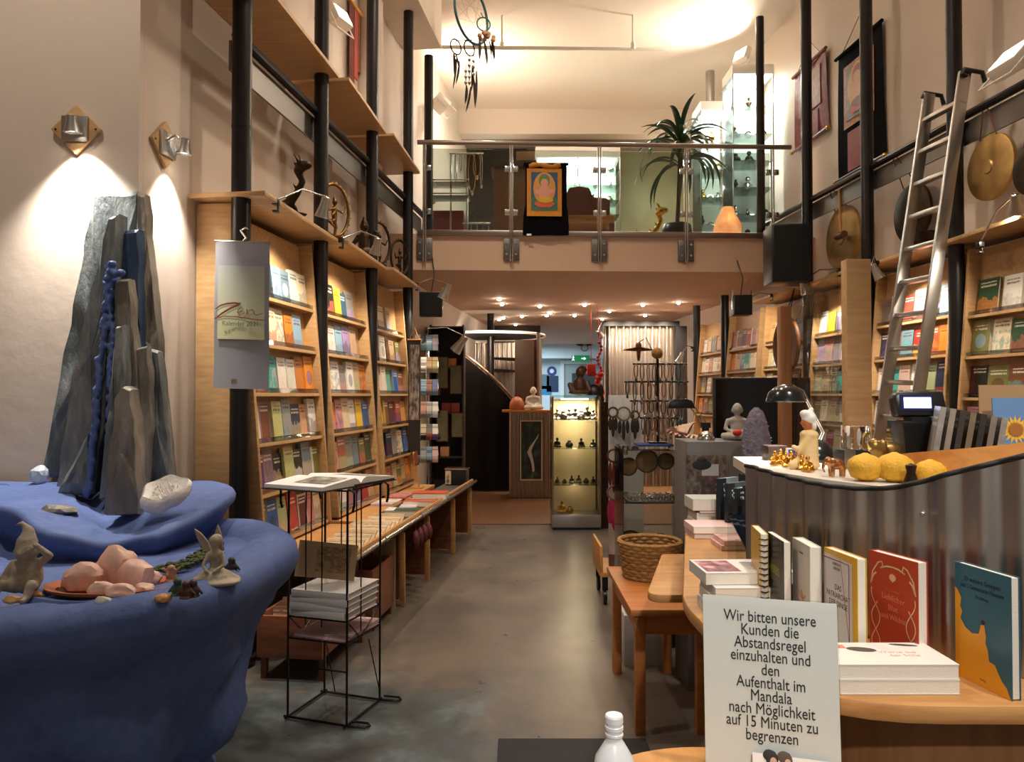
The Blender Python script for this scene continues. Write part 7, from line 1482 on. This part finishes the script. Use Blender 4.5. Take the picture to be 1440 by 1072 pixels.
# necklace stand
nb = Vector((P(925, 600, 4.7).x, 4.70, tr.z + .0145)); t = thing('necklace_stand', 'dark wire tree stand hung with necklaces on the glass showcase', 'stand', nb)
m = MB(); m.cyl(nb, Vector((nb.x, 4.7, P(925, 505, 4.7).z)), .009); m.cyl(nb, nb + Vector((0, 0, .01)), .06, n=24); obj('column', m, WIRE, t, .6)
bars = [(890, 966, 512), (878, 968, 537), (886, 962, 564), (900, 960, 588)]
for a, b, y in bars: m = MB(); m.cyl(P(a, y, 4.7), P(b, y, 4.7), .006); obj('cross_bar', m, WIRE, t)
NCOL = [mat('bead_black', '#201c1c', .3), mat('bead_brown', '#5a3a26', .4), mat('bead_pink', '#8a5c55', .4), mat('bead_green', '#2c4034', .4), SILVER, mat('bead_amber', '#6e4722', .3), mat('bead_blue', '#22344a', .3)]
bn = ['top', 'second', 'third', 'lowest']; cn_ = ['black', 'brown', 'pink', 'green', 'silver', 'amber', 'blue']
for bi, (a, b, y) in enumerate(bars):
    for k in range(9):
        x = a + 4 + (b - a - 8) * k / 8; ci = rr.randrange(7); p = P(x, y, 4.69 - .012 * (k % 2)); L_ = rr.uniform(.07, .12); w_ = rr.uniform(.007, .016); tt = thing('necklace', '%s bead necklace on the %s bar of the wire stand, %s from the left' % (cn_[ci], bn[bi], ORDN[k]), 'necklace', p, group='necklaces on the wire stand')
        m = MB(); m.tube([p + Vector((w_ * math.sin(q), -.008, -L_ / 2 + L_ / 2 * math.cos(q))) for q in [2 * PI * j / 16 for j in range(16)]], .0034, 6, True); obj('bead_string', m, NCOL[ci], tt, 1)
        m = MB(); m.ell(p + Vector((0, -.008, -L_ - .014)), (.008, .006, .014)); obj('pendant', m, rr.choice([SILVER, NCOL[5], NCOL[3]]), tt, 1)
p = P(924, 497, 4.7); m = MB(); m.ell(p, .036, None, 18, 12); o = obj('straw_ball', m, mat('straw', '#a57a45', .9, var=.4, vs=90, bump=.6, bs=140), None, 1); tag(o, 'round straw ball on top of the necklace stand', 'ball')
t = thing('wooden_bird_mobile', 'wooden figure with spread wings hanging left of the straw ball', 'mobile', P(898, 508, 4.9)); p = P(898, 493, 4.9)
m = MB(); m.prism([(p.x - .10, 4.9, p.z), (p.x, 4.88, p.z + .018), (p.x + .10, 4.9, p.z), (p.x, 4.92, p.z - .006)], (0, 0, .006)); obj('wings', m, DWOOD, t)
m = MB(); m.ell(p + Vector((0, 0, .03)), (.02, .02, .026)); m.cap(p, p - Vector((0, 0, .06)), .016, .01); obj('body', remesh(m, .004, 2), DWOOD, t, 1)
m = MB(); m.tube([p + Vector((0, 0, .05)), Vector((p.x + .03, 4.8, p.z + .075)), P(922, 503, 4.7)], .003); obj('wire_arm', m, INK, t)
# pale flower lamp, black clip lamp, steel dome
t = thing('shell_flower', 'large pale shell flower right of the necklace stand', 'ornament', P(963, 620, 4.6)); p = P(963, 606, 4.6)
SHL = mat('pale_shell', '#d9b8a0', .55, var=.15, vs=30)
for k in range(22): leaf(p + Vector((0, 0, -.05)), k * 2.4, .2 + 1.2 * ((k * .618) % 1), .13, .03, .9, t, SHL)
m = MB(); m.cyl((p.x, 4.6, zt + .001), (p.x, 4.6, p.z - .03), .02); obj('stem', m, SHL, t)
t = thing('clip_lamp', 'black hooded work lamp on a double chrome arm right of the necklaces', 'lamp', P(990, 622, 4.27)); p = P(957, 567, 4.27); e = P(992, 598, 4.27)
m = MB(); m.loft([[p + Vector((sx * a_, sy * .035, dz)) for sx, sy in ((-1, -1), (1, -1), (1, 1), (-1, 1))] for a_, dz in ((.075, -.03), (.06, .012), (.03, .024))]); obj('lamp_shade', m, BLACK, t, None, .005)
for dx in (-.012, .014): m = MB(); m.cyl(p + Vector((.05 + dx, 0, .0)), e + Vector((dx, 0, 0)), .004); obj('arm_rod', m, CHROME, t)
m = MB(); m.cyl(e, (e.x, e.y, 1.2355), .02); m.box(e, (.05, .04, .03)); obj('base', m, BLACK, t)
m = MB(); q = P(993, 622, 3.95); q.z = 1.0; m.lathe([(.045, 0), (.046, .01), (.036, .035), (.015, .046), (0, .047)], (q.x, 3.95, PZT + .001), 24); o = obj('steel_dome', m, CHROME, None, 1); tag(o, 'polished steel dome beside the stone figure', 'dome')
m = MB(); m.b(1.0, 1.11, 4.2, 4.38, 0, 1.235); o = obj('dark_side_cabinet', m, DWOOD, None, None, .004); tag(o, 'dark cabinet behind the grey pedestal carrying the work lamp', 'cabinet')
# storage box under the stool
m = MB(); m.b(.62, .86, 4.20, 4.46, 0, .28); o = obj('storage_box', m, mat('pale_grey_box', '#b9b6b4', .6), None, None, .006); tag(o, 'pale grey box on the floor behind the low stool', 'box')
# pegboard stand with dream catchers
px0, px1 = P(856, 556, 5.6), P(905, 556, 5.6)
t = thing('peg_panel', 'white panel stand on castors hung with dream catchers', 'display panel', ((px0.x + px1.x) / 2, 5.6, 0))
m = MB(); m.b(px0.x, px1.x, 5.6, 5.63, .32, px0.z); obj('panel', m, mat('peg_white', '#c5c4c4', .5), t, None, .004)
m = MB(); m.b(px0.x - .09, px1.x, 5.40, 5.9, .20, .235); obj('base_board', m, PINE, t, None, .005); m = MB(); m.b(px0.x - .09, px0.x - .07, 5.40, 5.9, .235, .42); obj('side_board', m, PINE, t, None, .004); m = MB(); m.b(px0.x, px1.x, 5.595, 5.64, .235, .32); obj('panel_foot', m, GREYM, t)
for x in (px0.x - .05, px1.x - .05):
    for y in (5.45, 5.85): m = MB(); m.cyl((x - .012, y, .05), (x + .012, y, .05), .05); m.b(x - .02, x + .02, y - .02, y + .02, .1, .2); obj('castor', m, BLACK, t, .6)
for k, (x, y, r, c, nm) in enumerate(((862, 580, .035, '#4a3c34', 'brown'), (877, 582, .048, '#7a6a58', 'beige'), (893, 584, .03, '#5a4a44', 'grey brown'), (863, 641, .045, '#5a2018', 'dark red'), (864, 693, .05, '#7a4a48', 'pink tasselled'))):
    c0 = P(x, y, 5.55); tt = thing('small_dream_catcher', '%s dream catcher on the white panel, %s from the top' % (nm, ORDN[k]), 'dream catcher', c0, group='dream catchers on the white panel'); mm = mat('hoop_' + c.strip('#'), c, .7)
    m = MB(); m.tube([c0 + Vector((r * math.cos(a), 0, r * math.sin(a))) for a in [2 * PI * j / 24 for j in range(24)]], .008, 6, True); obj('hoop', m, mm, tt, 1)
    m = MB(); m.tube([c0 + Vector((0, 0, r)), c0 + Vector((0, .045, r + .06))], .003); obj('hook', m, CHROME, tt)
    m = MB()
    for j in range(6): a = j * PI / 3; m.tube([c0 + Vector((r * math.cos(a), 0, r * math.sin(a))), c0 + Vector((r * math.cos(a + 2.1), 0, r * math.sin(a + 2.1)))], .001, 4)
    obj('web', m, DCO, tt)
    for j in range(3):
        x_ = (j - 1) * r * .6; L_ = .1 + .05 * (j == 1) + (.08 if k > 2 else 0); m = MB(); m.ell(c0 + Vector((x_, 0, -r - L_ / 2)), (.014 if k < 4 else .024, .006, L_ / 2)); obj('feather', m, FEATH if k < 3 else (mat('red_feather', '#5e211a', .85, var=.3, vs=50) if k == 3 else mat('magenta_tassel', '#a51e4c', .85, var=.3, vs=60)), tt, 1)
# carved wooden disc hanging from the right boards
p = iv_(MR) @ onR(1107, 486, .20); t = thing('carved_disc', 'carved round wooden disc hanging before the right bookcases', 'wall hanging', MR @ (p - Vector((0, 0, .3))))
Mx = MR @ Matrix.Translation(p) @ Matrix.Rotation(PI / 2, 4, 'Y'); r = .30
m = MB(Mx); m.lathe([(0, .03), (r * .3, .028), (r * .35, .018), (r * .75, .02), (r * .8, .03), (r * .97, .03), (r, .02), (r, 0), (0, 0)], (0, 0, 0), 36); obj('disc', m, mat('carved_wood', '#6e3d1e', .5, var=.4, vs=20, bump=.5, bs=30), t, .6)
m = MB(MR); m.tube([p + Vector((0, -.05, .29)), Vector((.12, p.y, 2.61)), p + Vector((0, .05, .29))], .005); obj('cord', m, WIRE, t)
m = MB(); rr = random.Random(4); c0 = MR @ Vector((.2, p.y + .5, 2.46))
for k in range(26): d = Vector((rr.uniform(-.1, .1), rr.uniform(-.1, .1), -rr.uniform(.12, .3))); m.cyl(c0 + Vector((0, 0, .14)), c0 + d, .004, .002, 5)
o = obj('herb_bundle', m, mat('dry_herb', '#6a5434', .9, var=.4, vs=50)); tag(o, 'dried herb bundle hanging beside the carved wooden disc', 'herbs')
# ================================================================ the back under the gallery: spiral stair
SX, SY, SRAD = P(690, 600, 12.45).x, 12.45, .82
DARKM = mat('dark_stair_steel', '#1b1514', .35, .6, var=.2); CORR2 = mat('ribbed_metal', '#b5aaa0', .28, 1)
t6 = thing('spiral_staircase', 'dark spiral staircase with a ribbed metal screen at the back', 'staircase', (SX, SY, .012))
def arcpt(a, r, z): return Vector((SX + r * math.cos(math.radians(a)), SY + r * math.sin(math.radians(a)), z))
m = MB(); m.cyl((SX, SY, .012), (SX, SY, 2.85), .06, n=20); obj('centre_column', m, DARKM, t6, .8)
m = MB()
for off in (0, .004): m.sheet([[arcpt(a, SRAD + off + .022 * math.cos(a * PI / 180 * 62), z) for a in [-8 + 196 * k / 360 for k in range(361)]] for z in (.02, 1.2, 2.42)])
obj('ribbed_screen', m, CORR2, t6, 1)
m = MB(); m.lathe([(.08, 2.47), (SRAD + .06, 2.47), (SRAD + .06, 2.50), (.08, 2.50)], (SX, SY, 0), 64); obj('opening_disc', m, mat('opening_shade', '#17110f', .6), t6, .5)  # dark disc stands in for the shaded stair opening in the slab
m = MB(); m.tube([arcpt(a, SRAD + .07, 2.478) for a in range(0, 360, 5)], .022, 8, True); obj('opening_rim', m, WHITE_M, t6, 1)
def railz(a): f = (a - 205) / 100; return 2.36 - 1.06 * max(0, f) ** 1.6
m = MB(); m.tube([arcpt(a, SRAD, railz(a)) for a in range(205, 306, 4)], .022, 8); obj('handrail', m, mat('rail_copper', '#8d6f5c', .3, .9), t6, 1)
m = MB()
for off in (0, -.006): m.sheet([[arcpt(a, SRAD + off, z) for a in range(205, 306, 4)] for z in (0, )] and [[arcpt(a, SRAD + off, max(.03, railz(a) - dz)) for a in range(205, 306, 4)] for dz in (.05, .8, 3.0)])
obj('guard_panel', m, DARKM, t6, 1)
for k in range(11):
    a0 = 318 - 26 * k; z = .19 + .19 * k; m = MB(); m.prism([arcpt(a0, .07, z), arcpt(a0, SRAD - .02, z), arcpt(a0 - 13, SRAD - .02, z), arcpt(a0 - 26, SRAD - .02, z), arcpt(a0 - 26, .07, z)], (0, 0, .04)); obj('tread', m, DARKM, t6)
m = MB(); p = P(730, 700, 11.35); m.b(P(724, 600, 11.35).x, P(751, 600, 11.35).x, 11.35, 11.38, .012, P(730, 478, 11.35).z); o = obj('brown_screen', m, mat('brown_screen_wood', '#4b3322', .5, var=.15), None, None, .003); tag(o, 'dark brown upright screen right of the spiral stair', 'screen')
t = thing('striped_post', 'slim bright metal post with a dark red strip beside the brown screen', 'post', P(757, 700, 11.45)); x = P(757, 600, 11.45).x
m = MB(); m.cyl((x, 11.45, .012), (x, 11.45, P(757, 468, 11.45).z), .03, n=16); obj('shaft', m, CORR2, t, .8); m = MB(); m.b(x - .16, x - .03, 11.44, 11.45, .012, P(757, 478, 11.45).z); obj('red_strip', m, mat('dark_red_strip', '#4a1218', .5), t)
# ribbed bright wall on the right
a, b = P(852, 700, 12.3), P(946, 459, 12.3)
t = thing('ribbed_wall', 'bright ribbed metal wall with a black frame behind the necklace stand', 'screen', ((a.x + b.x) / 2, 12.3, .012))
m = MB()
for off in (0, .004): m.sheet([[Vector((x, 12.3 + off + .03 * math.cos((x - a.x) * 2 * PI / .118), z)) for x in [a.x + (b.x - a.x) * k / 240 for k in range(241)]] for z in (.02, 1.3, b.z)])
obj('ribbed_sheet', m, CORR2, t, 1)
m = MB(); m.b(a.x - .05, b.x + .1, 12.24, 12.36, b.z, b.z + .08); obj('frame_top', m, STEEL, t); m = MB(); m.b(b.x + .04, b.x + .22, 12.24, 12.36, .012, b.z); obj('frame_side', m, STEEL, t); m = MB(); m.b(a.x - .05, a.x - .035, 12.24, 12.36, .012, b.z); obj('frame_side', m, STEEL, t)
for k in range(4): spot('ribbed_wall_light', (a.x + .15 + .28 * k, 11.8, 2.80), (a.x + .15 + .28 * k, 12.3, 1.7), 100, 110, .8, WARM, .03)
for k in range(3): spot('stair_light', (SX - .3 + .3 * k, 11.3, 2.40), (SX - .2 + .2 * k, 12.9, 1.9), 26, 120, .9, WARM, .03)
# small ribbed counter
CY = 10.9; a, b = P(716, 578, CY), P(776, 578, CY)
t = thing('ribbed_counter', 'small ribbed metal counter with a wooden top left of the lit showcase', 'counter', ((a.x + b.x) / 2, CY, .012))
m = MB(); m.b(P(706, 578, CY).x, b.x + .1, CY - .05, CY + .4, a.z - .02, a.z + .012); obj('counter_top', m, PINE, t, None, .004); CT = a.z + .013
m = MB(); m.b(a.x, b.x + .1, CY + .03, CY + .36, .012, a.z - .02); obj('body', m, DARKM, t)
m = MB()
for off in (0, .003): m.sheet([[Vector((x, CY + .012 + off + .012 * math.cos((x - a.x) * 2 * PI / .055), z)) for x in [a.x + (b.x + .1 - a.x) * k / 120 for k in range(121)]] for z in (.02, a.z - .02)])
obj('ribbed_front', m, CORR2, t, 1)
c, d = P(733, 674, CY - .04), P(761, 593, CY - .04)
t = thing('framed_picture', 'framed dark picture with a white leaping shape on the ribbed counter', 'picture', ((c.x + d.x) / 2, CY - .04, c.z))
for q in ((c.x - .02, d.x + .02, c.z - .02, c.z), (c.x - .02, d.x + .02, d.z, d.z + .02), (c.x - .02, c.x, c.z, d.z), (d.x, d.x + .02, c.z, d.z)): m = MB(); m.b(q[0], q[1], CY - .05, CY - .015, q[2], q[3]); obj('frame', m, mat('pale_frame', '#cbb39a', .5), t)
n = NT('dark_picture'); f = n.noise(n.co('Generated', (1, 1, 2)), 3, 4); n.base(n.ramp(f, [(.35, '#0f1412'), (.55, '#24382e'), (.75, '#5a6a5c')]), .4); m = MB(); m.b(c.x, d.x, CY - .04, CY - .03, c.z, d.z); obj('picture_sheet', m, n.m, t)
w, h = d.x - c.x, d.z - c.z
L = [(.62, .12, .05), (.58, .25, .06), (.50, .36, .07), (.40, .46, .10), (.50, .55, .09), (.62, .62, .07), (.78, .70, .05), (.88, .78, .02)]
m = MB(); m.sheet([[Vector((c.x + (x - q) * w, CY - .0415, c.z + z * h)), Vector((c.x + (x + q) * w, CY - .0415, c.z + (z + .02) * h))] for x, z, q in L]); obj('white_shape', m, mat('chalk_white', '#cfcac2', .7), t)
m = MB(); q = P(727, 577, CY + .1); m.lathe([(.10, 0), (.115, .04), (.105, .11), (.07, .165), (.03, .19), (0, .195)], (q.x, CY + .1, CT), 28); o = obj('salt_egg', m, mat('egg_orange', '#c9764a', .4, 0, .6), None, 1); tag(o, 'glossy orange brown egg on the ribbed counter', 'egg')
q = P(750, 577, CY + .1); buddha(Vector((q.x, CY + .1, CT)), .34, 0, mat('white_plaster', '#e6d8cc', .6), 'white_buddha', 'white seated figure on the small ribbed counter', 'statue', voxel=.012)
# lit showcase
CY = 8.4; a, b = P(776, 558, CY), P(845, 558, CY); zt = a.z
t = thing('lit_showcase', 'narrow glass showcase with warm lit shelves of small figures', 'showcase', ((a.x + b.x) / 2, CY + .2, .0))
m = MB(); m.b(a.x, b.x, CY, CY + .42, .03, .17); obj('metal_base', m, ALU, t, None, .004); m = MB(); m.b(a.x + .02, b.x - .02, CY + .02, CY + .4, 0, .03); obj('kick_plate', m, BLACK, t)
YB = mat('warm_back_panel', '#c8ae86', .6, var=.06, vs=2); m = MB(); m.b(a.x + .02, b.x - .02, CY + .39, CY + .41, .17, zt - .03); obj('back_panel', m, YB, t)
for x in (a.x, b.x - .02): m = MB(); m.b(x, x + .02, CY, CY + .02, .17, zt); obj('frame_post', m, mat('bronze_frame', '#8a7458', .35, .8), t); m = MB(); m.b(x, x + .02, CY + .40, CY + .42, .17, zt); obj('frame_post', m, mat('bronze_frame', '#8a7458', .35, .8), t)
m = MB(); m.b(a.x, b.x, CY, CY + .42, zt, zt + .015); obj('glass_lid', m, glass('lid_glass', '#d5ebdf', .9), t)
m = MB(); m.b(a.x + .02, b.x - .02, CY + .004, CY + .009, .17, zt); obj('front_pane', m, glass('case_glass', '#f5f6f4', .9), t)
for x in (a.x + .004, b.x - .009): m = MB(); m.b(x, x + .005, CY + .02, CY + .40, .17, zt); obj('side_pane', m, glass('case_glass', '#f5f6f4', .9), t)
m = MB(); m.b(a.x + .12, b.x - .12, CY + .2, CY + .24, zt - .035, zt - .02); obj('light_strip', m, emit('warm_tube', '#ffe6bc', 8), t)
area('showcase_light', ((a.x + b.x) / 2, CY + .2, zt - .045), ((a.x + b.x) / 2, CY + .2, 0), 7, .36, .2, (1, .82, .56))
shz = [P(800, y, CY + .1).z for y in (728, 681, 630, 591)]; shz[0] = .172
for z in shz[1:]: m = MB(); m.b(a.x + .02, b.x - .02, CY + .02, CY + .38, z - .008, z); obj('glass_shelf', m, glass('shelf_glass', '#ecf2ee', .8), t)
for z in shz[1:]: point('shelf_glow', ((a.x + b.x) / 2, CY + .25, z - .04), .4, (1, .82, .56), .05)
DKS = mat('dark_silver', '#6f6a64', .25, 1, var=.35, vs=40)
for ri, (z, n_, hh) in enumerate(zip(shz, (2, 6, 4, 7), (.13, .09, .11, .15))):
    for k in range(n_):
        x = a.x + .07 + ((b.x - a.x - .14) * k / max(n_ - 1, 1) if ri else .05 + .09 * k); s = hh * rnd.uniform(.8, 1.1)
        mm = [mat('bright_gold', '#d9a93f', .22, 1, var=.2, vs=14), DKS, BRONZE, SILVER][ri if k % 2 == 0 else (1 if ri else 0)]; nm = '%s small seated figure from the left, %s shelf of the lit showcase' % (ORDN[k], ('bottom', 'third', 'second', 'top')[ri])
        if k % 3 == 1: trinket(Vector((x, CY + .16, z + .001)), s * .8, mm, nm.replace('seated figure', 'ornament'), 'figures in the lit showcase', 3)
        else: o = buddha(Vector((x, CY + .16, z + .001)), s, .3 * (k % 3 - 1), mm, 'seated_figure', nm, 'figurine', voxel=.005)
        if k % 3 != 1: o['group'] = 'figures in the lit showcase'
# figures on top of the lit showcase
q = P(815, 557, CY + .2); b_ = Vector((q.x, CY + .2, zt + .016)); s = .34
blobs('dark_bust', [('c', b_ + Vector((0, 0, .08)), b_ + Vector((0, 0, .14)), .085, .075), ('e', b_ + Vector((0, 0, .03)), (.13, .1, .03)), ('c', b_ + Vector((0, 0, .14)), b_ + Vector((.01, 0, .21)), .06, .04), ('e', b_ + Vector((.01, 0, .26)), (.055, .06, .07)), ('e', b_ + Vector((.03, .02, .29)), (.06, .06, .05)), ('c', b_ + Vector((-.11, 0, .12)), b_ + Vector((-.09, -.04, .05)), .03), ('c', b_ + Vector((.09, 0, .15)), b_ + Vector((.11, -.04, .05)), .03)], .008, mat('dark_brown_clay', '#4a261a', .45, var=.35, vs=14), 'dark brown seated figure on top of the lit showcase', 'statue', 2)
q = P(835, 557, CY + .25); b_ = Vector((q.x, CY + .25, zt + .016)); m = MB(); m.lathe([(.10, 0), (.105, .02), (.085, .08), (.05, .12), (0, .13)], b_, 24); o = obj('black_dome', m, BLACK, None, 1); tag(o, 'black dome shaped object on the right top of the lit showcase', 'ornament')
m = MB(); q = P(850, 575, 8.3); m.lathe([(.03, 0), (.04, .03), (.02, .08), (.035, .13), (.012, .2)], (q.x, 8.6, zt - .06), 10); m.b(q.x - .02, q.x + .09, 8.5, 8.7, .0, zt - .061); o = obj('side_plinth', m, BRONZE, None, .7); tag(o, 'narrow dark plinth with a small figure right of the lit showcase', 'plinth')
REDP = mat('red_paper', '#b3261e', .6, var=.3, vs=25); rr = random.Random(31)
t = thing('red_garland', 'red flower garland hanging at the left end of the ribbed wall', 'garland', P(843, 560, 11.0)); L_ = [P(843 + 2.5 * math.sin(k), 482 + k * 5, 11.0) for k in range(17)]
m = MB(); m.tube(L_, .006, 5); obj('cord', m, REDP, t)
for k, p in enumerate(L_): m = MB(); r = .03 + .03 * (k > 8); m.ell(p, (r, r, r * .8), rotm('Y', 40 * k), 7, 5); obj('flower', m, REDP, t, .5)
m = MB(); m.tube([L_[0], P(844, 470, 11.3), Vector((L_[0].x, 11.3, 2.849))], .004, 5); obj('cord', m, REDP, t)
t = thing('red_lantern', 'red square paper lantern over the figures of the lit showcase', 'lantern', P(832, 530, 11.2)); c, d = P(826, 529, 11.2), P(838, 512, 11.2)
m = MB(); m.b(c.x, d.x, 11.2, 11.3, c.z, d.z); obj('paper_body', m, REDP, t, None, .01); m = MB(); m.cyl(((c.x + d.x) / 2, 11.25, d.z), ((c.x + d.x) / 2, 11.25, 2.849), .004); obj('cord', m, REDP, t)
# back room signs
t = thing('exit_sign', 'green emergency exit sign on the beam of the back room', 'sign', P(816, 512, 19.88)); c, d = P(804, 509, 19.88), P(829, 500, 19.88)
m = MB(); m.b(c.x, d.x, 19.84, 19.9, c.z, d.z); obj('sign_panel', m, emit('exit_green', '#0c6b3a', .35, '#0c6b3a'), t)
cx, cz, hh = (c.x + d.x) / 2, (c.z + d.z) / 2, d.z - c.z; WS = emit('exit_white', '#e8fff0', .6)
m = MB(); m.prism([(cx - .20 + x * hh, 19.835, cz + z * hh) for x, z in ((-.1, .3), (.05, .3), (.2, .1), (.15, .05), (.05, .12), (.02, -.05), (.2, -.2), (.15, -.35), (-.02, -.18), (-.15, -.35), (-.22, -.3), (-.08, -.1), (-.12, .12))], (0, .004, 0)); m.ell((cx - .20 + .05 * hh, 19.836, cz + .40 * hh), (.07 * hh, .003, .07 * hh)); obj('running_figure', m, WS, t)
m = MB(); m.prism([(cx + x * hh, 19.835, cz + z * hh) for x, z in ((.1, .08), (.5, .08), (.5, .25), (.85, 0), (.5, -.25), (.5, -.08), (.1, -.08))], (0, .004, 0)); obj('arrow', m, WS, t)
t = thing('wing_decoration', 'black wings with a ring on the beam of the back room', 'wall decoration', P(822, 487, 19.85)); p = P(822, 484, 19.85)
for sg in (-1, 1):
    m = MB(); m.prism([(p.x + sg * x, 19.85, p.z + z) for x, z in ((.04, 0), (.12, .09), (.26, .10), (.25, .03), (.18, -.04), (.08, -.05))], (0, .03, 0)); obj('wing', m, BLACK, t)
m = MB(); m.tube([p + Vector((.09 * math.cos(a_), .0, -.1 + .08 * math.sin(a_))) for a_ in [2 * PI * k / 20 for k in range(20)]], .012, 6, True); obj('ring', m, GREYM, t, 1)
for k, (x, y, w_, h_, c_, nm) in enumerate(((777, 540, .16, .22, '#1f3a5c', 'dark blue poster'), (765, 537, .14, .2, '#5a7a8c', 'grey blue poster'), (765, 549, .2, .12, '#2a86b8', 'light blue notice'))):
    p = P(x, y, 20.58); m = MB(); m.b(p.x - w_, p.x + w_, 20.58, 20.59, p.z - h_, p.z + h_); o = obj('wall_poster', m, mat('poster_%d' % k, c_, .5)); tag(o, nm + ' on the wall left of the back room door', 'poster')
p = P(776, 522, 20.585); t = thing('round_notice', 'round blue and white notice left of the back room door', 'sign', p); m = MB(); m.cyl(p, p + Vector((0, -.01, 0)), .13, n=32); obj('blue_disc', m, mat('notice_blue', '#1d3f8a', .5), t, .5); m = MB(); m.cyl(p + Vector((0, -.0101, 0)), p + Vector((0, -.014, 0)), .06, n=24); obj('white_disc', m, PAPER, t, .5)
# dark shelf wall between the spinner and the stair
DK = mat('dark_shelf_wood', '#241a15', .55, var=.2)
t = thing('dark_shelf', 'dark shelf unit in the shade left of the spiral stair', 'shelf unit', (-.98, 9.75, .012)); x0, x1 = P(604, 600, 9.6).x, P(652, 600, 9.6).x
m = MB(); m.b(x0, x1, 9.95, 9.98, .012, 2.4); obj('back_panel', m, DK, t); m = MB(); m.b(x0, x0 + .02, 9.6, 9.95, .012, 2.4); obj('side_panel', m, DK, t); m = MB(); m.b(x1 - .02, x1, 9.6, 9.95, .012, 2.4); obj('side_panel', m, DK, t)
for z in (.3, .72, 1.28, 1.85, 2.38): m = MB(); m.b(x0 + .02, x1 - .02, 9.6, 9.95, z - .02, z); obj('shelf', m, DK, t)
FR = mat('olive_print', '#6a6648', .6, var=.3, vs=6)
for k, (x, y0, y1) in enumerate(((622, 503, 545), (641, 515, 553), (643, 582, 614), (622, 578, 620))):
    c, d = P(x - 7, y1, 9.58), P(x + 7, y0, 9.58); tt = thing('hanging_print', 'olive print in a dark frame on the dark shelf unit, ' + ('upper left', 'upper right', 'lower right', 'lower left')[k], 'picture', c, group='prints on the dark shelf unit'); m = MB(); m.b(c.x - .01, d.x + .01, 9.575, 9.595, c.z - .01, d.z + .01); obj('frame', m, DWOOD, tt); m = MB(); m.b(c.x, d.x, 9.57, 9.575, c.z, d.z); obj('print', m, FR, tt)
for k, (x, z, c_, nm) in enumerate(((628, 1.281, '#7a2a1c', 'red brown box on the middle board'), (641, 1.281, '#8a3522', 'rust red box on the middle board'), (636, 1.851, '#d9903a', 'amber lit box on the upper board'), (626, .721, '#a8714a', 'tan box of cut wood on the lower board'))):
    p = P(x, 600, 9.7); m = MB(); m.b(p.x - .055, p.x + .055, 9.62, 9.8, z, z + .12); o = obj('shelf_box', m, mat('shelf_box_%d' % k, c_, .5, var=.15), None, None, .004); tag(o, nm + ' of the dark shelf unit', 'box', 'boxes on the dark shelf unit')
# little radio at the end of the bench, postcard frame by the case
c = ML @ Vector((.44, sL(8.0), .562)); t = thing('small_player', 'small black player with a pale front at the far bench end', 'player', c); B = Matrix.Translation(c) @ Matrix.Rotation(-AL, 4, 'Z')
m = MB(B); m.b(-.09, .13, -.07, .1, 0, .16); obj('housing', m, BLACK, t, None, .006); m = MB(B); m.b(-.09, -.03, -.0745, -.071, .01, .15); obj('pale_front', m, mat('player_cream', '#c9b79c', .5), t); m = MB(B); m.b(-.095, .135, -.08, .11, .161, .175); obj('lid', m, CHROME, t)
for z in (.05, .10): m = MB(B); m.cyl((-.06, -.074, z), (-.06, -.088, z), .016); obj('knob', m, CHROME, t, .6)
p = ML @ Vector((.2, sL(7.35), .6)); t = thing('small_picture', 'small red and gold framed picture on the far ledge end', 'picture frame', p); B = ML @ Matrix.Translation((.22, sL(7.35), .60)) @ Matrix.Rotation(math.radians(-8), 4, 'Y')
m = MB(B); m.b(-.008, .008, -.09, .09, .22, .36); obj('frame', m, GOLD, t, None, .003); m = MB(B); m.b(.008, .010, -.07, .07, .24, .34); obj('picture_sheet', m, mat('deep_red_print', '#7a1f2c', .5, var=.4, vs=14), t); m = MB(B); m.b(-.006, .006, -.012, .012, 0, .22); m.b(-.04, .04, -.05, .05, 0, .008); obj('stand', m, BEECH, t)
